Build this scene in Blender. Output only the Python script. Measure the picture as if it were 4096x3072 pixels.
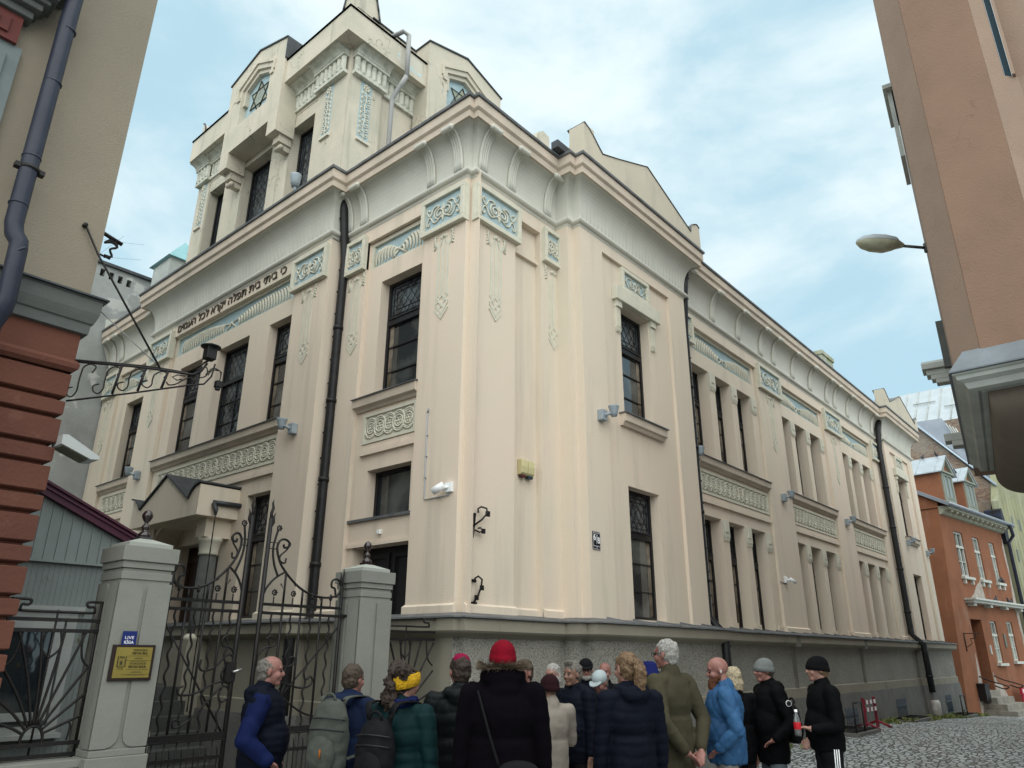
import bpy, bmesh, math, random
import numpy as np
from mathutils import Vector, Matrix, Euler, noise
random.seed(7)
for o in list(bpy.data.objects): bpy.data.objects.remove(o, do_unlink=True)
SC = bpy.context.scene
COL = SC.collection
PI = math.pi
R = math.radians

# ------------------------------------------------------------------ camera
CAM = Vector((-6.642, -6.593, 1.75))
yaw, pit, rol = R(40.9386), R(20.2784), R(0.3385)
fwd = Vector((math.cos(yaw)*math.cos(pit), math.sin(yaw)*math.cos(pit), math.sin(pit)))
rgt = Vector((math.sin(yaw), -math.cos(yaw), 0))
upv = rgt.cross(fwd)
r2 = rgt*math.cos(rol) + upv*math.sin(rol)
u2 = -rgt*math.sin(rol) + upv*math.cos(rol)
cd = bpy.data.cameras.new('camera'); cam = bpy.data.objects.new('camera', cd); COL.objects.link(cam)
cam.matrix_world = Matrix(((r2.x, u2.x, -fwd.x, CAM.x), (r2.y, u2.y, -fwd.y, CAM.y), (r2.z, u2.z, -fwd.z, CAM.z), (0, 0, 0, 1)))
cd.sensor_width = 36; cd.lens = 36*2924.67/4096; cd.clip_end = 2000; cd.clip_start = 0.05
SC.camera = cam
SC.render.engine = 'CYCLES'
SC.view_settings.view_transform = 'Standard'; SC.view_settings.look = 'None'
SC.view_settings.gamma = 1; SC.view_settings.exposure = 0.5
SC.render.resolution_x = 1024; SC.render.resolution_y = 768

# ------------------------------------------------------------------ sky and sun (thin bright overcast)
SUN_AZ, SUN_EL = R(222), R(52)            # direction towards the sun, azimuth ccw from +X
W = bpy.data.worlds.new('World'); SC.world = W; W.use_nodes = True
nt = W.node_tree; nt.nodes.clear(); N = nt.nodes.new; L = nt.links.new
out = N('ShaderNodeOutputWorld'); bg = N('ShaderNodeBackground'); L(bg.outputs[0], out.inputs[0])
sky = N('ShaderNodeTexSky'); sky.sky_type = 'NISHITA'; sky.sun_disc = False
sky.sun_elevation = SUN_EL; sky.sun_rotation = R(90) - SUN_AZ; sky.air_density = 1.0; sky.dust_density = 1.6; sky.ozone_density = 2.0
tc = N('ShaderNodeTexCoord'); mp = N('ShaderNodeMapping'); mp.inputs['Scale'].default_value = (1, 1, 2.1)
mp.inputs['Rotation'].default_value = (0, 0, R(25))
L(tc.outputs['Generated'], mp.inputs[0])
n1 = N('ShaderNodeTexNoise'); n1.inputs['Scale'].default_value = 2.7; n1.inputs['Detail'].default_value = 9; n1.inputs['Roughness'].default_value = 0.56
n1.inputs['Distortion'].default_value = 0.25
L(mp.outputs[0], n1.inputs['Vector'])
cr = N('ShaderNodeValToRGB'); cr.color_ramp.elements[0].position = 0.33; cr.color_ramp.elements[1].position = 0.66
cr.color_ramp.interpolation = 'EASE'
L(n1.outputs['Fac'], cr.inputs[0])
cl = N('ShaderNodeMixRGB'); cl.inputs[1].default_value = (3.7, 5.5, 6.4, 1); cl.inputs[2].default_value = (6.9, 7.8, 7.9, 1)
L(cr.outputs[0], cl.inputs[0])
mx = N('ShaderNodeMixRGB'); mx.inputs[0].default_value = 0.93
L(sky.outputs[0], mx.inputs[1]); L(cl.outputs[0], mx.inputs[2])
L(mx.outputs[0], bg.inputs[0]); bg.inputs[1].default_value = 0.1
sd = bpy.data.lights.new('sun', 'SUN'); sd.energy = 2.85; sd.angle = R(105); sd.color = (1.0, 0.96, 0.9)
so = bpy.data.objects.new('sun', sd); COL.objects.link(so)
so.rotation_euler = Vector((-math.cos(SUN_AZ)*math.cos(SUN_EL), -math.sin(SUN_AZ)*math.cos(SUN_EL), -math.sin(SUN_EL))).to_track_quat('-Z', 'Y').to_euler()

# ------------------------------------------------------------------ materials
MATS = {}
def mat(name, col, rough=0.8, col2=None, scale=3.0, detail=6, bump=0.0, bscale=40, spec=0.3, metal=0.0, lo=0.35, hi=0.65,
        streak=None, streak_s=(3, 3, .35), streak_lo=.5, streak_hi=.75, grit=None, gscale=30, glo=.55, ghi=.62, coat=0, bdist=0.02, crack=None, crack_s=1.2, sheen=0):
    if name in MATS: return MATS[name]
    m = bpy.data.materials.new(name); m.use_nodes = True; t = m.node_tree; nd = t.nodes; ln = t.links
    b = nd['Principled BSDF']; b.inputs['Roughness'].default_value = rough; b.inputs['Metallic'].default_value = metal
    b.inputs['Specular IOR Level'].default_value = spec
    if coat: b.inputs['Coat Weight'].default_value = coat
    if sheen: b.inputs['Sheen Weight'].default_value = sheen
    c = (*col, 1); g = nd.new('ShaderNodeNewGeometry'); cur = None
    def noise_fac(sc, det, lo_, hi_, vec=None, rg=.55):
        n = nd.new('ShaderNodeTexNoise'); n.inputs['Scale'].default_value = sc; n.inputs['Detail'].default_value = det; n.inputs['Roughness'].default_value = rg
        ln.new(vec or g.outputs['Position'], n.inputs['Vector'])
        r = nd.new('ShaderNodeMapRange'); r.inputs[1].default_value = lo_; r.inputs[2].default_value = hi_
        ln.new(n.outputs['Fac'], r.inputs[0]); return r.outputs[0]
    def mixc(fac, colr):
        nonlocal cur
        x = nd.new('ShaderNodeMixRGB'); ln.new(fac, x.inputs[0])
        if cur is None: x.inputs[1].default_value = c
        else: ln.new(cur, x.inputs[1])
        x.inputs[2].default_value = (*colr, 1); cur = x.outputs[0]
    if col2: mixc(noise_fac(scale, detail, lo, hi), col2)
    if streak:
        mpn = nd.new('ShaderNodeMapping'); mpn.inputs['Scale'].default_value = streak_s; ln.new(g.outputs['Position'], mpn.inputs[0])
        mixc(noise_fac(1.0, 6, streak_lo, streak_hi, mpn.outputs[0], .6), streak)
    if grit: mixc(noise_fac(gscale, 3, glo, ghi), grit)
    if crack:
        v = nd.new('ShaderNodeTexVoronoi'); v.feature = 'DISTANCE_TO_EDGE'; v.inputs['Scale'].default_value = crack_s
        nz = nd.new('ShaderNodeTexNoise'); nz.inputs['Scale'].default_value = 3.5; nz.inputs['Detail'].default_value = 6
        ln.new(g.outputs['Position'], nz.inputs['Vector'])
        va = nd.new('ShaderNodeVectorMath'); va.operation = 'ADD'; ln.new(g.outputs['Position'], va.inputs[0]); ln.new(nz.outputs['Color'], va.inputs[1])
        ln.new(va.outputs[0], v.inputs['Vector'])
        r = nd.new('ShaderNodeMapRange'); r.inputs[1].default_value = 0.0; r.inputs[2].default_value = 0.012; r.inputs[3].default_value = 1; r.inputs[4].default_value = 0
        ln.new(v.outputs['Distance'], r.inputs[0])
        mul = nd.new('ShaderNodeMath'); mul.operation = 'MULTIPLY'; ln.new(r.outputs[0], mul.inputs[0])
        ln.new(noise_fac(1.1, 2, .5, .6), mul.inputs[1]); mixc(mul.outputs[0], crack)
    if cur is not None: ln.new(cur, b.inputs['Base Color'])
    else: b.inputs['Base Color'].default_value = c
    if bump:
        n = nd.new('ShaderNodeTexNoise'); n.inputs['Scale'].default_value = bscale; n.inputs['Detail'].default_value = 5
        ln.new(g.outputs['Position'], n.inputs['Vector'])
        bp = nd.new('ShaderNodeBump'); bp.inputs['Strength'].default_value = bump; bp.inputs['Distance'].default_value = bdist
        ln.new(n.outputs['Fac'], bp.inputs['Height']); ln.new(bp.outputs[0], b.inputs['Normal'])
    MATS[name] = m; return m

M_WALL = mat('wall_stucco', (.70, .585, .475), .92, (.65, .58, .47), .35, bump=.25, bscale=60, streak=(.50, .445, .36), streak_s=(2.6, 2.6, .25), streak_lo=.53, streak_hi=.82)
M_COVE = mat('cove_stucco', (.60, .595, .53), .9, (.55, .545, .485), 2.0, bump=.2, bscale=40, streak=(.45, .47, .40), streak_s=(5, 5, .5), streak_lo=.6, streak_hi=.8)
M_TRIM = mat('trim_plaster', (.63, .605, .50), .88, (.56, .545, .45), 5.0, bump=.15, bscale=50)
M_EAVE = mat('eave_plaster', (.58, .49, .40), .9, (.48, .42, .34), 2.5, bump=.15)
M_BLUE = mat('blue_ground', (.38, .49, .51), .85, (.33, .44, .47), 6.0, bump=.15)
M_TOWER = mat('weathered_stucco', (.60, .54, .44), .93, (.50, .47, .38), 1.4, bump=.3, bscale=25, streak=(.38, .36, .29), streak_s=(4, 4, .4), streak_lo=.56, streak_hi=.74, crack=(.12, .11, .09), crack_s=.9)
M_FLUTE = mat('peeling_stucco', (.60, .60, .52), .93, (.42, .43, .36), 6.0, lo=.45, hi=.62, bump=.4, bscale=30)
M_PEEL = mat('peeled_paint', (.58, .55, .46), .93, (.50, .60, .58), 3.0, lo=.50, hi=.53, bump=.5, bscale=14, crack=(.2, .18, .15), crack_s=4)
M_PLCAP = mat('plinth_cap_stucco', (.28, .26, .205), .9, (.24, .22, .175), 1.5, bump=.2, streak=(.16, .15, .12), streak_s=(3, 3, .3), streak_lo=.62, streak_hi=.8)
M_ROUGH = mat('roughcast', (.36, .35, .31), .95, (.29, .285, .25), 1.0, bump=.8, bscale=65, grit=(.16, .155, .135), gscale=60, glo=.48, ghi=.60, bdist=.03)
M_STONE = mat('plinth_stone', (.18, .18, .168), .92, (.135, .132, .122), 2.2, bump=.5, bscale=40, grit=(.26, .25, .23), gscale=90, glo=.58, ghi=.66)
M_FLASH = mat('lead_flashing', (.10, .105, .11), .6, (.16, .165, .17), 3.0, bump=.2, bscale=12, metal=.3)
M_DARKMET = mat('dark_roof_metal', (.07, .075, .08), .5, (.045, .05, .055), 4, metal=.3)
M_IRON = mat('black_iron', (.008, .008, .009), .5, (.016, .013, .012), 20, spec=.28, bump=.2, bscale=80)
M_PIPE = mat('black_pipe', (.010, .010, .011), .5, (.018, .018, .019), 6, spec=.3, bump=.35, bscale=9)
M_FRAME = mat('black_window_frame', (.012, .012, .014), .45)
M_GLASS = mat('window_glass', (.018, .024, .028), .04, spec=.9, col2=(.10, .11, .105), scale=1.1, lo=.45, hi=.62, bump=.03, bscale=3)  # paler noise patches in the colour imitate uneven reflections in the panes
M_LEADED = mat('leaded_glass', (.02, .024, .028), .15, spec=.8, col2=(.09, .11, .12), scale=9, bump=.5, bscale=14)
M_CURT = mat('curtain', (.22, .18, .13), .9, (.12, .10, .08), 8)
M_WHITE = mat('white_plastic', (.78, .80, .80), .4)
M_GREYP = mat('grey_plastic', (.30, .35, .38), .45, (.24, .28, .31), 8)
M_GATEP = mat('pillar_paint', (.225, .228, .20), .75, (.195, .20, .175), 3, bump=.15, bscale=30, streak=(.14, .155, .135), streak_s=(5, 5, .5), streak_lo=.6, streak_hi=.8)
M_DPIPE = mat('blue_grey_pipe', (.020, .024, .042), .45, (.028, .033, .05), 5, spec=.3, bump=.2, bscale=6)
M_LWALL = mat('left_house_stucco', (.26, .225, .17), .92, (.23, .20, .155), 1.0, bump=.25, bscale=60)
M_LRUST = mat('left_house_rustication', (.135, .052, .034), .88, (.11, .043, .03), 1.6, bump=.3, bscale=30, streak=(.18, .085, .06), streak_s=(3, 3, 3), streak_lo=.62, streak_hi=.8)
M_LTRIM = mat('left_house_trim', (.085, .092, .088), .75, (.11, .118, .11), 3, bump=.15)
M_RWALL = mat('right_house_brown', (.26, .165, .115), .92, (.225, .145, .105), 1.3, bump=.25, bscale=50, crack=(.20, .125, .09), crack_s=1.1)
M_RWALL2 = mat('right_house_pink', (.31, .225, .17), .92, (.275, .20, .155), 1.6, bump=.25, bscale=50, crack=(.24, .17, .13), crack_s=1.2)
M_RTRIM = mat('right_house_trim', (.46, .49, .46), .8, (.36, .38, .36), 2, bump=.2)
M_RCORB = mat('right_house_corbel', (.19, .16, .13), .85, (.15, .125, .10), 1.2, bump=.15)
M_ZINC = mat('zinc_roof', (.30, .33, .37), .42, (.24, .27, .31), 2, metal=.45, bump=.1, bscale=4)
M_ORANGE = mat('orange_stucco', (.25, .10, .050), .92, (.20, .082, .043), 1.4, bump=.35, bscale=22, streak=(.27, .15, .105), streak_s=(1.5, 1.5, .5), streak_lo=.6, streak_hi=.8)
M_ORSH = mat('orange_patch', (.45, .40, .35), .95, (.30, .27, .24), 5, bump=.5)
M_PARTY = mat('old_grey_plaster', (.37, .39, .38), .95, (.27, .28, .27), .9, detail=9, bump=.45, bscale=18, grit=(.48, .49, .46), gscale=1.3, glo=.6, ghi=.64, streak=(.17, .17, .155), streak_s=(1.2, 1.2, .25), streak_lo=.55, streak_hi=.8)

# ------------------------------------------------------------------ helpers
def wpos(p):
    v = Vector((0, 0, 0))
    while p is not None: v += p.location; p = p.parent
    return v
class MB:
    def __init__(s): s.v = []; s.f = []; s.sm = []
    def add(s, vs, fs, smooth=False):
        o = len(s.v); s.v += [tuple(v) for v in vs]; s.f += [tuple(i+o for i in f) for f in fs]; s.sm += [smooth]*len(fs); return s
    def box(s, a, b):
        x0, y0, z0 = a; x1, y1, z1 = b
        return s.add([(x0,y0,z0),(x1,y0,z0),(x1,y1,z0),(x0,y1,z0),(x0,y0,z1),(x1,y0,z1),(x1,y1,z1),(x0,y1,z1)],
                     [(0,3,2,1),(4,5,6,7),(0,1,5,4),(1,2,6,5),(2,3,7,6),(3,0,4,7)])
    def tube(s, pts, r, n=6, cap=True, smooth=True, flat=None):
        pts = [Vector(p) for p in pts]; m = len(pts)
        if m < 2: return s
        rs = r if hasattr(r, '__len__') else [r]*m
        vs = []; fs = []; prev = None
        for i, p in enumerate(pts):
            t = (pts[min(i+1, m-1)] - pts[max(i-1, 0)])
            if t.length < 1e-9: t = Vector((0, 0, 1))
            t.normalize()
            if prev is None:
                a = Vector((0, 0, 1)) if abs(t.z) < .9 else Vector((1, 0, 0))
                nx = t.cross(a).normalized()
            else:
                nx = (prev - t*prev.dot(t))
                nx = nx.normalized() if nx.length > 1e-6 else t.orthogonal().normalized()
            prev = nx; ny = t.cross(nx)
            for k in range(n):
                an = 2*PI*k/n + (PI/n if n == 4 else 0)
                vs.append(p + (nx*math.cos(an) + ny*math.sin(an))*rs[i])
        for i in range(m-1):
            for k in range(n):
                a = i*n+k; b = i*n+(k+1) % n; fs.append((a, b, b+n, a+n))
        if cap: fs.append(tuple(range(n))[::-1]); fs.append(tuple(range((m-1)*n, m*n)))
        return s.add(vs, fs, smooth)
    def lathe(s, prof, c, n=20, axis='z', smooth=True, arc=2*PI):
        vs = []; fs = []; full = abs(arc-2*PI) < 1e-6; k = n if full else n+1
        for r, h in prof:
            for i in range(k):
                a = arc*i/n
                if axis == 'z': vs.append((c[0]+r*math.cos(a), c[1]+r*math.sin(a), c[2]+h))
                elif axis == 'y': vs.append((c[0]+r*math.cos(a), c[1]+h, c[2]+r*math.sin(a)))
                else: vs.append((c[0]+h, c[1]+r*math.cos(a), c[2]+r*math.sin(a)))
        for j in range(len(prof)-1):
            for i in range(n):
                a = j*k+i; b = j*k+(i+1) % k; fs.append((a, b, b+k, a+k))
        return s.add(vs, fs, smooth)
    def ball(s, c, r, n=10, m=7, sc=(1, 1, 1)):
        vs = []; fs = []
        for j in range(m+1):
            t = PI*j/m
            for i in range(n):
                a = 2*PI*i/n; vs.append((c[0]+r*sc[0]*math.sin(t)*math.cos(a), c[1]+r*sc[1]*math.sin(t)*math.sin(a), c[2]+r*sc[2]*math.cos(t)))
        for j in range(m):
            for i in range(n):
                a = j*n+i; b = j*n+(i+1) % n; fs.append((a, b, b+n, a+n))
        return s.add(vs, fs, True)
    def poly(s, F, pts, o0, o1):
        """prism: outline pts (u,z) on face F from depth o0 to o1"""
        n = len(pts); vs = [F(u, z, o0) for u, z in pts] + [F(u, z, o1) for u, z in pts]
        fs = [tuple(range(n)), tuple(range(2*n-1, n-1, -1))] + [(i, (i+1) % n, (i+1) % n+n, i+n) for i in range(n)]
        return s.add(vs, fs)
    def fbox(s, F, u0, u1, z0, z1, o0, o1): return s.poly(F, [(u0, z0), (u1, z0), (u1, z1), (u0, z1)], o0, o1)
    def build(s, name, m, parent=None, bevel=0, local=False, smooth=None, weld=False):
        me = bpy.data.meshes.new(name)
        off = Vector((0, 0, 0)) if (local or parent is None) else wpos(parent)
        me.from_pydata([(v[0]-off.x, v[1]-off.y, v[2]-off.z) for v in s.v], [], s.f)
        me.polygons.foreach_set('use_smooth', s.sm if smooth is None else [smooth]*len(s.f))
        bm = bmesh.new(); bm.from_mesh(me)
        if weld: bmesh.ops.remove_doubles(bm, verts=bm.verts, dist=1e-4)
        bmesh.ops.recalc_face_normals(bm, faces=bm.faces); bm.to_mesh(me); bm.free()
        me.materials.append(m)
        o = bpy.data.objects.new(name, me); COL.objects.link(o)
        if parent: o.parent = parent
        if bevel:
            b = o.modifiers.new('bevel', 'BEVEL'); b.width = bevel; b.segments = 2; b.limit_method = 'ANGLE'; b.angle_limit = R(40)
        return o
def tag(o, label=None, cat=None, group=None, kind=None):
    if label: o['label'] = label
    if cat: o['category'] = cat
    if group: o['group'] = group
    if kind: o['kind'] = kind
    return o
def empty(name, loc, label=None, cat=None, group=None, rz=0):
    o = bpy.data.objects.new(name, None); COL.objects.link(o); o.location = loc; o.rotation_euler = (0, 0, rz)
    o.empty_display_size = .2
    return tag(o, label, cat, group)
FR = lambda u, z, o: (u, -o, z)            # right street facade, faces -Y
FL = lambda u, z, o: (-o, u, z)            # left courtyard facade, faces -X
def wall(mb, F, u0, u1, z0, z1, o, d, holes=(), sides=True):
    """front sheet with rectangular holes (u0,u1,z0,z1[,depth]) and their reveals"""
    us = sorted({u0, u1, *[h[0] for h in holes], *[h[1] for h in holes]}); zs = sorted({z0, z1, *[h[2] for h in holes], *[h[3] for h in holes]})
    us = [u for u in us if u0 <= u <= u1]; zs = [z for z in zs if z0 <= z <= z1]
    for i in range(len(us)-1):
        for j in range(len(zs)-1):
            cu = (us[i]+us[i+1])/2; cz = (zs[j]+zs[j+1])/2
            if any(h[0] < cu < h[1] and h[2] < cz < h[3] for h in holes): continue
            mb.add([F(us[i], zs[j], o), F(us[i+1], zs[j], o), F(us[i+1], zs[j+1], o), F(us[i], zs[j+1], o)], [(0, 1, 2, 3)])
    def ring(a, b, c, e, dd):
        A = [F(a, c, o), F(b, c, o), F(b, e, o), F(a, e, o)]; B = [F(a, c, o-dd), F(b, c, o-dd), F(b, e, o-dd), F(a, e, o-dd)]
        mb.add(A+B, [(k, (k+1) % 4, (k+1) % 4+4, k+4) for k in range(4)])
    for h in holes: ring(h[0], h[1], h[2], h[3], h[4] if len(h) > 4 else d)
    if sides: ring(u0, u1, z0, z1, d)
    return mb
def offs(path, d):
    """offset an axis-aligned polyline outwards (left of travel direction is inside)"""
    n = len(path); dirs = []
    for i in range(n-1):
        a, b = Vector(path[i]), Vector(path[i+1]); t = (b-a).normalized(); dirs.append(Vector((t.y, -t.x)))
    res = []
    for i, p in enumerate(path):
        if i == 0: q = dirs[0]
        elif i == n-1: q = dirs[-1]
        else:
            a, b = dirs[i-1], dirs[i]; q = (a+b)/(1+a.dot(b)) if a.dot(b) > -.99 else a
        res.append((p[0]+q.x*d, p[1]+q.y*d))
    return res
def sweep(mb, path, prof, smooth=False, caps=True):
    rows = [[(x, y, z) for x, y in offs(path, o)] for o, z in prof]
    n = len(path)
    for j in range(len(prof)-1):
        for i in range(n-1):
            mb.add([rows[j][i], rows[j][i+1], rows[j+1][i+1], rows[j+1][i]], [(0, 1, 2, 3)], smooth)
    if caps:
        for k in (0, n-1): mb.add([r[k] for r in rows], [tuple(range(len(rows)))])
    return mb
def smooth_pts(pts, k=6):
    """Catmull-Rom through points"""
    P = [Vector(p) for p in pts]; out = []
    for i in range(len(P)-1):
        p0 = P[max(i-1, 0)]; p1 = P[i]; p2 = P[i+1]; p3 = P[min(i+2, len(P)-1)]
        for j in range(k):
            t = j/k; out.append(.5*((2*p1) + (p2-p0)*t + (2*p0-5*p1+4*p2-p3)*t*t + (-p0+3*p1-3*p2+p3)*t**3))
    out.append(P[-1]); return out
def text_mesh(name, body, size, F, u, z, o, m, parent, extrude=.006, mirror=False, align='LEFT', bold=0, shear=0, width=None):
    cu = bpy.data.curves.new(name, 'FONT'); cu.body = body; cu.size = size; cu.extrude = extrude; cu.align_x = align; cu.offset = bold; cu.shear = shear
    cu.resolution_u = 3
    ob = bpy.data.objects.new(name, cu); COL.objects.link(ob)
    dg = bpy.context.evaluated_depsgraph_get(); me = bpy.data.meshes.new_from_object(ob.evaluated_get(dg))
    bpy.data.objects.remove(ob, do_unlink=True)
    k = 1
    if width and len(me.vertices):
        xs = [v.co.x for v in me.vertices]; k = width/(max(xs)-min(xs))
    off = wpos(parent) if parent else Vector((0, 0, 0))
    for v in me.vertices:
        a = v.co.x*k*(-1 if mirror else 1); p = F(u+a, z+v.co.y, o+v.co.z); v.co = Vector(p)-off
    me.name = name; me.materials.clear(); me.materials.append(m)
    if mirror: me.flip_normals()
    r = bpy.data.objects.new(name, me); COL.objects.link(r); r.parent = parent; return r

# ================================================================== ornaments
def scroll_motif(mb, F, uc, zc, w, h, o):
    for s in (-1, 1):
        sp = []
        for k in range(22):
            a = k/21*3.6*PI; r_ = (.16 - .125*k/21)*h*1.9
            sp.append(F(uc + s*(.11*w + r_*math.cos(a+PI*.5)*-1), zc - .02*h + r_*math.sin(a+PI*.5), o+.012))
        mb.tube(sp, .035*h, 5)
        arm = [(.10, .30), (.2, .36), (.29, .28), (.33, .10), (.37, .02), (.42, .10), (.45, .26), (.41, .33), (.38, .24)]
        mb.tube([F(uc+s*a*w, zc+b*h, o+.012) for a, b in [(p.x, p.y) for p in smooth_pts([(x, y, 0) for x, y in arm], 3)]], .034*h, 5)
        arm = [(.10, -.24), (.2, -.36), (.28, -.30), (.33, -.12), (.38, -.04), (.43, -.14), (.46, -.32), (.41, -.38), (.39, -.28)]
        mb.tube([F(uc+s*a*w, zc+b*h, o+.012) for a, b in [(p.x, p.y) for p in smooth_pts([(x, y, 0) for x, y in arm], 3)]], .034*h, 5)
    mb.poly(F, [(uc-.05*w, zc+.1*h), (uc, zc+.36*h), (uc+.05*w, zc+.1*h)], o, o+.02)
    mb.poly(F, [(uc-.05*w, zc-.16*h), (uc+.05*w, zc-.16*h), (uc, zc-.4*h)], o, o+.02)
def frame_rect(mb, F, u0, u1, z0, z1, t, o0, o1):
    mb.fbox(F, u0, u1, z0, z0+t, o0, o1); mb.fbox(F, u0, u1, z1-t, z1, o0, o1)
    mb.fbox(F, u0, u0+t, z0+t, z1-t, o0, o1); mb.fbox(F, u1-t, u1, z0+t, z1-t, o0, o1)
def palm(mb, F, u0, u1, z0, z1, o):
    uc = (u0+u1)/2; hw = (u1-u0)/2; h = z1-z0
    for s in (-1, 1):
        spine = lambda t: (uc + s*hw*(.03+.88*t), z0 + h*(.42 + .42*math.sin(min(1, t*1.25)*PI*.62)))
        mb.tube([F(*spine(k/12), o+.01) for k in range(13)], [.018-.008*k/12 for k in range(13)], 5)
        n = max(7, int(hw/.115))
        for k in range(n):
            t = .10+.9*k/n; a, b = spine(t); ln = h*(.34+.44*min(1, t*1.6)); pts = []
            for q in range(6):
                w = q/5; pts.append(F(a + s*(.17*h+.10*h*t)*math.sin(w*PI*.62) - s*.12*h*w*w*(1-t), max(z0+.02, b - ln*w**1.25), o+.010+.008*math.sin(w*PI)))
            mb.tube(pts, [.026, .030, .029, .025, .018, .008], 5)
    mb.ball(F(uc, z0+.42*h, o+.01), .035, 8, 6)
    for s in (-1, 1):
        for d in (.0, .05):
            mb.tube([F(uc, z0+.42*h, o+.012), F(uc+s*.10, z0+(.28-d)*h, o+.014), F(uc+s*.17, z0+(.10+d)*h, o+.01)], [.016, .014, .01], 5)
def rosettes(mb, F, u0, u1, z0, z1, o, pitch=.2):
    h = z1-z0; n = max(2, round((u1-u0-.1)/pitch)); p = (u1-u0)/n; zc = (z0+z1)/2; r0 = h*.44
    for i in range(n):
        u = u0 + p*(i+.5)
        for rr, tr, dz in ((r0, .018, .0), (r0*.80, .012, 0), (r0*.56, .016, 0)):
            mb.tube([F(u+min(rr, p*.62)*math.cos(a), zc+rr*math.sin(a), o+.012+.004*(i % 2)) for a in [2*PI*k/14 for k in range(15)]], tr, 4, cap=False)
        mb.ball(F(u, zc, o+.012), .022, 6, 4)
        for k in range(6):
            a = 2*PI*k/6; mb.ball(F(u+r0*.31*math.cos(a), zc+r0*.31*math.sin(a), o+.008), .020, 5, 4)
def pil_ornament(mb, F, uc, zt, o, half=None):
    """three thin bands with leaves on top and an interlaced diamond below"""
    for k in ((-1, 0, 1) if half is None else (-1, 0)):
        mb.fbox(F, uc+k*.095-.027, uc+k*.095+.027, zt-1.06, zt-.22-(.0 if k else -.10), o-.01, o+.011)
    if half is None:
        for s in (-1, 1):
            mb.poly(F, [(uc+s*.005, zt-.05), (uc+s*.045, zt-.05), (uc+s*.13, zt-.22), (uc+s*.08, zt-.22)], o-.01, o+.012)
            mb.poly(F, [(uc+s*.12, zt-.24), (uc+s*.20, zt-.12), (uc+s*.16, zt-.09), (uc+s*.08, zt-.22)], o-.01, o+.010)
    for s in ((-1, 1) if half is None else (-1,)):
        for k in range(5): mb.tube([F(uc+s*(.15+.01*k), zt-.02-.045*k, o), F(uc+s*(.19+.01*(k % 2)), zt+.0-.05*k, o+.012), F(uc+s*.215, zt-.03-.05*k, o)], [.012, .018, .008], 5)
        mb.tube([F(uc+s*.18, zt-.22, o+.003), F(uc+s*.19, zt-.0, o+.008), F(uc+s*.235, zt+.03, o+.006)], [.016, .02, .006], 5)
    for a in (-.045, 0, .045): mb.ball(F(uc+a, zt-.055+.02*(a == 0), o), .034, 7, 5, (1, 1, 1.15))
    zb = zt-1.06
    def bar(u0, z0, u1, z1, t, oo):
        d = Vector((u1-u0, z1-z0)).normalized(); n = Vector((d.y, -d.x))*t
        mb.poly(F, [(uc+u0+n.x, zb+z0+n.y), (uc+u1+n.x, zb+z1+n.y), (uc+u1-n.x, zb+z1-n.y), (uc+u0-n.x, zb+z0-n.y)], o-.01, oo)
    t = .019
    bar(-.125, .0, .07, -.22, t, o+.010); bar(.125, .0, -.07, -.22, t, o+.013); bar(-.125, -.12, -.0, .02, t, o+.0115); bar(.125, -.12, .0, .02, t, o+.0125)
    bar(-.125, -.13, .01, -.30, t, o+.0145); bar(.13, -.21, .0, -.36, t, o+.0105); bar(-.13, -.21, .012, -.37, t, o+.0155); bar(.125, -.13, -.03, -.30, t, o+.0095)
def bracket(mb, F, uc, o):
    """fluted console following the cove"""
    c = cove_curve(9)
    for k in range(4):
        u = uc-.066+.044*k
        mb.tube([F(u, z, o+d+.030) for d, z in c], [.027]*len(c), 6)
    mb.poly(lambda a, b, q: F(uc-.075+.15*q, b, a), [(o+d+.034, z) for d, z in c]+[(o+d-.03, z) for d, z in c[::-1]], 0, 1)
    d, z = c[-1]
    for k in range(5): mb.ball(F(uc-.088+.044*k, z-.03, o+d+.035), .048, 7, 6)
    mb.tube([F(uc-.1, z-.01, o+d+.025), F(uc+.1, z-.01, o+d+.025)], .032, 8)
def cove_curve(n):
    """(out, z) along the cavetto from the roll up to the fascia"""
    out = []
    for k in range(n):
        t = k/(n-1); a = t*PI/2
        out.append((.02 + .27*(1-math.cos(a))**1.15, 8.74 + .66*math.sin(a)**.95))
    return out

# ================================================================== the synagogue
SY = empty('synagogue', (4, 4, 0), 'large cream corner building with coved cornice, blue relief panels and a corner tower', 'synagogue')
# ground heights
def gz(x, y=0):
    t = max(0.0, x-11.5)
    return -0.024*t if t < 16 else -0.024*16
PLAN = [(0, 13.25), (0, 10.0), (-.28, 10.0), (-.28, 3.12), (0, 3.12), (0, .096), (.096, .096), (.096, 0), (2.08, 0), (2.08, -.25), (2.227, -.25), (2.227, -.406),
        (5.85, -.406), (5.85, -.2), (19.8, -.2), (19.8, -.406), (23.4, -.406), (23.4, .8)]
PLINTH = PLAN

# -- unseen solid core added behind every wall to block light
m = MB()
m.box((.42, .42, -.6), (23.2, 13.2, 9.6)); m.box((.14, 3.4, 1.0), (1, 9.8, 9.6)); m.box((.05, 3.35, 9.5), (5.0, 8.7, 13.2))
m.build('light_block_core', M_WALL, SY)

# -- walls
m = MB(); HOLES_L = [(1.11, 2.09, 5.5, 7.51), (1.11, 2.1, 3.6, 4.32), (1.01, 2.30, 1.0, 3.19)]
DW = .24
def reg(F, o, hl): return [(h[0], h[1], h[2], h[3], DW) for h in hl]
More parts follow.
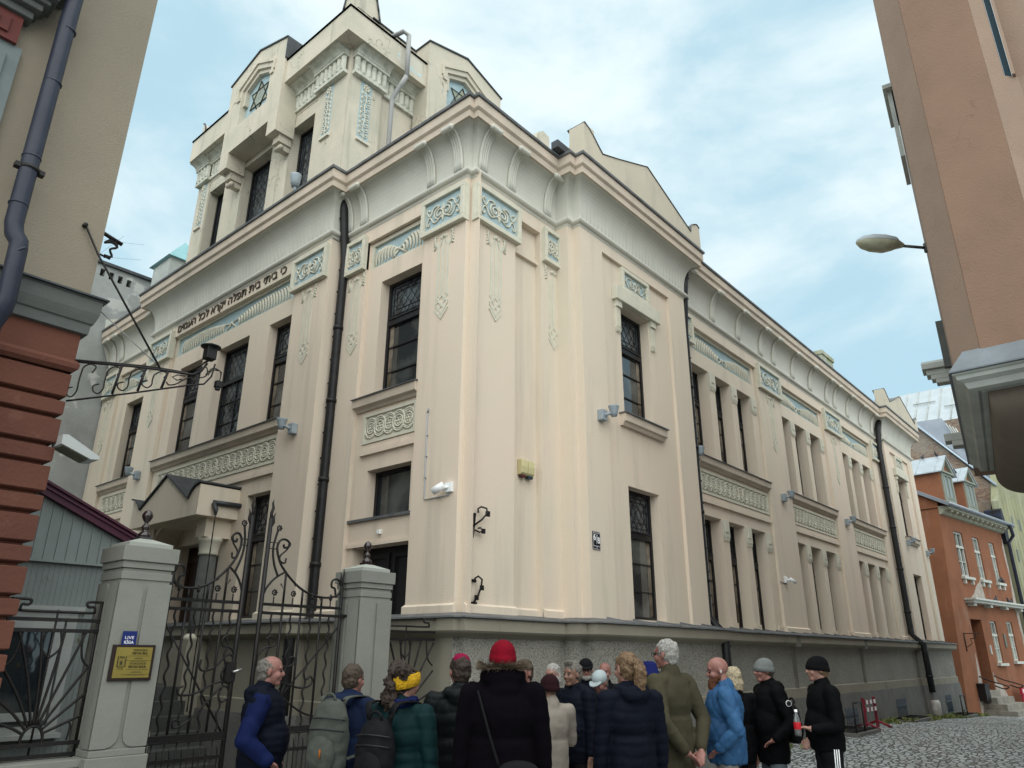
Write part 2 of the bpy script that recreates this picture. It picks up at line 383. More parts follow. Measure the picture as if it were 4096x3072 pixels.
# right corner part
m.fbox(FR, .096, 1.021, 2.2, 8.72, -.35, 0)                      # corner pilaster
wall(m, FR, 1.021, 1.66, 2.2, 8.36, -.12, .2)
m.fbox(FR, 1.021, 1.66, 8.36, 8.72, -.3, -.004)
m.fbox(FR, 1.021, 1.66, 7.77, 7.83, -.12, -.06)
m.fbox(FR, 1.66, 2.1, 2.2, 8.722, -.35, -.002)
m.fbox(FR, 2.08, 2.24, 2.2, 8.72, -.2, .25)
# risalits
def risalit(x0, x1, r0, r1, w0, w1):
    rz = (r0, r1, 2.2, 8.40, .06)
    wall(m, FR, x0, x1, 2.2, 8.72, .406, .5, [rz])
    wall(m, FR, r0, r1, 2.2, 8.40, .346, .2, [(w0, w1, 5.55, 7.60, DW), (w0, w1, 2.26, 4.33, DW)], sides=False)
risalit(2.227, 5.85, 2.885, 5.213, 3.46, 4.43)
risalit(19.8, 23.4, 20.42, 22.75, 20.95, 21.98)
# bays
BAY = [6.13, 10.70, 15.27]       # left ends of the three window bays (outer edge of first pier)
for b in BAY:
    a0, a1 = b-.02, b+3.56
    hs = []
    for k in range(3):
        w0 = b+.33+1.085*k; hs.append((w0, w0+.81))
    H = [(w[0], w[1], 5.5, 7.51, .33) for w in hs] + [(w[0], w[1], 2.2, 4.317, .33) for w in hs] + [(b+.42, b+3.52, 7.84, 8.33, .05)]
    wall(m, FR, a0+.1, a1+.1, 2.2, 8.35, .13, .3, H, sides=False)
m.fbox(FR, 5.80, 19.85, 8.35, 8.72, -.1, .2)
for x0, x1 in ((5.9, 6.38), (9.80, 11.15), (14.36, 15.72), (18.83, 19.85)): m.fbox(FR, x0, x1, 2.2, 8.35, 0, .2)
# left facade, corner part
wall(m, FL, 1.0, 2.47, 2.2, 8.34, -.07, .3, [(h[0], h[1], max(2.2, h[2]), h[3], DW) for h in HOLES_L] + [(1.06, 2.42, 7.83, 8.32, .07)], sides=False)
m.fbox(FL, 1.0, 2.49, 8.36, 8.72, -.3, -.003)
m.fbox(FL, .096, 1.0, 2.2, 8.72, -.35, 0)
m.fbox(FL, 2.45, 2.97, 2.2, 8.721, -.35, -.002)
m.add([FL(.09, 2.2, -.097), FL(-.1, 2.2, -.097), FL(-.1, 8.7, -.097), FL(.09, 8.7, -.097)], [(0, 1, 2, 3)])
m.fbox(FL, 2.9, 3.2, 2.2, 8.6, -.3, -.14)
# left facade, main part
m.fbox(FL, 3.14, 4.14, 2.2, 8.72, -.2, .28); m.fbox(FL, 8.93, 9.98, 2.2, 8.72, -.2, .28)
H = [(4.20, 5.0, 5.5, 7.50), (5.70, 6.88, 5.5, 7.50), (7.51, 8.49, 5.5, 7.50), (4.20, 5.0, 2.26, 4.28), (5.7, 7.3, 1.3, 3.6)]
wall(m, FL, 4.1, 8.95, 2.2, 8.33, .2, .3, [(h[0], h[1], max(2.2, h[2]), h[3], DW) for h in H] + [(4.25, 8.88, 7.83, 8.31, .07)], sides=False)
m.fbox(FL, 4.1, 8.95, 8.33, 8.72, -.2, .276)
# far left
wall(m, FL, 9.9, 12.4, 2.2, 8.34, -.07, .3, [(10.9, 11.81, 5.52, 7.50, DW), (10.9, 11.81, 2.26, 4.3, DW), (10.57, 12.34, 7.83, 8.32, .07)], sides=False)
m.fbox(FL, 9.98, 12.45, 8.36, 8.72, -.3, -.003); m.fbox(FL, 12.38, 13.25, 2.2, 8.72, -.3, 0); m.fbox(FL, 9.97, 10.1, 2.2, 8.72, -.3, .05)
m.build('wall', M_WALL, SY)
# skirt at the pilaster feet
for F, u0, u1, o in ((FR, .07, 1.05, 0), (FR, 1.05, 1.66, -.12), (FR, 1.66, 2.08, 0), (FL, .07, 1.02, 0), (FL, 2.45, 2.95, 0), (FL, 3.12, 4.16, .28), (FL, 8.9, 10.0, .28), (FL, 12.36, 13.25, 0),
                     (FR, 9.79, 11.17, .2), (FR, 14.35, 15.73, .2), (FR, 18.82, 19.8, .2)):
    m = MB(); m.poly(lambda a, b, q, F=F, u0=u0, u1=u1: F(u0+(u1-u0)*q, b, a), [(o-.02, 2.19), (o+.045, 2.19), (o+.045, 2.315), (o-.004, 2.345)], 0, 1); m.build('pilaster_foot', M_WALL, SY)
for b in BAY:
    for k in range(4):
        p = b+.05+1.085*k
        if k == 3: p = b+3.40
        m = MB(); m.fbox(FR, p, p+.27, 2.19, 2.34, .12, .165); m.build('pier_foot', M_WALL, SY)
        m = MB(); m.fbox(FR, p, p+.27, 5.5, 5.58, .12, .15); m.build('pier_foot', M_WALL, SY)

# -- plinth
m = MB(); sweep(m, PLINTH[4:], [(.12, 1.95), (.12, 1.10)]); m.build('plinth_wall', M_ROUGH, SY); m = MB(); sweep(m, PLINTH[:5]+[(0, .0)], [(.123, 1.95), (.123, 1.10)]); m.build('plinth_wall', M_PLCAP, SY)
M_DAMP = mat('damp_roughcast', (.13, .125, .105), .95, (.20, .19, .165), 2.5, bump=1.0, bscale=38, bdist=.03)
for x in (9.62, 14.2): m = MB(); m.fbox(FR, x, x+.16, -.05, 1.93, .31, .345); m.fbox(FR, x-.02, x+.2, 1.93, 2.14, .45, .478); m.build('damp_stain', M_DAMP, SY)
m = MB(); sweep(m, PLINTH, [(.02, 2.16), (.27, 2.15), (.275, 2.01), (.25, 1.985), (.17, 1.955), (.13, 1.93), (.1, 1.93)]); m.build('plinth_cornice', M_PLCAP, SY)
m = MB(); sweep(m, PLINTH, [(.1, 1.14), (.155, 1.115), (.155, .93), (.1, .93)]); m.build('plinth_band', M_PLCAP, SY)
m = MB(); sweep(m, PLINTH, [(.14, .935), (.18, .935), (.235, -.7), (0, -.7)]); m.build('plinth_stone', M_STONE, SY)
m = MB(); sweep(m, PLINTH, [(-.14, 2.245), (0, 2.235), (.305, 2.175), (.31, 2.155), (.28, 2.155)])
for x in [2.6, 3.3, 4.0, 4.75, 5.5, 6.3, 7.1, 7.6, 8.2, 8.75, 9.3, 9.9, 10.6, 11.4, 12.2, 12.9, 13.5, 14.2, 15.0, 15.9, 16.6, 17.3, 18.1, 18.9, 20.1, 20.9, 21.8, 22.7]:
    f = .406 if (2.2 < x < 5.85 or x > 19.8) else .17
    m.add([(x, -f, 2.262), (x+.25, -f-.30, 2.19), (x+.25, -f-.30, 2.172), (x, -f, 2.23), (x+.02, -f, 2.262), (x+.27, -f-.30, 2.19), (x+.27, -f-.30, 2.172), (x+.02, -f, 2.23)], [(0, 1, 2, 3), (4, 5, 6, 7), (0, 1, 5, 4), (1, 2, 6, 5)])
m.build('plinth_flashing', M_FLASH, SY)

# -- main cornice
m = MB(); sweep(m, PLAN, [(.0, 8.60), (.012, 8.62), (.015, 8.645)] + [(.02+.055*math.sin(a), 8.70-.052*math.cos(a)) for a in [PI*k/8 for k in range(9)]] + [(.02, 8.76)], smooth=False)
sweep(m, PLAN, cove_curve(12) + [(.30, 9.405)], smooth=True)
for s, e in (((2.24, 5.84), .406), ((19.85, 23.35), .406)):
    n = int((s[1]-s[0])/.115)
    for k in range(n):
        u = s[0]+.05+k*.115; c = cove_curve(9)[:6 + (k % 2)]; b = .035*(1 if k % 2 else -1)
        m.tube([FR(u+b*(i/5)**2, z+.02, e+d+.001) for i, (d, z) in enumerate(c)], .006, 4)
for k in range(54):
    u = 3.2+k*.125; c = cove_curve(9)[:6 + (k % 2)]; b = .035*(1 if k % 2 else -1)
    m.tube([FL(u+b*(i/5)**2, z+.02, .28+d+.001) for i, (d, z) in enumerate(c)], .006, 4)
def brk(F, u, o): b_ = MB(); bracket(b_, F, u, o); b_.build('cornice_bracket', M_COVE, SY)
for u in (.187, .859, 1.794): brk(FR, u, 0)
for u in (.245, .855, 2.553, 10.656-.2, 12.434, 12.9): brk(FL, u, 0)
brk(FL, 2.96, 0)
for u in (6.2, 7.495, 8.815, 10.119, 10.917, 12.2, 13.487, 14.845, 15.54, 16.707, 17.979, 19.211): brk(FR, u, .2)
m.build('cornice_cove', M_COVE, SY)
m = MB(); sweep(m, PLAN, [(.25, 9.40), (.315, 9.385), (.315, 9.50), (.335, 9.515), (.355, 9.535), (.355, 9.70), (.2, 9.70)]); m.build('cornice_fascia', M_EAVE, SY)
m = MB(); sweep(m, PLAN, [(.3, 9.702), (.385, 9.702), (.39, 9.745), (.37, 9.76), (-.5, 9.95), (-3.2, 10.6)])
m.tube([(23.75, -.3, 9.72), (24.0, -.3, 9.7)], .05)
m.build('roof', M_FLASH, SY)

# -- relief panels
def small_panel(F, u0, u1, o, z0=7.84, z1=8.49, side=.05, name='relief_panel'):
    a = MB(); a.fbox(F, u0-side, u1+side, z0, z1, o-.05, o+.03)
    frame_rect(a, F, u0-side, u1+side, z0, z1, .075, o+.03, o+.085)
    p = a.build(name, M_TRIM, SY, bevel=.006)
    a = MB(); a.fbox(F, u0-side+.07, u1+side-.07, z0+.07, z1-.07, o+.02, o+.036); a.build('panel_ground', M_BLUE, p)
    a = MB(); scroll_motif(a, F, (u0+u1)/2, (z0+z1)/2, (u1-u0)*.92, (z1-z0)*.62, o+.036); a.build('scroll_relief', M_TRIM, p)
small_panel(FR, .12, 1.03, 0); small_panel(FR, 1.74, 2.10, 0)
small_panel(FL, .13, .98, 0); small_panel(FL, 2.5, 2.93, 0)
small_panel(FL, 3.2, 4.15, .28); small_panel(FL, 8.95, 9.92, .28); small_panel(FL, 12.45, 13.15, 0); small_panel(FL, 10.08, 10.5, 0)
for x0, x1 in ((5.95, 6.42), (9.86, 11.12), (14.43, 15.72), (18.9, 19.7)): small_panel(FR, x0, x1, .2)
for w0, w1 in ((3.49, 4.43), (20.98, 21.9)): small_panel(FR, w0, w1, .346, 7.90, 8.36, side=.0)
def frieze(F, u0, u1, o, z0=7.83, z1=8.34):
    a = MB(); a.fbox(F, u0, u1, z0+.0, z1-.02, o-.1, o-.06); frame_rect(a, F, u0, u1, z0-.03, z1-.0, .06, o-.06, o-.005)
    p = a.build('frieze_frame', M_TRIM, SY)
    a = MB(); a.fbox(F, u0+.06, u1-.06, z0+.03, z1-.06, o-.06, o-.05); a.build('frieze_ground', M_BLUE, p)
    a = MB(); palm(a, F, u0+.07, u1-.07, z0+.02, z1-.08, o-.05); a.build('palm_relief', M_TRIM, p)
frieze(FL, 1.04, 2.42, -.07); frieze(FL, 4.25, 8.88, .2); frieze(FL, 10.55, 12.36, -.07)
for b in BAY: frieze(FR, b+.30, b+3.62, .13)
for F, u, o, hf in ((FR, .565, 0, None), (FL, .55, 0, None), (FR, 1.98, -.002, 1), (FL, 2.68, -.002, None), (FL, 3.65, .28, None), (FL, 9.42, .28, None), (FL, 12.8, 0, None), (FR, 10.48, .2, None), (FR, 15.04, .2, None)):
    m = MB(); pil_ornament(m, F, u, 7.78, o, half=hf); m.build('pilaster_relief', M_TRIM, SY)

# -- sills, rosette bands and lintel mouldings
def sill(F, u0, u1, o, z=5.52, name='window_sill'):
    a = MB(); a.poly(lambda p, q, r_, : F(u0+(u1-u0)*r_, q, p), [(o-.1, z-.24), (o+.03, z-.24), (o+.05, z-.20), (o+.11, z-.17), (o+.12, z-.04), (o-.1, z-.03)], 0, 1)
    p = a.build(name, M_EAVE, SY)
    a = MB(); a.poly(lambda p_, q, r_: F(u0-.02+(u1-u0+.04)*r_, q, p_), [(o-.16, z+.03), (o+.145, z-.03), (o+.145, z-.045), (o-.16, z+.005)], 0, 1); a.build('sill_flashing', M_FLASH, p)
def rosband(F, u0, u1, o, pitch=.21):
    a = MB(); frame_rect(a, F, u0, u1, 4.74, 5.22, .05, o-.01, o+.035); a.fbox(F, u0+.05, u1-.05, 4.79, 5.17, o-.03, o+.002)
    p = a.build('rosette_frame', M_TRIM, SY); a = MB(); rosettes(a, F, u0+.07, u1-.07, 4.80, 5.16, o+.0, pitch); a.build('rosette_relief', M_TRIM, p)
    a = MB(); a.fbox(F, u0-.02, u1+.02, 4.56, 4.64, o-.02, o+.05); a.fbox(F, u0-.02, u1+.02, 4.64, 4.73, o-.02, o+.02); a.build('string_moulding', M_WALL, SY)
sill(FL, 1.0, 2.46, -.07); rosband(FL, 1.03, 2.25, -.07, .2)
sill(FL, 4.15, 8.9, .2); rosband(FL, 4.2, 8.65, .2); sill(FL, 10.1, 12.36, -.07); rosband(FL, 10.5, 12.1, -.07)
for b in BAY: sill(FR, b+.26, b+3.68, .13); rosband(FR, b+.30, b+3.60, .13)
def small_sill(F, u0, u1, o, z):
    a = MB(); a.poly(lambda p, q, r_: F(u0+(u1-u0)*r_, q, p), [(o-.1, z-.22), (o+.06, z-.22), (o+.08, z-.17), (o+.12, z-.15), (o+.12, z-.02), (o-.1, z-.02)], 0, 1); p = a.build('window_sill', M_EAVE, SY)
    a = MB(); a.fbox(F, u0-.02, u1+.02, z-.02, z, o-.1, o+.15); a.build('sill_flashing', M_FLASH, p)
for w0, w1 in ((3.30, 4.68), (20.8, 22.2)): small_sill(FR, w0, w1, .346, 5.54)
m = MB(); m.fbox(FL, 1.0, 2.44, 3.56, 3.60, -.3, -.03); m.build('window_sill', M_FLASH, SY)
m = MB(); m.fbox(FL, 1.0, 2.42, 3.19, 3.24, -.09, -.035); m.build('door_lintel', M_WALL, SY)
# hoods of the risalit windows and caps of the window piers
for w0, w1 in ((3.46, 4.43), (20.95, 21.98)):
    a = MB(); a.fbox(FR, w0-.24, w1+.30, 7.62, 7.89, .346, .46); p = a.build('window_hood', M_TRIM, SY, bevel=.01)
    a = MB()
    for u in (w0-.18, w1+.02):
        a.fbox(FR, u, u+.16, 7.50, 7.62, .34, .42); a.fbox(FR, u+.01, u+.15, 7.10, 7.50, .34, .385)
        for k in range(4): a.fbox(FR, u+.018+.033*k, u+.033+.033*k, 7.12, 7.47, .385, .395)
        for k in range(3): a.poly(FR, [(u+.01+.047*k, 7.10), (u+.055+.047*k, 7.10), (u+.033+.047*k, 7.03)], .345, .39)
    a.build('hood_console', M_WHITE if False else M_TRIM, p)
for b in BAY:
    for zt in (7.51, 4.317):
        for k in range(4):
            p = b+.05+1.085*k if k < 3 else b+3.29
            if k == 0: continue
            m = MB(); m.fbox(FR, p, p+.27, zt-.34, zt-.01, .12, .165); m.fbox(FR, p+.07, p+.20, zt-.24, zt-.06, .165, .18)
            for q in range(4): m.poly(FR, [(p+.068*q, zt-.34), (p+.06+.068*q, zt-.34), (p+.03+.068*q, zt-.42)], .125, .16)
            m.build('pier_cap', M_TRIM, SY)

# -- windows
def window(F, u0, u1, z0, z1, o, style='tall', name='window'):
    a = MB(); t = .055; h = z1-z0; frame_rect(a, F, u0, u1, z0, z1, t, o-.04, o+.03); w = u1-u0
    zt = z0+h*.64
    gl = MB(); gl.fbox(F, u0+.03, u1-.03, z0+.03, z1-.03, o-.03, o-.012)
    if style == 'tall':
        a.fbox(F, u0+t, u1-t, zt-.05, zt+.05, o-.04, o+.045); a.fbox(F, u0+t, u1-t, zt+.05, zt+.075, o-.04, o+.06)
        for k in (1, 2): a.fbox(F, u0+t, u1-t, z0+(zt-z0)*k/3-.010, z0+(zt-z0)*k/3+.010, o-.03, o+.012)
        # rounded corners of the lights
        for (za, zb) in ((z0+t, zt-.05), (zt+.075, z1-t)):
            for ua, s in ((u0+t, 1), (u1-t, -1)):
                for zc, q in ((za, 1), (zb, -1)):
                    a.poly(F, [(ua, zc)] + [(ua+s*.07*(1-math.sin(x)), zc+q*.07*(1-math.cos(x))) for x in (0, PI/6, PI/3, PI/2)], o-.03, o+.015)
    # leaded lattice of the upper light
    if style in ('tall', 'leaded', 'star'):
        za, zb = ((zt+.09, z1-t-.02) if style == 'tall' else (z0+t, z1-t)); ua, ub = u0+t+.02, u1-t-.02
        frame_rect(a, F, ua+.03, ub-.03, za+.05, zb-.02, .012, o-.02, o+.004); frame_rect(a, F, ua+.10, ub-.10, za+.14, zb-.09, .008, o-.02, o+.004)
        st = .17; c0 = ua-(zb-za); n = int((ub-ua+(zb-za))/st)+1
        for s in (1, -1):
            for k in range(-1, n+2):
                p = []
                x = (ua-(zb-za)/1.3)+k*st
                xa, xb = (x, x+(zb-za)/1.3)
                if s < 0: xa, xb = xb, xa
                # clip
                def at(t_): return xa+(xb-xa)*t_
                ts = [i/12 for i in range(13) if ua <= at(i/12) <= ub]
                if len(ts) > 1:
                    a.tube([F(at(ts[0]), za+(zb-za)*ts[0], o), F(at(ts[-1]), za+(zb-za)*ts[-1], o)], .0036, 4)
    if style == 'star':
        uc = (u0+u1)/2; zc = z0+h*.38
        a.tube([F(uc+.2*math.cos(q), zc+.2*math.sin(q), o+.004) for q in [2*PI*k/20 for k in range(21)]], .008, 4)
        for r_ in (PI/2, -PI/2):
            P = [F(uc+.17*math.cos(r_+2*PI*k/3), zc+.17*math.sin(r_+2*PI*k/3), o+.006) for k in range(4)]; a.tube(P, .007, 4)
        a.fbox(F, u0+t, u1-t, zt-.04, zt+.04, o-.04, o+.04)
        for k in (1, 2): a.fbox(F, u0+t, u1-t, z0+(zt-z0)*k/3-.008, z0+(zt-z0)*k/3+.008, o-.03, o+.012)
        a.fbox(F, uc-.01, uc+.01, z0+t, zt-.04, o-.03, o+.014)
    p = a.build(name, M_FRAME, SY); gl.build('pane', M_LEADED if style in ('leaded', 'star') else M_GLASS, p)
    if style == 'tall':
        g2 = MB(); g2.fbox(F, u0+t, u1-t, zt+.06, z1-t, o-.012, o-.006); g2.build('leaded_pane', M_LEADED, p)
        cu = MB()
        n = 6
        for s_, ua in ((1, u0+t), (-1, u1-t)):
            cu = MB()
            for k in range(4): cu.tube([F(ua+s_*(.015+.022*k), z0+.05, o-.010), F(ua+s_*(.015+.022*k), zt-.05, o-.010)], .0125, 5)
            cu.build('curtain', M_CURT, p)
    return p
g = -.04-.0
window(FL, 1.11, 2.09, 5.5, 7.51, -.27); window(FL, 1.11, 2.1, 3.6, 4.32, -.27, 'plain')
for u0, u1 in ((4.20, 5.0), (7.51, 8.49)): window(FL, u0, u1, 5.5, 7.5, 0.0)
window(FL, 5.70, 6.88, 5.5, 7.5, 0.0, 'star'); window(FL, 4.20, 5.0, 2.26, 4.28, 0.0); window(FL, 10.9, 11.81, 5.52, 7.5, -.27); window(FL, 10.9, 11.81, 2.26, 4.3, -.27)
for w0, w1 in ((3.46, 4.43), (20.95, 21.98)):
    window(FR, w0, w1, 5.55, 7.60, .14); window(FR, w0, w1, 2.26, 4.33, .14)
for b in BAY:
    for k in range(3):
        w0 = b+.33+1.085*k
        window(FR, w0, w0+.81, 5.5, 7.51, -.15); window(FR, w0, w0+.81, 2.24, 4.317, -.15)
# doors
m = MB(); m.fbox(FL, 1.01, 2.30, 1.0, 3.19, -.34, -.28); frame_rect(m, FL, 1.06, 1.62, 1.2, 3.1, .07, -.28, -.25); frame_rect(m, FL, 1.68, 2.24, 1.2, 3.1, .07, -.28, -.25)
m.fbox(FL, 1.0, 1.02, 1.0, 2.25, -.3, -.06); m.fbox(FL, 2.29, 2.31, 1.0, 2.25, -.3, -.06)
m.build('door', mat('dark_door', (.012, .011, .012), .5, bump=.1), SY)
m = MB(); m.fbox(FL, 5.7, 7.3, 1.3, 3.6, -.1, -.05); frame_rect(m, FL, 5.75, 6.48, 1.5, 3.4, .08, -.05, -.02); frame_rect(m, FL, 6.52, 7.25, 1.5, 3.4, .08, -.05, -.02)
m.build('door', mat('brown_door', (.05, .03, .02), .6, bump=.1), SY)

# -- Hebrew inscription (letters stand in reading order from the right)
HEB = 'כי ביתי בית תפלה יקרא לכל העמים'
M_LET = mat('dark_bronze_letter', (.07, .055, .04), .6)
try:
    tx = text_mesh('inscription', HEB[::-1], .26, FL, 8.78, 8.405, .285, M_LET, SY, extrude=.012, mirror=True, bold=.0, width=4.25)
except Exception as e: print('heb fail', e)

# -- courtyard porch with gabled hood
M_CANO = M_DARKMET
m = MB(); x0, x1 = -.93, -.15; y0, y1 = 5.24, 7.80
prof = [(5.24, 3.89), (7.80, 3.89), (7.80, 4.40)] + [(7.80-.34*(1-math.cos(a)), 4.40-.2*math.sin(a)) for a in (PI/6, PI/3, PI/2)] + [(6.53, 4.70), (5.60, 4.17), (5.60, 4.17)] + [(5.60-.36*(1-math.cos(a)), 4.17+.22*math.sin(a)) for a in (PI/4, PI/2)] + [(5.24, 4.39)]
prof = [(5.24, 3.89), (7.80, 3.89), (7.80, 4.42), (7.66, 4.38), (7.52, 4.27), (7.46, 4.19), (6.53, 4.70), (5.60, 4.17), (5.52, 4.28), (5.40, 4.37), (5.24, 4.40)]
m.poly(lambda u, z, o: (-o, u, z), prof, .2, .93)
hood = m.build('porch_hood', M_WALL, SY)
m = MB(); ru = [(7.84, 4.44), (7.66, 4.40), (7.52, 4.29), (7.46, 4.21), (6.53, 4.725), (5.60, 4.19), (5.52, 4.30), (5.40, 4.39), (5.22, 4.425)]
for i in range(len(ru)-1):
    (a, b), (c, d) = ru[i], ru[i+1]
    m.add([FL(a, b, .965), FL(c, d, .965), FL(c, d, .2), FL(a, b, .2), FL(a, b+.03, .965), FL(c, d+.03, .965), FL(c, d+.03, .2), FL(a, b+.03, .2)], [(0, 1, 2, 3), (4, 5, 6, 7), (0, 1, 5, 4), (1, 2, 6, 5), (3, 0, 4, 7)])
m.tube([(-.68, 5.22, 4.12), (-.2, 5.18, 4.12)], .045); m.tube([(-.68, 5.2, 4.1), (-.66, 5.12, 3.98), (-.66, 5.12, 3.9)], [.04, .04, .02])
m.build('hood_roof', M_CANO, hood)
m = MB(); m.tube([(-.66, 5.12, 3.9-.12*k) for k in range(26)], [.008+.004*(k % 2) for k in range(26)], 5); m.build('rain_chain', M_IRON, hood)
# arched beam + column
m = MB(); m.box((-.66, 5.40, 3.575), (-.15, 5.72, 3.9)); m.box((-.66, 7.35, 3.575), (-.15, 7.66, 3.9))
for s, yb in ((1, 5.72), (-1, 7.35)):
    m.poly(lambda u, z, o: (-o, u, z), [(yb, 3.9)] + [(yb+s*.32*(1-math.cos(a)) if False else yb+s*.32*math.sin(a), 3.9-.32*(1-math.sin(PI/2-a) if False else (1-math.cos(PI/2-a)))) for a in [0]] + [(yb+s*.32*(1-math.cos(a)), 3.575+.325*math.sin(a)) for a in [PI/2*k/6 for k in range(7)]], .2, .62)
m.build('porch_beam', M_WALL, hood)
for yc in (5.56, 7.5):
    m = MB(); c = (-.46, yc, 0)
    m.lathe([(.0, 2.0), (.15, 2.0), (.145, 2.3), (.138, 3.30), (0, 3.3)], c, 20)
    col = m.build('column', mat('grey_column_stone', (.10, .105, .10), .85, (.07, .075, .072), 6, bump=.2, streak=(.14, .14, .13), streak_s=(8, 8, .5)), SY)
    m = MB(); m.lathe([(0, 1.93), (.185, 1.93), (.20, 1.965), (.185, 2.0), (.15, 2.03), (0, 2.03)], c, 20); m.lathe([(0, 3.29), (.155, 3.29), (.165, 3.32), (.155, 3.35), (.165, 3.38), (.175, 3.5), (.20, 3.52), (.20, 3.575), (0, 3.575)], c, 20)
    m.build('column_capital', M_TRIM, col)
    m = MB(); m.box((-.74, yc-.28, -.1), (-.18, yc+.28, 1.85)); m.box((-.71, yc-.25, 1.85), (-.21, yc+.25, 1.93)); m.build('column_pedestal', M_PLCAP, col)

# -- courtyard landing and steps
m = MB(); m.box((-1.9, 5.3, -.1), (-.1, 7.9, 1.25))
for k in range(6): m.box((-1.9, 5.3-.28*(k+1), -.1), (-.75, 5.3-.28*k, 1.25-.19*(k+1)))
st_ = m.build('porch_steps', mat('step_stone', (.06, .062, .06), .9, (.04, .042, .04), 3, bump=.3), SY)
m = MB()
for zz in (.55, .75, .95): m.tube([(-1.85, 3.7, zz-.5+.3), (-1.85, 5.4, zz+1.0)], .018, 6)
m.tube([(-1.85, 3.7, .1), (-1.85, 3.7, .8)], .02, 6); m.build('stair_rail', mat('steel_rail', (.5, .5, .5), .3, metal=1), SY)

# ---------------- tower
TF = lambda u, z, o: (-.30-o, u, z)           # tower front, outward -X
TS = lambda u, z, o: (u, 3.10-o, z)           # tower side, outward -Y
m = MB()
TH = [(4.18, 5.0, 10.35, 11.91), (5.71, 6.85, 10.2, 11.86), (7.65, 8.40, 10.2, 11.92)]
wall(m, TF, 3.1, 8.98, 9.6, 12.27, -.02, .3, [(h[0], h[1], 9.65, h[3], .24) for h in TH], sides=False)
m.fbox(TF, 3.12, 4.1, 9.6, 12.271, -.2, .0); m.fbox(TF, 8.42, 8.98, 9.6, 12.271, -.2, .0)
m.fbox(TS, -.28, .50, 9.6, 12.27, -.2, .0); m.fbox(TS, .5, 5.25, 9.6, 12.7, -.35, -.06); m.fbox(TS, 4.5, 5.25, 9.6, 12.27, -.2, 0)
m.fbox(TF, 3.2, 8.9, 12.2, 12.8, -.3, -.01)
m.box((-.297, 3.103, 9.6), (.2, 3.5, 12.9))
tw = m.build('tower_wall', M_TOWER, SY)
TP = [(-.30, 8.98), (-.30, 3.19), (-.21, 3.19), (-.21, 3.10), (5.25, 3.10)]
m = MB()
for F, segs in ((TF, ((3.16, 4.12, .05), (4.12, 8.4, -.02), (8.4, 8.98, .05))), (TS, ((-.24, .54, .05), (.54, 4.5, -.05), (4.5, 5.25, .05)))):
    for a, b, oo in segs:
        m.fbox(F, a, b, 12.26, 12.345, oo-.1, oo+.055)
        n = max(1, round((b-a)/.135)); p = (b-a)/n
        for k in range(n):
            u = a+p*(k+.5)
            q = [F(u+p*.47*math.cos(x), z, oo+p*.50*math.sin(x)) for z in (12.345, 12.70) for x in [PI*j/6 for j in range(7)]]
            m.add(q, [(j, j+1, j+8, j+7) for j in range(6)], True)
        # crown moulding in three steps
        m.fbox(F, a-.01, b+.01, 12.66, 12.72, oo-.1, oo+.09)
        m.poly(lambda p_, q_, r_, F=F, a=a, b=b: F(a-.014+(b-a+.028)*r_, q_, p_), [(oo-.1, 12.72), (oo+.10, 12.72)]+[(oo+.10+.15*(1-math.cos(t_)), 12.72+.10*math.sin(t_)) for t_ in (.3, .6, .9, 1.2, PI/2)]+[(oo-.1, 12.82)], 0, 1)
        m.fbox(F, a-.02, b+.02, 12.83, 12.89, oo-.1, oo+.26)
m.build('fluted_frieze', M_FLUTE, tw)
m = MB(); path = [(-.30, 8.95), (-.30, 3.10), (5.22, 3.10), (5.22, 8.95)]
pprof = [(0, 12.86), (.35, 12.83), (.35, 13.40), (-.1, 13.44)]
sweep(m, [(-.30, 8.95), (-.30, 7.12)], pprof); sweep(m, [(-.30, 4.92), (-.30, 3.10), (1.36, 3.10)], pprof); sweep(m, [(3.56, 3.10), (5.22, 3.10), (5.22, 8.95)], pprof)
m.build('parapet', M_TOWER, tw)
m = MB(); m.fbox(TS, .55, 1.2, 12.95, 13.34, .34, .352); m.build('parapet_patch', M_PEEL, tw)
m = MB()
for pp in ([(-.30, 8.95), (-.30, 7.12)], [(-.30, 4.92), (-.30, 3.10), (1.36, 3.10)], [(3.56, 3.10), (5.22, 3.10), (5.22, 8.95)]):
    sweep(m, pp, [(.3, 13.402), (.375, 13.402), (.375, 13.43), (-.1, 13.47)]); m.build('parapet_flashing', M_DARKMET, tw)
# attic with corner horn
m = MB()
def horn(F, u, s, z0, w, h, o0, o1, mm):
    P = [(u, z0), (u, z0+h)] + [(u+s*w*t, z0+h*(1-t**2.2)) for t in (.15, .3, .45, .6, .75, .88, .95, 1.0)] + [(u+s*w*1.3, z0-.02)]
    mm.poly(F, P, o0, o1)
AF = lambda u, z, o: (-.18-o, u, z); AS = lambda u, z, o: (u, 3.22-o, z)
m.fbox(AF, 3.22, 8.85, 13.4, 14.10, -.25, 0); m.fbox(AS, -.176, 5.1, 13.4, 14.10, -.25, -.003)
horn(AF, 3.22, 1, 14.08, .56, 1.25, -.25, .0, m); horn(AS, -.176, 1, 14.08, .56, 1.25, -.25, -.003, m)
horn(AF, 8.9, -1, 13.4, .25, .62, -.2, .32, m); m.fbox(AF, 8.65, 8.95, 13.4, 13.6, -.2, .318)
m.box((-.173, 3.228, 14.05), (.0, 3.40, 15.2))
m.build('attic', M_TOWER, tw)
m = MB()
m.fbox(AF, 3.6, 8.6, 14.10, 14.125, -.27, .03); m.fbox(AS, .2, 5.1, 14.10, 14.125, -.27, .03)
for F, u in ((AF, 3.22), (AS, -.18)):
    P = [F(u+.56*t, 14.09+1.25*(1-t**2.2), .02) for t in [k/10 for k in range(11)]]
    for i in range(10): m.tube([P[i], P[i+1]], .02, 4)
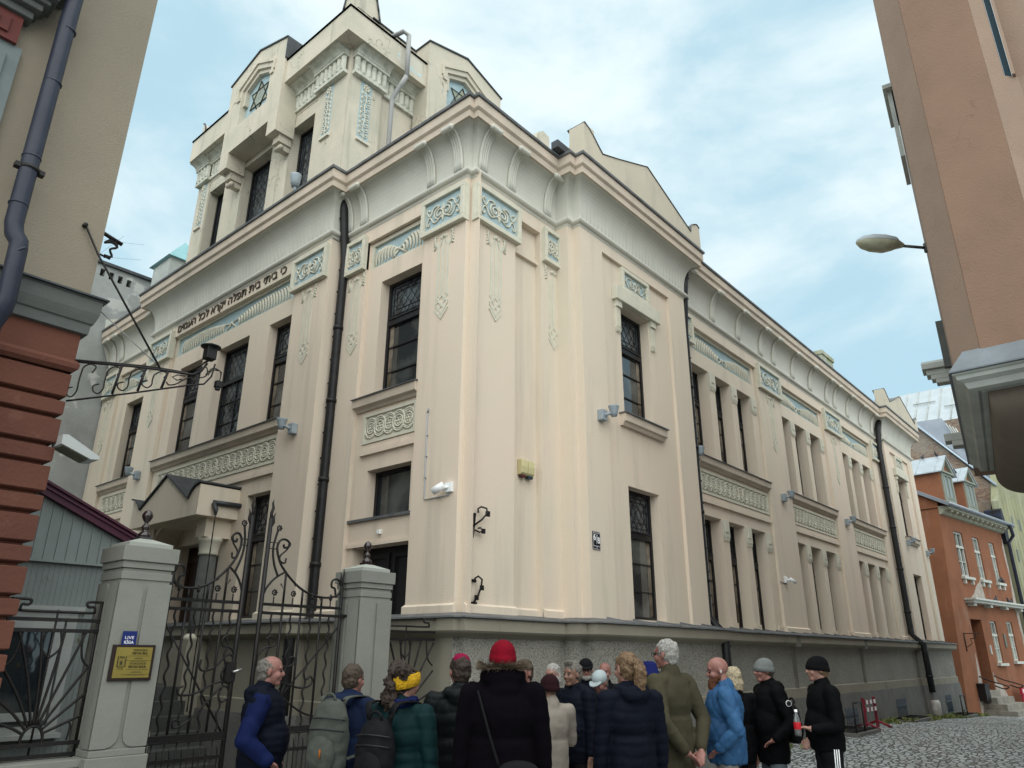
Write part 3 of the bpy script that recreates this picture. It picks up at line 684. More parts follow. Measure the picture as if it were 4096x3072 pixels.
m.tube([AF(8.9-.25*t, 13.42+.62*(1-t**2.2), .32) for t in [k/8 for k in range(9)]], .02, 4)
m.build('attic_flashing', M_DARKMET, tw)
# star gables
def gable(F, uc, oo):
    A = MB()
    outl = [(-1.13, 11.98+.0), (-1.13, 14.0), (-.07+.07, 14.33), (1.13, 14.0), (1.13, 11.98)]
    W0 = .58
    # wall with niche: pieces around the niche (no overlap)
    nic = [(-.58, 12.62), (-.58, 13.56), (0, 13.84), (.58, 13.56), (.58, 12.62)]
    A.poly(F, [(uc-1.13, 12.0), (uc+1.13, 12.0), (uc+1.13, 12.62), (uc-1.13, 12.62)], oo-.42, oo)
    A.poly(F, [(uc-1.13, 12.62), (uc-.58, 12.62), (uc-.58, 13.56), (uc-1.13, 13.56)], oo-.42, oo)
    A.poly(F, [(uc+.58, 12.62), (uc+1.13, 12.62), (uc+1.13, 13.56), (uc+.58, 13.56)], oo-.42, oo)
    A.poly(F, [(uc-1.13, 13.56), (uc-.58, 13.56), (uc, 13.84), (uc+.58, 13.56), (uc+1.13, 13.56), (uc+1.13, 14.0), (uc, 14.33), (uc-1.13, 14.0)], oo-.42, oo)
    for s in (-1, 1):    # stepped consoles
        A.fbox(F, uc+s*1.13 if s < 0 else uc+.78, uc-.78 if s < 0 else uc+1.13, 11.62, 12.0, oo-.42, oo)
        A.fbox(F, (uc-1.07) if s < 0 else uc+.84, (uc-.84) if s < 0 else uc+1.07, 11.45, 11.62, oo-.42, oo-.14)
        A.fbox(F, (uc-1.03) if s < 0 else uc+.88, (uc-.88) if s < 0 else uc+1.03, 11.32, 11.45, oo-.42, oo-.24)
        A.tube([F((uc-1.06) if s < 0 else uc+.85, 11.36, oo-.22), F((uc-.85) if s < 0 else uc+1.06, 11.36, oo-.22)], .05, 8)
    # two stepped mouldings of the niche
    for d, od in ((.12, -.07), (.05, -.13)):
        pts = [(-.58+d-.12, 12.62), (-.58+d-.12, 13.1)]
    gp = A.build('star_gable', M_TOWER, tw)
    A = MB()
    ins = lambda k: [(-.58+k, 13.25), (-.58+k, 13.56-k*.4), (0, 13.84-k*1.1), (.58-k, 13.56-k*.4), (.58-k, 13.25)]
    a0, a1 = ins(0), ins(.10)
    for i in range(4): A.poly(F, [(uc+a0[i][0], a0[i][1]), (uc+a0[i+1][0], a0[i+1][1]), (uc+a1[i+1][0], a1[i+1][1]), (uc+a1[i][0], a1[i][1])], oo-.14, oo-.05)
    out_ = [(-.70, 13.40), (-.70, 13.62), (0, 13.97), (.70, 13.62), (.70, 13.40)]; o2 = [(-.76, 13.40), (-.76, 13.66), (0, 14.035), (.76, 13.66), (.76, 13.40)]
    for i in range(4): A.poly(F, [(uc+out_[i][0], out_[i][1]), (uc+out_[i+1][0], out_[i+1][1]), (uc+o2[i+1][0], o2[i+1][1]), (uc+o2[i][0], o2[i][1])], oo-.02, oo+.035)
    for s in (-1, 1): A.fbox(F, uc+s*.67-.06, uc+s*.67+.06, 13.30, 13.40, oo-.02, oo+.035); A.fbox(F, uc+s*.53-.05, uc+s*.53+.05, 13.15, 13.25, oo-.14, oo-.05)
    A.build('niche_moulding', M_TOWER, gp)
    A = MB(); A.poly(F, [(uc+a, b) for a, b in nic], oo-.2, oo-.14); A.build('niche_ground', M_BLUE, gp)
    A = MB(); zc = 13.17
    for r_ in (PI/2, -PI/2):
        P = [(uc+.40*math.cos(r_+2*PI*k/3)*.95, zc+.40*math.sin(r_+2*PI*k/3)) for k in range(3)]; A.poly(F, P, oo-.14, oo-.128 if r_ > 0 else oo-.126)
    st = A.build('star', mat('mirror_glass_star', (.18, .20, .16), .2, (.30, .31, .20), 6, spec=.8), gp)
    A = MB()
    for r_ in (PI/2, -PI/2):
        A.tube([F(uc+.42*.95*math.cos(r_+2*PI*k/3), zc+.42*math.sin(r_+2*PI*k/3), oo-.12) for k in range(4)], .012, 4)
    A.build('star_outline', M_IRON, gp)
    A = MB(); P = [(uc-1.16, 13.99), (uc, 14.34), (uc+1.16, 13.99), (uc+1.16, 14.02), (uc, 14.375), (uc-1.16, 14.02)]; A.poly(F, P, oo-.44, oo+.03)
    A.fbox(F, uc-1.165, uc-1.13, 13.45, 14.0, oo-.44, oo+.01) if F is TF else None
    A.build('gable_flashing', M_DARKMET, gp)
gable(TF, 6.02, .41); gable(TS, 2.46, .41)
# tower windows
for u0, u1, z0, z1 in TH: window(TF, u0, u1, 9.75, z1, -.26, 'leaded')
# blue flower strips
def strip(F, u0, u1, z0, z1, o):
    A = MB(); A.fbox(F, u0, u1, z0, z1, o-.02, o+.006); p = A.build('flower_panel', M_BLUE, tw)
    A = MB(); uc = (u0+u1)/2; w = u1-u0
    A.tube([F(uc+.015*math.sin(k*1.3), z0+(z1-z0-.12)*k/14, o+.012) for k in range(15)], .014, 5)
    for k in range(9):
        zb = z0+.08+(z1-z0-.30)*k/9
        for s in (-1, 1):
            A.tube([F(uc+s*x*w, zb+q, o+.012) for x, q in ((0, 0), (.14, .02), (.3, .02), (.4, .06), (.34, .11), (.24, .10), (.25, .06))], .011, 5)
            A.ball(F(uc+s*.28*w, zb+.08, o+.012), .02, 5, 4)
    for k in range(7):
        a = 2*PI*k/7; A.ball(F(uc+.06*math.cos(a), z1-.11+.06*math.sin(a), o+.012), .032, 6, 4)
    A.ball(F(uc, z1-.11, o+.02), .03, 6, 4); A.fbox(F, u0-.02, u1+.02, z0-.05, z0, o-.02, o+.045); A.build('flower_relief', M_TRIM, p)
strip(TF, 3.58, 3.84, 11.06, 12.26, 0); strip(TF, 8.55, 8.80, 11.06, 12.26, 0); strip(TS, -.01, .25, 10.9, 12.24, 0)
# white plastic drainpipe on the tower side
m = MB(); m.tube([(.42, 3.0, 13.55), (.55, 2.62, 13.62), (.68, 2.60, 13.60), (.69, 2.60, 13.2), (.69, 2.60, 12.55)], .048, 10)
m.tube([(.69, 2.60, 12.56), (.64, 2.72, 12.35), (.62, 2.90, 12.15), (.62, 2.92, 12.05), (.62, 2.92, 9.8)], .048, 10); m.build('white_drainpipe', mat('pale_pipe', (.34, .34, .33), .6), tw)

# ---------------- street gables over the two risalits
def street_gable(x0, x1, name='street_gable'):
    m = MB(); w = x1-x0; yb = .77
    P = [(x0, 9.42), (x1, 9.42), (x1, 10.26), (x1-.12, 10.31), (x1-.30, 10.22), (x1-.40, 10.10), (x1-.42, 9.99), (x0+w*.505, 10.655), (x0+w*.25, 10.22), (x0+.54, 10.03), (x0+.42, 10.12), (x0+.28, 10.24), (x0+.12, 10.34), (x0, 10.39)]
    P = [(x0, 9.74), (x1, 9.74)] + P[2:]
    m.poly(FR, P, .45, yb)
    # left return with its curved top
    RF = lambda u, z, o: (x0+o, -u, z)
    m.poly(RF, [(yb-.001, 9.74), (yb-.001, 10.385), (.68, 10.37), (.58, 10.28), (.46, 10.10), (.38, 9.88), (.36, 9.74)], .001, .3)
    RF2 = lambda u, z, o: (x1-o, -u, z)
    m.poly(RF2, [(yb-.001, 9.74), (yb-.001, 10.255), (.68, 10.22), (.58, 10.1), (.46, 9.98), (.3, 9.74)], .001, .25)
    p = m.build(name, M_TOWER if False else mat('gable_stucco', (.54, .49, .39), .92, (.47, .43, .345), .8, bump=.25, bscale=40, streak=(.38, .36, .30), streak_s=(3, 3, .5), streak_lo=.55, streak_hi=.8, crack=(.22, .2, .17), crack_s=.8), SY)
    m = MB(); T = P[2:]
    for i in range(len(T)-1): m.tube([FR(T[i][0], T[i][1]+.012, yb-.02), FR(T[i+1][0], T[i+1][1]+.012, yb-.02)], .022, 4); 
    for i in range(len(T)-1):
        (a, b), (c, d) = T[i], T[i+1]; m.add([FR(a, b+.012, yb+.02), FR(c, d+.012, yb+.02), FR(c, d+.012, .4), FR(a, b+.012, .4)], [(0, 1, 2, 3)])
    m.build('gable_coping', M_FLASH, p)
street_gable(1.93, 6.12); street_gable(19.55, 23.78)
m = MB(); m.box((1.5, -.52, 9.76), (1.88, -.38, 9.9)); m.build('snow_guard', M_DARKMET, SY)
# chimneys and roof bits behind the eaves
m = MB(); m.box((20.0, 1.2, 9.8), (21.2, 2.0, 12.35)); m.box((19.95, 1.15, 12.35), (21.25, 2.05, 12.5)); m.build('chimney', mat('mossy_chimney', (.40, .42, .36), .95, (.25, .27, .16), 3, bump=.5, streak=(.35, .27, .07), streak_s=(2, 2, 1)), SY)
m = MB(); m.poly(lambda u, z, o: (u, 3.0+o, z), [(5.3, 12.6), (5.85, 12.6), (5.85, 14.45), (5.6, 14.5), (5.4, 14.35), (5.3, 14.1)], 0, .4); m.build('roof_horn', M_TOWER, SY)
# black drainpipes of the facade
def pipe(F, pts, r=.075, brk=None):
    A = MB(); P = [F(*p) for p in pts]; A.tube(P, r, 12)
    z0 = pts[-1][1]; z1 = pts[0][1]
    for i in range(len(pts)-1):
        a, b = Vector(P[i]), Vector(P[i+1]); n = int((b-a).length/1.25)
        for k in range(1, n+1):
            q = a+(b-a)*k/(n+.5); A.tube([q-(b-a).normalized()*.03, q+(b-a).normalized()*.03], r+.014, 12)
        for k in range(int((b-a).length/.42)):
            q = a+(b-a).normalized()*(.2+.42*k); A.ball(q+Vector((0, 0, 0))+(Vector(F(0, 0, 1))-Vector(F(0, 0, 0)))*r*.8+(Vector(F(1, 0, 0))-Vector(F(0, 0, 0)))*r*.5, .022, 5, 4)
    return A.build('drainpipe', M_PIPE, SY)
pipe(FL, [(3.02, 9.36, .20), (3.02, 9.2, .17), (3.02, 8.2, .05), (3.02, 2.35, .05), (3.02, 2.2, .05), (3.02, 2.05, .34), (3.02, 1.9, .36), (3.02, .1, .33)])
pipe(FR, [(6.02, 9.36, .42), (6.02, 8.9, .36), (6.0, 8.0, .30), (6.0, 2.4, .30), (6.0, 2.1, .58), (6.0, .1, .58)])
pipe(FR, [(19.72, 9.36, .42), (19.6, 9.0, .36), (19.5, 8.3, .32), (19.5, 2.4, .32), (19.55, 2.1, .60), (19.62, .75, .60)], .09)
m = MB(); m.lathe([(0, 0), (.1, 0), (.1, .25), (.13, .3), (.13, .62), (.1, .68), (0, .68)], (19.64, -.62, -.15), 14); m.build('pipe_shoe', M_WHITE if False else mat('white_enamel', (.5, .5, .48), .6, (.35, .3, .28), 8), SY)
# basement windows with grilles
for x0, x1, z0, z1, yy in ((16.4, 17.35, -.02, .66, .395), (21.0, 21.75, -.1, .62, .62), (12.2, 13.1, .0, .62, .395)):
    a = MB(); a.fbox(FR, x0, x1, z0, z1, yy-.16, yy-.04); p = a.build('basement_window', M_FRAME, SY); a = MB()
    for k in range(8): a.tube([FR(x0+.05+(x1-x0-.1)*k/7, z0, yy+.01), FR(x0+.05+(x1-x0-.1)*k/7, z1, yy+.01)], .012, 5)
    for q in (.3, .75): a.fbox(FR, x0, x1, z0+(z1-z0)*q-.02, z0+(z1-z0)*q+.02, yy, yy+.02)
    a.build('grille', mat('blue_grille', (.05, .07, .09), .6), p)

# ================================================================== ground, street
def gz(x, y=0):
    P = [(-100, 0), (2, 0), (10, .18), (15, .19), (19, .06), (23, -.05), (26.5, -.29), (32, -.4), (200, -.6)]
    for (a, b), (c, d) in zip(P, P[1:]):
        if a <= x <= c: return b+(d-b)*(x-a)/(c-a)
    return 0
def cobble(name, ang, sx, sy, c1, c2, joint):
    m = bpy.data.materials.new(name); m.use_nodes = True; t = m.node_tree; nd = t.nodes; ln = t.links; b = nd['Principled BSDF']; b.inputs['Roughness'].default_value = .62
    b.inputs['Specular IOR Level'].default_value = .4
    g = nd.new('ShaderNodeNewGeometry'); nz = nd.new('ShaderNodeTexNoise'); nz.inputs['Scale'].default_value = 1.6; nz.inputs['Detail'].default_value = 3; ln.new(g.outputs['Position'], nz.inputs['Vector'])
    sc = nd.new('ShaderNodeVectorMath'); sc.operation = 'SCALE'; sc.inputs['Scale'].default_value = .22; ln.new(nz.outputs['Color'], sc.inputs[0])
    ad = nd.new('ShaderNodeVectorMath'); ln.new(g.outputs['Position'], ad.inputs[0]); ln.new(sc.outputs[0], ad.inputs[1])
    mp = nd.new('ShaderNodeMapping'); mp.inputs['Rotation'].default_value = (0, 0, ang); mp.inputs['Scale'].default_value = (sx, sy, 0); ln.new(ad.outputs[0], mp.inputs[0])
    v = nd.new('ShaderNodeTexVoronoi'); v.feature = 'DISTANCE_TO_EDGE'; v.inputs['Scale'].default_value = 1; v.inputs['Randomness'].default_value = .72; ln.new(mp.outputs[0], v.inputs['Vector'])
    v2 = nd.new('ShaderNodeTexVoronoi'); v2.inputs['Scale'].default_value = 1; v2.inputs['Randomness'].default_value = .72; ln.new(mp.outputs[0], v2.inputs['Vector'])
    sp = nd.new('ShaderNodeSeparateColor'); ln.new(v2.outputs['Color'], sp.inputs[0])
    mx = nd.new('ShaderNodeMixRGB'); mx.inputs[1].default_value = (*c1, 1); mx.inputs[2].default_value = (*c2, 1); ln.new(sp.outputs[0], mx.inputs[0])
    r = nd.new('ShaderNodeMapRange'); r.inputs[1].default_value = .02; r.inputs[2].default_value = .13; ln.new(v.outputs['Distance'], r.inputs[0])
    m2 = nd.new('ShaderNodeMixRGB'); m2.inputs[1].default_value = (*joint, 1); ln.new(r.outputs[0], m2.inputs[0]); ln.new(mx.outputs[0], m2.inputs[2])
    n3 = nd.new('ShaderNodeTexNoise'); n3.inputs['Scale'].default_value = .5; n3.inputs['Detail'].default_value = 5; ln.new(g.outputs['Position'], n3.inputs['Vector'])
    r3 = nd.new('ShaderNodeMapRange'); r3.inputs[1].default_value = .5; r3.inputs[2].default_value = .7; r3.inputs[4].default_value = .5; ln.new(n3.outputs['Fac'], r3.inputs[0])
    m3 = nd.new('ShaderNodeMixRGB'); m3.inputs[2].default_value = (.19, .165, .125, 1); ln.new(r3.outputs[0], m3.inputs[0]); ln.new(m2.outputs[0], m3.inputs[1]); ln.new(m3.outputs[0], b.inputs['Base Color'])
    n4 = nd.new('ShaderNodeTexNoise'); n4.inputs['Scale'].default_value = 28; n4.inputs['Detail'].default_value = 4; ln.new(g.outputs['Position'], n4.inputs['Vector'])
    pw = nd.new('ShaderNodeMath'); pw.operation = 'POWER'; pw.inputs[1].default_value = .5; ln.new(r.outputs[0], pw.inputs[0])
    ma = nd.new('ShaderNodeMath'); ma.operation = 'MULTIPLY_ADD'; ma.inputs[1].default_value = .25; ln.new(n4.outputs['Fac'], ma.inputs[0]); ln.new(pw.outputs[0], ma.inputs[2])
    bp = nd.new('ShaderNodeBump'); bp.inputs['Strength'].default_value = 1; bp.inputs['Distance'].default_value = .035; ln.new(ma.outputs[0], bp.inputs['Height']); ln.new(bp.outputs[0], b.inputs['Normal'])
    return m
M_COB = cobble('cobblestones', R(58), 5.2, 9.5, (.36, .39, .39), (.46, .48, .48), (.10, .10, .09))
m = MB(); xs = [-120, -60, -30, -12, -4, 0, 2, 4, 6, 8, 10, 12.5, 15, 17, 19, 21, 23, 25, 26.5, 29, 32, 40, 70, 150]; ys = [-60, -20, -9, -6, -4, -2, -1, 0, 1, 5, 20, 60]
vs = [(x, y, gz(x)) for y in ys for x in xs]; n = len(xs)
m.add(vs, [(j*n+i, j*n+i+1, (j+1)*n+i+1, (j+1)*n+i) for j in range(len(ys)-1) for i in range(n-1)], True)
tag(m.build('street', M_COB), kind='structure')
# weeds along the wall foot
M_WEED = mat('weed_green', (.10, .14, .035), .8, (.20, .20, .07), 9)
m = MB(); rnd = random.Random(3)
def tuft(m, x, y, z, h, n, rr):
    for k in range(n):
        a = rnd.uniform(0, 2*PI); b = rnd.uniform(0, rr); px, py = x+b*math.cos(a), y+b*math.sin(a); l = h*rnd.uniform(.4, 1); d = rnd.uniform(.2, .9)*l; a2 = rnd.uniform(0, 2*PI); w = .008+.01*rnd.random()
        dx, dy = math.cos(a2)*d, math.sin(a2)*d; nx, ny = -math.sin(a2)*w, math.cos(a2)*w
        m.add([(px-nx, py-ny, z), (px+nx, py+ny, z), (px+dx*.5+nx, py+dy*.5+ny, z+l*.7), (px+dx*.5-nx, py+dy*.5-ny, z+l*.7), (px+dx, py+dy, z+l*.85)], [(0, 1, 2, 3), (3, 2, 4)])
for k in range(300):
    x = rnd.choice([rnd.uniform(14.5, 24), rnd.uniform(7, 25), rnd.uniform(18.5, 23)]); off = .42 if x < 19.7 else .66
    if 12 < x < 14 and rnd.random() < .5: continue
    tuft(m, x, -off-.25*rnd.random()**2*2-.03, gz(x), rnd.uniform(.05, .16), 12, .14)
for k in range(240): tuft(m, rnd.uniform(-1.2, 1.6)-1.2, rnd.uniform(3.2, 8.6), 0, rnd.uniform(.03, .10), 10, .2)
tag(m.build('weeds', M_WEED), kind='stuff')
# courtyard floor inside the gate
m = MB(); m.box((-4.7, 1.2, -.05), (-.15, 13.2, .01)); tag(m.build('courtyard_paving', mat('mossy_setts', (.10, .105, .09), .85, (.09, .12, .035), 1.7, detail=8, bump=1.0, bscale=9, bdist=.04, grit=(.2, .2, .18), gscale=6)), kind='structure')

# ================================================================== left house
LF = lambda u, z, o: (u, -.10-o, z)
LH = empty('left_house', (-9, 4, 0), 'beige plastered house with red-brown rusticated ground floor and grey string course at the left', 'house')
m = MB(); m.fbox(LF, -16, -4.745, 4.55, 9.0, -9, 0); m.fbox(LF, -16, -4.75, 9.0, 12, -9, -4.4); m.build('upper_wall', M_LWALL, LH)  # unseen stepped top is made up, low in front to let in light
m = MB(); m.fbox(LF, -16, -4.80, -.3, 4.30, -8.9, -.055)
z = -.3; big = True; zz = [3.93]
while zz[-1] > 0: zz.append(zz[-1]-(.235 if big else .155)); big = not big
m.build('ground_floor_wall', M_LRUST, LH)
m = MB()
for a, b in zip(zz, zz[1:]):
    t, q = a-.022, b+.022
    P = [(-.06, q-.02), (-.006, q-.003), (0, q+.003), (0, t-.003), (-.006, t+.001), (-.06, t+.012)]
    m.add([LF(u, z_, o) for u in (-16,) for o, z_ in P] + [LF(-4.745+o, z_, o) for o, z_ in P] + [(-4.745+o, 8.9, z_) for o, z_ in P],
          [(i, i+1, i+7, i+6) for i in range(5)] + [(i+6, i+7, i+13, i+12) for i in range(5)], False)
m.fbox(LF, -16, -4.745, 3.95, 4.3, -8.9, -.0)
sweep(m, [(-4.745, 8.9), (-4.745, -.10), (-16, -.10)][::-1] if False else [(-16, -.10), (-4.745, -.10), (-4.745, 8.9)], [(0, 3.93), (.03, 3.96), (.035, 4.0), (.015, 4.03), (0, 4.03)])
m.build('rustication', M_LRUST, LH)
m = MB(); sweep(m, [(-16, -.10), (-4.745, -.10), (-4.745, 8.9)], [(0, 4.27), (.04, 4.275), (.045, 4.36), (.06, 4.37), (.075, 4.42), (.085, 4.46), (.09, 4.57), (.11, 4.58), (.0, 4.62)]); m.build('string_course', M_LTRIM, LH)
m = MB(); sweep(m, [(-16, -.10), (-4.745, -.10), (-4.745, 8.9)], [(.11, 4.585), (.125, 4.59), (.125, 4.605), (0, 4.66)]); m.build('course_flashing', M_DARKMET, LH)
# window surround at the far left with hood
m = MB(); m.fbox(LF, -7.4, -5.70, 5.2, 6.62, 0, .06); m.fbox(LF, -7.4, -5.80, 5.2, 6.50, .06, .085); wn = m.build('window', mat('green_grey_frame', (.16, .19, .19), .7, (.13, .155, .155), 4), LH)
m = MB(); m.fbox(LF, -7.3, -5.90, 5.3, 6.36, .08, .09); m.build('pane', M_GLASS, wn)
m = MB(); m.fbox(LF, -7.4, -5.755, 6.62, 6.90, 0, .10); m.fbox(LF, -7.4, -5.84, 6.68, 6.84, .10, .12); m.fbox(LF, -7.4, -5.92, 6.72, 6.80, .12, .135); m.build('red_panel', mat('dull_red_panel', (.13, .035, .03), .8, (.10, .03, .025), 3), LH)
m = MB()
for k, (a, b, c) in enumerate(((6.90, 6.98, .14), (6.98, 7.05, .20), (7.05, 7.10, .24), (7.10, 7.22, .30))): m.fbox(LF, -7.4, -5.70+.04*k, a, b, 0, c)
m.poly(LF, [(-7.4, 7.22), (-5.50, 7.26), (-5.50, 7.30), (-5.9, 7.50), (-7.4, 8.2)], 0, .33); m.build('window_hood', M_LTRIM, LH, bevel=.012)
# roof-edge bracket peeping past the corner
m = MB(); E0 = (-4.74, 5.6, 0)
m.poly(lambda u, z, o: (-4.75+u, 4.6+o, z), [(0, 11.05), (.55, 11.35), (.62, 11.42), (.70, 11.75), (0, 12.0)], 0, 1.3); eb = m.build('eaves_box', mat('eaves_board', (.28, .22, .17), .9), LH)
m = MB(); m.poly(lambda u, z, o: (-4.75+u, 4.55+o, z), [(0, 12.35), (1.0, 11.72), (1.02, 11.76), (0, 12.42)], -.2, 1.5); m.build('eaves_flashing', M_DARKMET, LH)
# downpipe
m = MB(); m.tube([(-5.485, -.33, 12), (-5.47, -.33, 7), (-5.455, -.33, 4.93), (-5.435, -.335, 4.84), (-5.395, -.35, 4.78), (-5.388, -.35, 4.72), (-5.375, -.35, 4.28), (-5.38, -.33, 4.2), (-5.41, -.27, 4.08), (-5.41, -.26, 3.9), (-5.41, -.25, 0)], .068, 16)
for z_ in (5.10, 5.55, 6.32, 6.9, 4.70): m.tube([(-5.46 if z_ > 4.8 else -5.375, -.33 if z_ > 4.8 else -.35, z_-.006), (-5.46 if z_ > 4.8 else -5.388, -.33 if z_ > 4.8 else -.35, z_+.006)], .0725, 16)
dp = m.build('drainpipe', M_DPIPE, LH)
m = MB(); m.tube([(-5.453, -.33, 5.425), (-5.453, -.33, 5.455)], .076, 16); m.box((-5.56, -.36, 5.42), (-5.52, -.3, 5.46)); m.box((-5.385, -.36, 5.42), (-5.345, -.3, 5.46)); m.box((-5.47, -.33, 5.43), (-5.44, -.1, 5.45)); m.build('pipe_clamp', M_IRON, dp)
# grey box lamp on the corner
m = MB(); m.poly(lambda u, z, o: (-4.745+u, -.12+o, z), [(0, 3.30), (.24, 3.215), (.30, 3.225), (.30, 3.25), (.04, 3.38), (0, 3.375)], -.10, .12)
tag(m.build('box_lamp', mat('pale_grey_metal', (.42, .44, .43), .5)), 'pale wedge-shaped box lamp sticking out of the red-brown house corner', 'lamp')
m = MB(); m.poly(lambda u, z, o: (-4.745+u, -.12+o, z), [(.02, 3.285), (.22, 3.212), (.22, 3.218), (.02, 3.295)], -.08, .10); o = m.build('lamp_lens', mat('olive_lens', (.09, .09, .055), .4)); o.parent = bpy.data.objects['box_lamp']

# wrought iron arm with lantern-like camera housing
ADIR = Vector((math.cos(R(-32)), math.sin(R(-32)), 0)); AO = Vector((-4.745, -.10, 0))
AF_ = lambda s, z, o: tuple(AO + ADIR*s + Vector((0, 0, z)) + Vector((-ADIR.y, ADIR.x, 0))*o)
ARM = empty('iron_arm', (-4.745, -.10, 4.0), 'black wrought iron arm with S scrolls reaching out from the red-brown house corner', 'wall bracket')
ARM.name = 'scrolled_bracket'
m = MB(); m.tube([AF_(0, 4.03, 0), AF_(.42, 4.04, 0), AF_(.66, 4.035, 0), AF_(.92, 4.02, 0), AF_(.98, 4.06, 0), AF_(1.02, 4.14, 0)], .011, 6); m.tube([AF_(0, 3.68, 0), AF_(.47, 3.80, 0), AF_(.9, 3.92, 0), AF_(1.02, 3.945, 0), AF_(1.07, 4.02, 0), AF_(1.085, 4.14, 0)], .008, 6)
for s in (.335, .522, .70, .945): m.tube([AF_(s+.02, 4.03, 0), AF_(s-.01, 3.69+.255*s, 0)], .012 if s < .9 else .008, 4)
m.build('bracket_bars', M_IRON, ARM)
for s, k in ((.06, 1), (.25, 1), (.43, .9), (.61, .75)):
    m = MB(); zb = 3.695+.255*s+.01; zt = 4.02; h = zt-zb
    P = [(s+.085, zt-.075*k*1.0), (s+.105, zt-.02*k), (s+.06, zt-.0), (s+.015, zt-.03), (s+.005, zt-h*.3), (s+.0, zt-h*.55), (s-.0, zb+h*.18), (s-.03, zb), (s-.07, zb+.02), (s-.075, zb+.065*k), (s-.035, zb+.085*k)]
    m.tube([AF_(p.x, p.y, 0) for p in smooth_pts([(a, b, 0) for a, b in P], 4)], .0065, 5); m.build('scroll', M_IRON, ARM)
m = MB(); P = [(.86, 4.0), (.80, 4.005), (.76, 3.98), (.80, 3.955), (.84, 3.97)]; m.tube([AF_(*p, 0) for p in P], .006, 5)
P = [(.72, 3.93), (.745, 3.905), (.80, 3.92), (.86, 3.97), (.905, 3.99), (.93, 3.965)]; m.tube([AF_(p.x, p.y, 0) for p in smooth_pts([(a, b, 0) for a, b in P], 4)], .0065, 5); m.build('scroll', M_IRON, ARM)
m = MB(); m.tube([AF_(.16, 5.27, .0), AF_(-.0, 5.06, -.0)], .001, 4); m.tube([(-4.913, -.13, 5.263), AF_(0, 5.03, -.05), AF_(.66, 4.035, 0)], .009, 6); m.tube([(-4.913, -.10, 5.263), (-4.913, -.14, 5.263)], .02, 8); m.build('tie_rod', M_IRON, ARM)
m = MB(); m.tube([AF_(.06, 4.56, .05), AF_(.66, 4.045, 0)], .0045, 5); m.build('thin_rod', mat('grey_rod', (.2, .2, .2), .5), ARM)
# cables and small camera
m = MB()
for k in range(3): m.tube([AF_(p.x, p.y, .01*k) for p in smooth_pts([(.0, 4.045, 0), (.5, 4.055-.004*k, 0), (.8, 4.04, 0), (.93, 4.02, 0), (.965-.01*k, 4.06, 0), (.99, 4.14, 0), (1.03, 4.17, 0)], 4)], .0055, 5)
for k in range(3): m.tube([AF_(p.x, p.y, .006*k) for p in smooth_pts([(1.02+.01*k, 4.03, 0), (1.07, 4.10-.01*k, 0), (1.13+.005*k, 4.08, 0), (1.145, 4.03, 0), (1.14, 3.98, 0)], 4)], .004, 5)
m.tube([AF_(p.x, p.y, 0) for p in smooth_pts([(.96, 4.08, 0), (.94, 4.03, 0), (.98, 4.0, 0), (1.03, 4.03, 0), (1.02, 4.10, 0), (.97, 4.09, 0)], 4)], .006, 5); m.build('cable', M_IRON, ARM)
LC = empty('round_hooded_box', AF_(1.03, 4.18, 0), 'black box under a round flat hood at the tip of the iron arm', 'camera housing')
m = MB(); c = AF_(1.03, 0, 0); m.lathe([(0, 4.325), (.03, 4.325), (.085, 4.30), (.088, 4.293), (0, 4.293)], (c[0], c[1], 0), 20); m.build('hood', M_IRON, LC)
m = MB(); a = AF_(1.03, 4.235, 0); m.box((a[0]-.045, a[1]-.045, 4.175), (a[0]+.045, a[1]+.045, 4.292)); m.build('housing', M_IRON, LC, bevel=.006)
m = MB(); a = AF_(1.135, 3.945, 0); m.box((a[0]-.025, a[1]-.025, 3.925), (a[0]+.03, a[1]+.03, 3.985)); m.box((a[0]-.018, a[1]-.018, 3.90), (a[0]+.02, a[1]+.02, 3.93)); tag(m.build('small_camera', M_IRON, bevel=.006), 'tiny black camera hanging on grey cables below the iron arm', 'camera')
m = MB(); q = [(-4.70, .6, 6.0)]
for k in range(3): m.tube([(p.x, .6, p.y) for p in smooth_pts([(-4.52+.0*k, 5.55, 0), (-4.45, 5.62-.02*k, 0), (-4.40, 5.55, 0), (-4.46, 5.50, 0), (-4.43, 5.43, 0), (-4.50, 5.40+.01*k, 0)], 3)], .012, 5)
m.tube([(-4.6, .6, 5.66), (-4.36, .6, 5.60)], .02, 6); m.tube([(-4.6, .6, 5.42), (-4.44, .6, 5.40)], .01, 6); o = m.build('iron_scroll', M_IRON, LH)

# ================================================================== old party wall, shed
PW = empty('party_wall_house', (-1, 15, 0), 'tall old house end with stained grey plaster and four small attic openings', 'house')
m = MB(); PF = lambda u, z, o: (u, 13.3-o, z)
hl = [(-.72+.235*k, -.60+.235*k, 11.28-.02*k, 11.50-.02*k, .3) for k in range(4)]
wall(m, PF, -6, 2.5, -.2, 11.62, 0, .4, hl); m.fbox(PF, -6, 2.5, -.2, 11.55, -5, -.42); m.build('wall', M_PARTY, PW)
m = MB(); m.fbox(PF, -6, 2.6, 11.62, 11.70, -5, .08); m.build('roof_edge', M_DARKMET, PW)
m = MB(); m.poly(PF, [(-.30, 9.72), (.45, 9.9), (.5, 10.1), (.0, 10.22), (-.33, 10.1)], 0, .02); m.build('patch', M_PEEL, PW)
SH = empty('shed', (-4.4, 4, 0), 'low grey metal-clad shed with a dark red roof edge behind the railing', 'shed')
SF = lambda u, z, o: (u, 1.8-o, z)
M_SHED = mat('shed_cladding', (.19, .22, .215), .6, (.16, .185, .18), 2, bump=.1, streak=(.10, .09, .06), streak_s=(6, 6, 6), streak_lo=.64, streak_hi=.72)
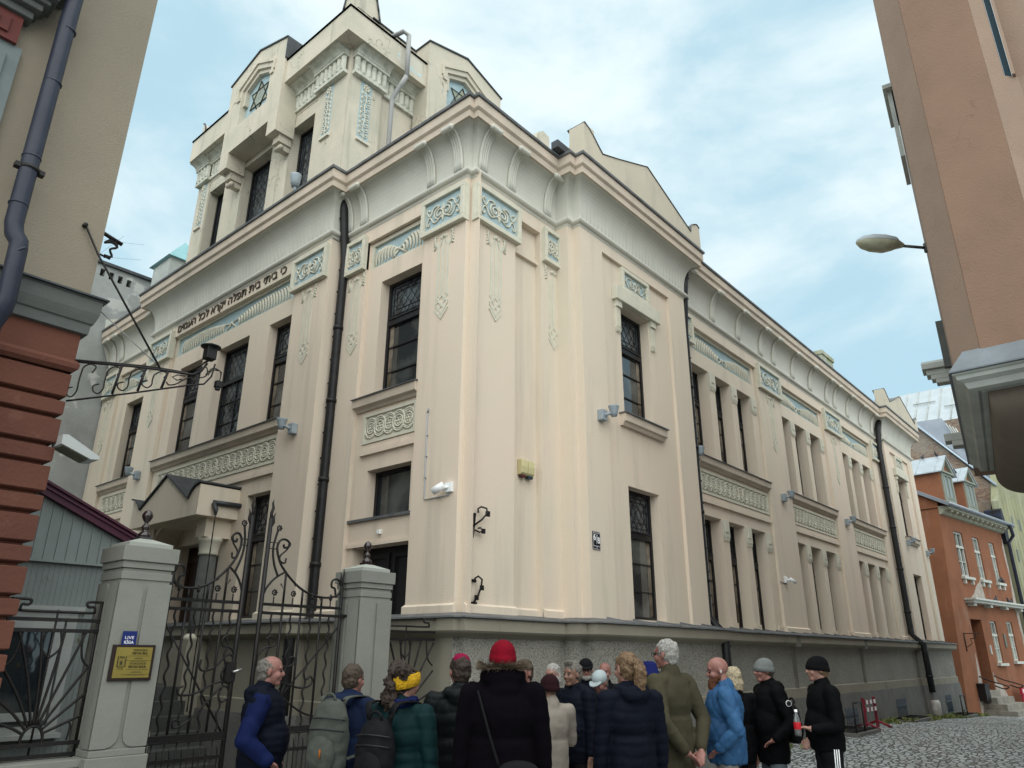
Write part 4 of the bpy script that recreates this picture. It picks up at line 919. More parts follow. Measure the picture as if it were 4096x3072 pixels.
m = MB(); m.poly(SF, [(-5.5, -.1), (-3.28, -.1), (-3.28, 2.9), (-5.5, 3.86)], -3, 0)
for k in range(34): m.fbox(SF, -4.9+.05*k, -4.88+.05*k, 0.2, 2.58, 0, .004)
sw = m.build('shed_wall', M_SHED, SH)
m = MB(); m.poly(SF, [(-5.5, 2.60), (-3.27, 2.60), (-3.27, 2.88), (-5.5, 3.84)], 0, .03)
for k in range(18):
    u = -4.5+.085*k*1.2; m.fbox(SF, u, u+.012, 2.6, 2.86-(u+3.27)*.42, .03, .04)
m.fbox(SF, -5.5, -3.26, 2.585, 2.61, 0, .05); m.build('upper_cladding', mat('upper_cladding', (.22, .26, .25), .5, (.19, .22, .21), 2), SH)
m = MB(); m.poly(SF, [(-5.5, 3.78), (-3.05, 2.72), (-3.05, 2.84), (-5.5, 3.92)], -3.0, .10)
m.poly(SF, [(-5.5, 3.84), (-3.05, 2.79), (-3.05, 2.81), (-5.5, 3.86)], .1, .12); m.poly(SF, [(-5.5, 3.90), (-3.05, 2.83), (-3.05, 2.855), (-5.5, 3.93)], .1, .13); m.build('roof_edge', mat('maroon_metal', (.085, .018, .04), .45, (.06, .013, .03), 3), SH)
m = MB(); frame_rect(m, SF, -4.75, -3.66, 1.0, 2.15, .09, .01, .05); frame_rect(m, SF, -4.65, -3.78, 1.14, 2.03, .07, .02, .07); m.fbox(SF, -4.78, -3.62, 2.13, 2.17, 0, .09); m.fbox(SF, -4.78, -3.62, .98, 1.02, 0, .1); wf = m.build('window', mat('white_window_frame', (.36, .38, .37), .6, (.30, .32, .31), 5), SH)
m = MB(); m.fbox(SF, -4.6, -3.84, 1.18, 1.98, .012, .022); m.build('pane', M_GLASS, wf)

# ================================================================== gate pillars, fence, gates
M_SIGNW = mat('sign_white', (.8, .8, .8), .5); M_SIGNK = mat('sign_black', (.02, .018, .012), .5)
def pillar(cx, cy, label):
    P = empty('gate_pillar', (cx, cy, 0), label, 'pillar', 'pillars of the courtyard gate')
    w = .215
    def blk(mm, h, z0, z1, ch=0):
        if ch: mm.poly(lambda u, z, o: (cx+u, cy+z, o), [(-h+ch, -h), (h-ch, -h), (h, -h+ch), (h, h-ch), (h-ch, h), (-h+ch, h), (-h, h-ch), (-h, -h+ch)], z0, z1)
        else: mm.box((cx-h, cy-h, z0), (cx+h, cy+h, z1))
    m = MB(); blk(m, w+.02, -.2, .99); blk(m, w-.0, .99, 1.04); m.build('pillar_base', M_GATEP, P, bevel=.006)
    m = MB(); blk(m, w-.015, 1.0, 2.40)
    # raised rounded panels: corner pieces and grooves in the middle of the sides
    for sx, sy in ((1, 1), (1, -1), (-1, 1), (-1, -1)):
        def F1(u, z, o, sx=sx, sy=sy): return (cx+sx*u, cy+sy*(w-.015+o), z)
        def F2(u, z, o, sx=sx, sy=sy): return (cx+sx*(w-.015+o), cy+sy*u, z)
        for F in (F1, F2):
            a0, a1 = .016, (w if F is F1 else w-.0162)
            pts = [(a0, 1.14)]+[(a0+.09*(1-math.cos(t)), 1.14-.09*math.sin(t)) for t in (PI/6, PI/3, PI/2)]+[(a1, 1.05), (a1, 2.29)]+[(a0+.05*(1-math.sin(t)), 2.24+.05*math.cos(t)) for t in (0, PI/6, PI/3, PI/2)]
            m.poly(F, pts, -.01, .015)
    m.build('pillar_shaft', M_GATEP, P)
    m = MB(); blk(m, w-.005, 2.315, 2.375); blk(m, w-.03, 2.29, 2.43); blk(m, w+.0, 2.405, 2.462); blk(m, w+.018, 2.462, 2.585)
    m.build('pillar_capital', M_GATEP, P, bevel=.004)
    h = w-.03; m = MB(); m.add([(cx-h, cy-h, 2.585), (cx+h, cy-h, 2.585), (cx+h, cy+h, 2.585), (cx-h, cy+h, 2.585), (cx-h, cy-h, 2.62), (cx+h, cy-h, 2.62), (cx+h, cy+h, 2.62), (cx-h, cy+h, 2.62), (cx, cy, 2.69)], [(0, 1, 5, 4), (1, 2, 6, 5), (2, 3, 7, 6), (3, 0, 4, 7), (4, 5, 8), (5, 6, 8), (6, 7, 8), (7, 4, 8)]); m.build('pillar_cap', mat('pillar_cap_paint', (.32, .335, .30), .75), P)
    m = MB(); m.box((cx-.055, cy-.055, 2.655), (cx+.055, cy+.055, 2.69)); m.lathe([(.0, 2.68), (.05, 2.685), (.055, 2.71), (.035, 2.735), (.02, 2.745), (.03, 2.76), (.035, 2.775), (.03, 2.79), (.016, 2.80), (.016, 2.82), (.03, 2.835), (.045, 2.865), (.045, 2.885), (.03, 2.915), (.0, 2.93)], (cx, cy, 0), 16); m.build('finial', mat('glossy_brown_finial', (.02, .012, .012), .2, spec=.7), P)
    return P
PL = pillar(-3.862, .065, 'left grey gate pillar with chamfered shaft, ball finial and a brass sign'); PR = pillar(-1.412, .065, 'right grey gate pillar with ball finial, next to the side door')
pl_ = lambda u, z, o: (u, -.15-o, z)
SG = empty('brass_sign', (-3.88, -.16, 1.54), 'brass plate in a dark wooden frame lettered SINAGOGA on the left gate pillar', 'sign')
m = MB(); m.fbox(pl_, -4.045, -3.708, 1.535, 1.805, 0, .022); m.build('sign_frame', mat('dark_wood', (.022, .012, .010), .4), SG, bevel=.004)
m = MB(); m.fbox(pl_, -4.018, -3.732, 1.556, 1.785, .022, .026); m.build('sign_plate', mat('brass', (.36, .28, .07), .38, (.30, .23, .06), 5, metal=.6), SG)
def ln_(txt, u, z, size, al='CENTER', b=0, w=None): text_mesh('lettering', txt, size, pl_, u, z, .0275, M_SIGNK, SG, extrude=.0006, align=al, bold=b, width=w)
ln_('SINAGOGA', -3.83, 1.757, .022); ln_('PEITAV-ŠUL', -3.83, 1.732, .024, b=.0006); ln_('SYNAGOGUE', -3.835, 1.655, .022); ln_('PEITAV-SHUL', -3.835, 1.630, .024, b=.0006)
ln_('RĪGAS', -3.965, 1.706, .014, b=.0004); ln_('SINAGOGA', -3.965, 1.63, .010); ln_('PEITAV-ŠUL', -3.965, 1.619, .008)
m = MB()
for z_, w in ((1.718, .17), (1.702, .06), (1.697, .07), (1.683, .21), (1.678, .12), (1.615, .18), (1.600, .07), (1.594, .09), (1.580, .24), (1.575, .14)): m.fbox(pl_, -3.835-w/2, -3.835+w/2, z_, z_+.0022, .026, .0268)
frame_rect(m, pl_, -3.992, -3.94, 1.645, 1.702, .0018, .026, .0268); frame_rect(m, pl_, -3.98, -3.952, 1.652, 1.688, .002, .026, .0268); m.fbox(pl_, -3.973, -3.959, 1.655, 1.680, .026, .0268)
for x in (-3.998, -3.936): m.fbox(pl_, x, x+.006, 1.638, 1.72, .026, .0268)
m.fbox(pl_, -4.005, -3.925, 1.640, 1.6425, .026, .0268); m.build('emblem_lines', M_SIGNK, SG)
SG2 = empty('blue_sign', (-3.93, -.16, 1.79), 'small dark blue LIVE RĪGA plate above the brass sign', 'sign')
m = MB(); m.fbox(pl_, -3.99, -3.876, 1.788, 1.908, .018, .021); m.build('sign_plate', mat('navy_sign', (.01, .02, .13), .4), SG2)
text_mesh('lettering', 'LIVE', .032, pl_, -3.933, 1.848, .0215, M_SIGNW, SG2, extrude=.0005, align='CENTER', width=.070); text_mesh('lettering', 'RĪGA', .032, pl_, -3.933, 1.812, .0215, M_SIGNW, SG2, extrude=.0005, align='CENTER', bold=.0004, width=.074)
# iron work
GF = lambda u, z, o: (u, .10-o, z)
def iron(m, pts, r=.007, k=5, n=5, sm=True):
    r = r*1.3
    P = smooth_pts([(a, b, 0) for a, b in pts], k) if (sm and len(pts) > 2) else [Vector((a, b, 0)) for a, b in pts]
    m.tube([GF(p.x, p.y, 0) for p in P], r, n)
def wavy(m, x, z0, z1, r=.0098, amp=.014, per=.17):
    n = int((z1-z0)/.02); m.tube([GF(x+amp*math.sin(2*PI*(z-z0)/per)*min(1, (z1-z)/.1), z, 0) for z in [z0+(z1-z0)*k/n for k in range(n+1)]], r, 5)
def flower(m, x, z, r=.032):
    for k in range(7):
        a = 2*PI*k/7; m.ball(GF(x+r*.72*math.cos(a), z+r*.72*math.sin(a), .006), r*.34, 6, 4)
    m.ball(GF(x, z, .012), r*.35, 6, 4)
def bud(m, x, z): m.lathe([(0, 0), (.014, .01), (.018, .028), (.012, .048), (.015, .06), (0, .075)], GF(x, z, 0), 8)
def lower(m, x0, x1):
    m.fbox(GF, x0, x1, 1.035, 1.085, -.014, .014); m.fbox(GF, x0, x1, 1.02, 1.03, -.016, .016); m.fbox(GF, x0, x1, .87, .90, -.012, .012); m.fbox(GF, x0, x1, .14, .18, -.012, .012)
    n = int((x1-x0)/.052)
    for k in range(1, n): x = x0+(x1-x0)*k/n; (m.tube([GF(x, .15, 0), GF(x, 1.03, 0)], .006, 4) if k % 2 else m.tube([GF(x+.008*math.sin(z*30), z, 0) for z in (.15, .5, .87, .93, .955, .98)], [.006, .006, .006, .006, .005, .002], 5))
def leaf(name, label, x0, x1, flip, bars, diag):
    G = empty(name, (x0 if flip < 0 else x1, .10, 0), label, 'gate', 'two leaves of the courtyard gate')
    m = MB(); inner, outer = (x1, x0) if flip < 0 else (x0, x1)    # inner = tall meeting stile
    m.tube([GF(inner, .12, 0), GF(inner, 3.03, 0)], .022, 4); m.tube([GF(outer, .12, 0), GF(outer, 2.42, 0)], .018, 4)
    s = 1 if inner < outer else -1
    m.tube([GF(inner+s*a, b, 0) for a, b in ((0, 3.0), (-.004, 3.08), (.012, 3.13), (0, 3.18), (.008, 3.22))], [.014, .016, .014, .01, .002], 6)
    m.tube([GF(inner+s*a, b, 0) for a, b in ((.004, 2.93), (.03, 2.99), (.028, 3.05), (.045, 3.09))], [.012, .016, .01, .002], 6)
    m.tube([GF(outer+s*a, b, 0) for a, b in ((0, 2.38), (.0, 2.5), (.014, 2.56), (.006, 2.61))], [.013, .012, .009, .002], 6)
    m.tube([GF(outer+s*a, b, 0) for a, b in ((0, 2.42), (-.03, 2.48), (-.022, 2.54), (-.035, 2.57))], [.006, .01, .007, .002], 6)
    m.build('stile', M_IRON, G)
    for z_ in (2.115, 2.195):
        m = MB(); m.fbox(GF, x0, x1, z_-.014, z_+.014, -.011, .011); m.fbox(GF, x0, x1, z_-.004, z_+.004, .011, .014); m.build('rail', M_IRON, G)
    m = MB(); lower(m, x0, x1); m.build('bottom_panel', M_IRON, G)
    m = MB(); w = abs(outer-inner); X = lambda t: inner+s*w*t
    for k, (xx, kind) in enumerate(bars):
        if kind == 'w': wavy(m, xx, 1.09, 2.12, amp=.013); zt = None
        else: m.tube([GF(xx, 1.09, 0), GF(xx, 2.2, 0)], .0115, 4)
    m.build('bars', M_IRON, G)
    # top work: hanging curve and scrolls
    m = MB(); C = [(.98, 2.36), (.93, 2.32), (.80, 2.295), (.62, 2.31), (.45, 2.37), (.30, 2.47), (.185, 2.58), (.125, 2.69), (.115, 2.77), (.15, 2.825), (.21, 2.835), (.26, 2.80), (.25, 2.765), (.20, 2.755), (.185, 2.785)]
    iron(m, [(X(a), b) for a, b in C], .0095)
    iron(m, [(X(a), b) for a, b in ((.25, 2.80), (.235, 2.74), (.16, 2.67), (.165, 2.62), (.22, 2.60), (.235, 2.65))], .007)
    iron(m, [(X(a), b) for a, b in ((.97, 2.33), (.985, 2.42), (.93, 2.49), (.86, 2.47), (.855, 2.41), (.90, 2.395), (.915, 2.34), (.93, 2.30))], .009)
    iron(m, [(X(a), b) for a, b in ((.25, 2.52), (.12, 2.44), (.03, 2.33), (.0, 2.22))], .009)
    iron(m, [(X(a), b) for a, b in ((.155, 2.47), (.09, 2.60), (.065, 2.75), (.10, 2.92))], .009)
    for z_ in (2.79, 2.73): m.tube([GF(X(0), z_, 0), GF(X(.12), z_, 0)], .006, 4)
    for xx, kind in bars:
        t = (xx-inner)*s/w
        if kind == 's':
            # straight bars run up to the hanging curve
            zz_ = np.interp(t, [.12, .185, .30, .45, .62, .80, .93, .98], [2.69, 2.58, 2.47, 2.37, 2.31, 2.295, 2.32, 2.36]); m.tube([GF(xx, 2.19, 0), GF(xx, float(zz_), 0)], .0115, 4)
        else: m.tube([GF(xx, 2.19, 0), GF(xx, 2.27, 0)], .007, 5)
    for a, b in ((.70, 2.30), (.36, 2.42), (.205, 2.40)): m.tube([GF(X(a), b, 0), GF(X(a+.03), b-.045, 0)], [.008, .002], 5)
    m.build('scrollwork', M_IRON, G)
    m = MB(); flower(m, X(.11), 2.94)
    wv = sorted([x for x, k in bars if k == 'w'], key=lambda x: abs(x-inner))
    for i, x in enumerate(wv):
        (flower(m, x, 2.31) if i < 2 else bud(m, x, 2.26))
    m.build('iron_flowers', M_IRON, G)
    m = MB(); m.tube([GF(*diag[0], -.012), GF(*diag[1], -.012)], .009, 4); m.build('diagonal_brace', M_IRON, G)
    return G, X
bL = [(-3.46, 'w'), (-3.37, 's'), (-3.28, 'w'), (-3.19, 's'), (-3.10, 'w'), (-3.02, 's'), (-2.935, 'w')]
bR = [(-2.50, 'w'), (-2.39, 's'), (-2.285, 'w'), (-2.175, 's'), (-2.055, 'w'), (-1.935, 's'), (-1.825, 'w')]
GL, XL = leaf('iron_gate_leaf', 'left leaf of the black wrought iron gate, with lock and lever handle', -3.54, -2.84, -1, bL, ((-3.54, 2.0), (-2.87, 1.08)))
GR, XR = leaf('iron_gate_leaf', 'right leaf of the black wrought iron gate, hinged on the right pillar', -2.63, -1.69, 1, bR, ((-1.70, 2.0), (-2.55, 1.08)))
m = MB()
for pts in ([(-3.16, 1.69), (-3.165, 1.62), (-3.12, 1.595), (-3.03, 1.62), (-2.96, 1.69), (-2.90, 1.735), (-2.85, 1.70), (-2.86, 1.65)], [(-2.93, 1.90), (-2.98, 1.87), (-2.97, 1.81), (-2.89, 1.79), (-2.84, 1.73)],
            [(-3.29, 1.47), (-3.335, 1.45), (-3.31, 1.40), (-3.17, 1.41), (-3.0, 1.49), (-2.88, 1.49), (-2.84, 1.42)], [(-3.27, 1.19), (-3.33, 1.20), (-3.32, 1.14), (-3.2, 1.19), (-3.04, 1.35), (-2.94, 1.45), (-2.87, 1.45), (-2.85, 1.37), (-2.91, 1.33), (-2.94, 1.36)]): iron(m, pts, .008)
m.build('lower_scrolls', M_IRON, GL)
m = MB(); m.fbox(GF, -2.92, -2.82, 1.50, 1.67, -.02, .025); m.build('lock', M_IRON, GL); m = MB(); m.tube([GF(-2.86, 1.585, .03), GF(-2.86, 1.585, .06), GF(-2.79, 1.605, .065)], .01, 6); m.build('handle', mat('aluminium', (.55, .55, .55), .35, metal=.9), GL)
m = MB()
for pts in ([(-2.61, 1.62), (-2.6, 1.72), (-2.54, 1.79), (-2.45, 1.81), (-2.43, 1.87), (-2.49, 1.90), (-2.53, 1.87)], [(-2.52, 1.55), (-2.40, 1.51), (-2.13, 1.43), (-2.0, 1.44), (-1.96, 1.49), (-1.99, 1.53), (-2.03, 1.50)], [(-2.58, 1.55), (-2.40, 1.42), (-2.19, 1.28), (-2.02, 1.19), (-1.80, 1.14)], [(-2.42, 1.68), (-2.36, 1.64), (-2.26, 1.62), (-2.19, 1.66), (-2.21, 1.71), (-2.25, 1.70)]): iron(m, pts, .008)
m.build('lower_scrolls', M_IRON, GR)
m = MB(); m.fbox(GF, -1.70, -1.58, 2.105, 2.135, -.015, .02); m.build('hinge', M_IRON, GR)
# railings left and right of the gate
def railing(x0, x1, label, sgn):
    G = empty('iron_railing', ((x0+x1)/2, .10, .9), label, 'railing', 'iron railings beside the gate')
    m = MB(); w = x1-x0
    for z_ in (1.985, 1.905, 1.09, 1.01):
        m = MB(); m.fbox(GF, x0, x1, z_-.014, z_+.014, -.012, .012); m.build('rail', M_IRON, G)
    m = MB(); c = (x0+x1)/2 if w < .8 else x0+w*.5
    nn = max(1, round(w/.75))
    for q in range(nn):
        c = x0+w*(q+.5)/nn; hw = w/nn/2
        for a in (-62, -44, -30, -17, -6, 6, 17, 30, 44, 62):
            dx, dz = math.sin(R(a)), math.cos(R(a)); t1 = min(.80/dz, (hw-.01)/max(.02, abs(dx)))
            iron(m, [(c+.075*dx, 1.12+.10*dz), (c+dx*t1*.5+.01, 1.12+dz*t1*.55), (c+dx*t1, 1.11+dz*t1)], .0085)
        iron(m, [(c+.075*math.sin(t), 1.12+.10*math.cos(t)) for t in [PI*(k-6)/6*.62 for k in range(13)]], .009)
        for s in (-1, 1):
            iron(m, [(c+s*(hw-.02), 1.62), (c+s*(hw-.10), 1.70), (c+s*(hw-.13), 1.89)], .007); iron(m, [(c+s*(hw-.10), 1.11), (c+s*(hw-.09), 1.20), (c+s*(hw-.11), 1.25)], .007)
            iron(m, [(c+s*.05, 1.90), (c+s*.07, 1.78), (c+s*.0, 1.70)], .007)
        m.tube([GF(c, 1.01, 0), GF(c, 2.06, 0)], .009, 4)
    m.build('sunburst', M_IRON, G)
    m = MB(); P = [(0, 2.13), (.18, 2.13), (.205, 2.11), (.18, 2.09), (.12, 2.09), (.11, 2.06), (.14, 2.045), (.5, 2.045), (.86, 2.045), (.89, 2.06), (.88, 2.09), (.82, 2.09), (.795, 2.11), (.82, 2.13), (1, 2.13)]
    for q in range(nn):
        a = x0+w*q/nn; iron(m, [(a+t*w/nn, z_) for t, z_ in P], .0085, 4)
    m.build('top_ribbon', M_IRON, G)
    m = MB(); m.tube([GF(x1-.03 if sgn < 0 else x0+.2, .98, 0), GF(x1-.03 if sgn < 0 else x0+.2, 2.13, 0)], .012, 4); m.build('post', M_IRON, G)
    return G
railing(-5.55 + .8, -4.06, 'black iron railing with a sunburst pattern, left of the brass-sign pillar', -1); railing(-1.20, -.30, 'short black iron railing between the right gate pillar and the plinth', 1)
m = MB(); m.box((-4.74, -.06, -.2), (-4.08, .26, .97)); m.box((-4.74, -.08, .93), (-4.08, .28, .985)); tag(m.build('railing_base_wall', M_GATEP, bevel=.005), 'low painted base wall under the left iron railing', 'wall')
m = MB(); m.box((-1.19, -.04, -.2), (-.28, .24, .97)); tag(m.build('railing_base_wall', M_GATEP, bevel=.005), 'low painted base wall under the short railing by the plinth', 'wall')

# ================================================================== orange house at the street bend
OA = R(-7.7); OU = Vector((math.cos(OA), math.sin(OA), 0)); ON = Vector((math.sin(OA), -math.cos(OA), 0)); OO = Vector((26.5, -.115, 0))
OF = lambda u, z, o: tuple(OO + OU*u + ON*o + Vector((0, 0, z)))
OH = empty('orange_house', (30, 1.5, -.3), 'small orange plastered old house with two dormers and a stone ledge over the door', 'house')
m = MB()
hs = [(2.15, 3.15, 4.86, 6.69), (4.28, 5.10, 4.86, 6.66), (6.33, 7.06, 4.86, 6.63), (4.28, 5.06, 1.53, 3.17), (6.40, 7.18, 1.60, 3.2), (2.05, 3.30, -.4, 3.18, 1.3)]
wall(m, OF, 1.0, 8.45, -.6, 7.55, 0, .16, hs, sides=False)
m.poly(OF, [(-.12, -.6), (1.0, -.6), (1.0, 7.55), (.95, 7.3)], -7, 0)
m.poly(OF, [(1.0, -.6), (8.45, -.6), (8.45, 7.55), (1.0, 7.55)], -7, -1.35); m.poly(OF, [(8.3, -.6), (8.45, -.6), (8.45, 7.55), (8.3, 7.55)], -7, -.01)
m.poly(OF, [(3.3, 3.2), (8.3, 3.2), (8.3, 4.86), (3.3, 4.86)], -1.2, -.17)
# gable wall side up to the roof verge
m.poly(lambda a, b, q: OF(.93+q, b, -a), [(0, 7.5), (7, 7.5), (4.2, 10.2), (0, 7.72)], 0, .3)
m.build('wall', M_ORANGE, OH)
m = MB(); m.poly(OF, [(1.25, -.6), (1.95, -.6), (1.95, 1.0), (1.85, 1.9), (1.7, 1.2), (1.5, .6), (1.3, .2)], -.02, .012); m.poly(OF, [(3.35, -.6), (4.6, -.6), (4.6, .3), (4.2, .7), (3.7, .8), (3.4, 1.2)], -.02, .012)
m.poly(OF, [(8.0, 1.2), (8.45, .6), (8.45, 7.0), (8.2, 6.5), (8.3, 5.2), (8.05, 4.0), (8.2, 2.5)], -.02, .012); m.poly(OF, [(2.5, 3.96), (4.4, 3.98), (4.2, 4.8), (3.6, 4.55), (3.1, 4.2)], -.02, .012); m.build('bare_plaster', M_ORSH, OH)
m = MB(); m.poly(lambda a, b, q: OF(.75+q, b, -a), [(-.45, 7.50), (-.50, 7.62), (4.2, 10.35), (4.25, 10.22)], 0, 7.9); m.tube([OF(.8, 7.58, .50), OF(8.75, 7.58, .50)], .075, 8); rf = m.build('roof', M_ZINC, OH)
m = MB(); m.poly(lambda a, b, q: OF(.95+q, b, -a), [(-.40, 7.42), (-.42, 7.52), (0, 7.56), (0, 7.22), (-.12, 7.25), (-.2, 7.36)], 0, 7.6)
for k in range(12): m.fbox(OF, 1.3+.6*k, 1.5+.6*k, 7.33, 7.42, .12, .36)
m.build('eaves', mat('greenish_eaves', (.33, .33, .26), .85, (.26, .27, .21), 5), OH)
for u0, (zs, zp) in ((3.72, (9.62, 10.38)), (6.5, (9.60, 10.28))):
    m = MB(); w = 1.5
    m.poly(OF, [(u0, 7.7), (u0+w, 7.7), (u0+w, zs), (u0+w/2, zp-.12), (u0, zs)], -3.6, -.6); d = m.build('dormer', M_ORANGE, OH)
    m = MB()
    for s in (-1, 1):
        c = u0+w/2; e = c+s*(w/2+.22)
        m.add([OF(c, zp, -.42), OF(e, zs-.10, -.42), OF(e, zs-.10, -3.8), OF(c, zp, -3.8), OF(c, zp+.05, -.42), OF(e, zs-.05, -.42), OF(e, zs-.05, -3.8), OF(c, zp+.05, -3.8)], [(0, 1, 2, 3), (4, 5, 6, 7), (0, 1, 5, 4), (1, 2, 6, 5)])
        for k in range(4): m.tube([OF(c, zp+.06, -.7-.8*k), OF(e, zs-.04, -.7-.8*k)], .018, 4)
    m.build('dormer_roof', mat('pale_zinc', (.42, .47, .5), .4, (.36, .4, .43), 3, metal=.3), d)
    m = MB(); frame_rect(m, OF, u0+.12, u0+w-.12, 8.25, 9.66, .16, -.6, -.54); frame_rect(m, OF, u0+.28, u0+w-.28, 8.4, 9.5, .05, -.58, -.52); m.fbox(OF, u0+w/2-.03, u0+w/2+.03, 8.4, 9.5, -.58, -.52)
    m.poly(OF, [(u0-.08, zs-.06), (u0+w+.08, zs-.06), (u0+w/2, zp-.02), (u0+w/2, zp-.14), (u0+w-.25, zs+.02), (u0+.25, zs+.02), (u0+w/2, zp-.14), (u0+w/2, zp-.02)], -.6, -.46)
    m.build('dormer_frame', mat('grey_green_paint', (.22, .24, .20), .8), d)
    m = MB(); m.fbox(OF, u0+.3, u0+w-.3, 8.4, 9.5, -.59, -.575); m.build('pane', mat('bright_pane', (.25, .30, .32), .05, spec=1.0), d)
M_WF = mat('old_white_frame', (.52, .54, .50), .7, (.44, .46, .42), 6)
for k, (u0, u1, z0, z1) in enumerate(h[:4] for h in hs[:5]):
    m = MB(); frame_rect(m, OF, u0, u1, z0, z1, .07, -.14, -.06); uc = (u0+u1)/2; zt = z0+(z1-z0)*.66; m.fbox(OF, u0, u1, zt-.05, zt+.05, -.14, -.04); m.fbox(OF, uc-.04, uc+.04, z0, zt, -.14, -.05); m.fbox(OF, uc-.02, uc+.02, zt, z1, -.14, -.06)
    for a in (u0+.07, uc+.04): m.fbox(OF, a, a+(u1-u0)/2-.1, z0+(zt-z0)*.5-.015, z0+(zt-z0)*.5+.015, -.14, -.07)
    w = m.build('window', M_WF, OH)
    m = MB(); m.fbox(OF, u0, u1, z0, z1, -.15, -.13); m.build('pane', M_GLASS if k < 3 else mat('papered_pane', (.40, .42, .38), .6), w)
    if k > 2:
        m = MB(); m.fbox(OF, u0+.09, u1-.09, zt+.07, z1-.08, -.13, -.118); m.build('dark_light', M_FRAME, w)
    m = MB(); m.fbox(OF, u0-.12, u1+.12, z0-.12, z0-.02, 0, .14)
    if k < 3: m.fbox(OF, u0, u0+.12, z0-.30, z0-.12, 0, .1); m.fbox(OF, u1-.12, u1, z0-.30, z0-.12, 0, .1)
    m.build('window_sill', M_WF, w)
m = MB(); m.fbox(OF, 1.85, 8.4, 3.90, 3.97, 0, .42); m.fbox(OF, 1.92, 8.35, 3.80, 3.90, 0, .33)
for u in (2.1, 4.0, 6.0, 8.0): m.fbox(OF, u, u+.3, 3.68, 3.80, 0, .25)
m.build('stone_ledge', M_WF, OH)
m = MB(); m.fbox(OF, 2.1, 3.28, .65, 3.1, -1.28, -1.2); m.build('door', mat('dark_brown_door', (.05, .025, .018), .6), OH)
m = MB(); P = [OF(8.2, 7.55, .52), OF(8.6, 7.1, .45), OF(8.62, 6.8, .2), OF(8.62, -.3, .18)]; m.tube(P, .075, 8); m.build('drainpipe', M_DPIPE, OH)
m = MB()
for k in range(4): m.fbox(OF, 1.55-.12*k+.3, 3.3+.42*k, -.6, .52-.22*k, -1.0, .15+.33*k)
m.build('door_steps', mat('worn_stone_steps', (.30, .28, .24), .9, (.20, .19, .16), 4, bump=.5), OH)
m = MB()
for u in (1.75, 3.45):
    pts = [(u, 1.35, -.5), (u, .95, .2), (u, .78, .75), (u, .70, .95), (u, .62, .80), (u, .72, .5)]; m.tube([OF(p.x, p.y, p.z) for p in smooth_pts(pts, 4)], .025, 6)
m.build('handrail', M_IRON, OH)
m = MB(); m.tube([OF(.98, 2.62, .02), OF(.98, 1.95, .02)], .025, 4); m.tube([OF(.98, 2.60, .02), OF(1.1, 2.6, .55)], .02, 4); m.tube([OF(p.x, p.y, p.z) for p in smooth_pts([(.98, 2.1, .05), (1.0, 2.25, .25), (1.03, 2.4, .2), (1.05, 2.42, .35), (1.08, 2.56, .4)], 3)], .016, 4)
tag(m.build('iron_sign_bracket', M_IRON), 'black scrolled iron bracket on the orange wall left of the door', 'bracket')
m = MB(); m.fbox(OF, 1.30, 1.78, .18, .78, .02, .28); m.fbox(OF, 1.27, 1.81, .74, .80, 0, .31); m.build('litter_bin', M_IRON, None, bevel=.01); tag(bpy.data.objects['litter_bin'], 'small black litter bin fixed beside the steps of the orange house', 'bin')
m = MB(); m.fbox(OF, 3.31, 3.33, 1.2, 1.58, -1.0, -.2); m.fbox(OF, 2.15, 3.2, 1.62, 2.05, -1.15, -1.05); m.fbox(OF, 2.15, 3.2, 1.15, 1.58, -1.15, -1.0); tag(m.build('letter_boxes', M_IRON, bevel=.01), 'two black letter boxes in the doorway of the orange house', 'letter box')
m = MB(); m.fbox(OF, 5.62, 5.86, 2.14, 2.70, 0, .04); tag(m.build('wall_plaque', mat('dull_bronze', (.12, .12, .09), .5), bevel=.01), 'dull bronze plaque between two white windows of the orange house', 'plaque')
m = MB(); m.fbox(OF, 3.62, 3.72, 1.85, 2.2, 0, .05); tag(m.build('intercom_panel', M_WF, bevel=.005), 'slim pale panel beside the doorway of the orange house', 'panel')
# pigeons
M_BIRD = mat('pigeon_grey', (.06, .065, .075), .7, (.03, .032, .04), 40)
def pigeon(u, z, o, d, label):
    m = MB(); c = Vector(OF(u, z, o)); D = OU*d
    m.ball(c+Vector((0, 0, .09)), .075, 8, 6, (1.6, .8, .9)); m.tube([c+D*.06+Vector((0, 0, .12)), c+D*.10+Vector((0, 0, .17)), c+D*.115+Vector((0, 0, .21))], [.05, .035, .03], 7); m.ball(c+D*.12+Vector((0, 0, .215)), .035, 7, 5)
    m.tube([c+D*.15+Vector((0, 0, .21)), c+D*.18+Vector((0, 0, .20))], [.01, .003], 5); m.tube([c-D*.08+Vector((0, 0, .09)), c-D*.22+Vector((0, 0, .05))], [.05, .02], 6)
    for s in (-.02, .02): m.tube([c+ON*s+Vector((0, 0, .05)), c+ON*s], .006, 4)
    tag(m.build('pigeon', M_BIRD, weld=False), label, 'pigeon', 'pigeons on the orange house')
pigeon(6.55, 4.86, .08, 1, 'left pigeon on the sill of the right upper window'); pigeon(6.95, 4.86, .08, -1, 'right pigeon on the sill of the right upper window')
pigeon(5.0, 3.97, .2, 1, 'lone pigeon in the middle of the stone ledge'); pigeon(6.7, 3.97, .2, -1, 'pigeon on the stone ledge, left one of the pair'); pigeon(7.05, 3.97, .2, 1, 'pigeon on the stone ledge, right one of the pair')
pigeon(4.47, 10.42, -1.4, 1, 'left pigeon on the ridge of the left dormer'); pigeon(4.47, 10.42, -.8, -1, 'right pigeon on the ridge of the left dormer')
for k, t in enumerate(('highest', 'middle', 'lowest')): pigeon(6.9-.1*k, 10.02-.12*k, -.9-.28*k, 1 if k else -1, t+' pigeon in the row on the right dormer roof')

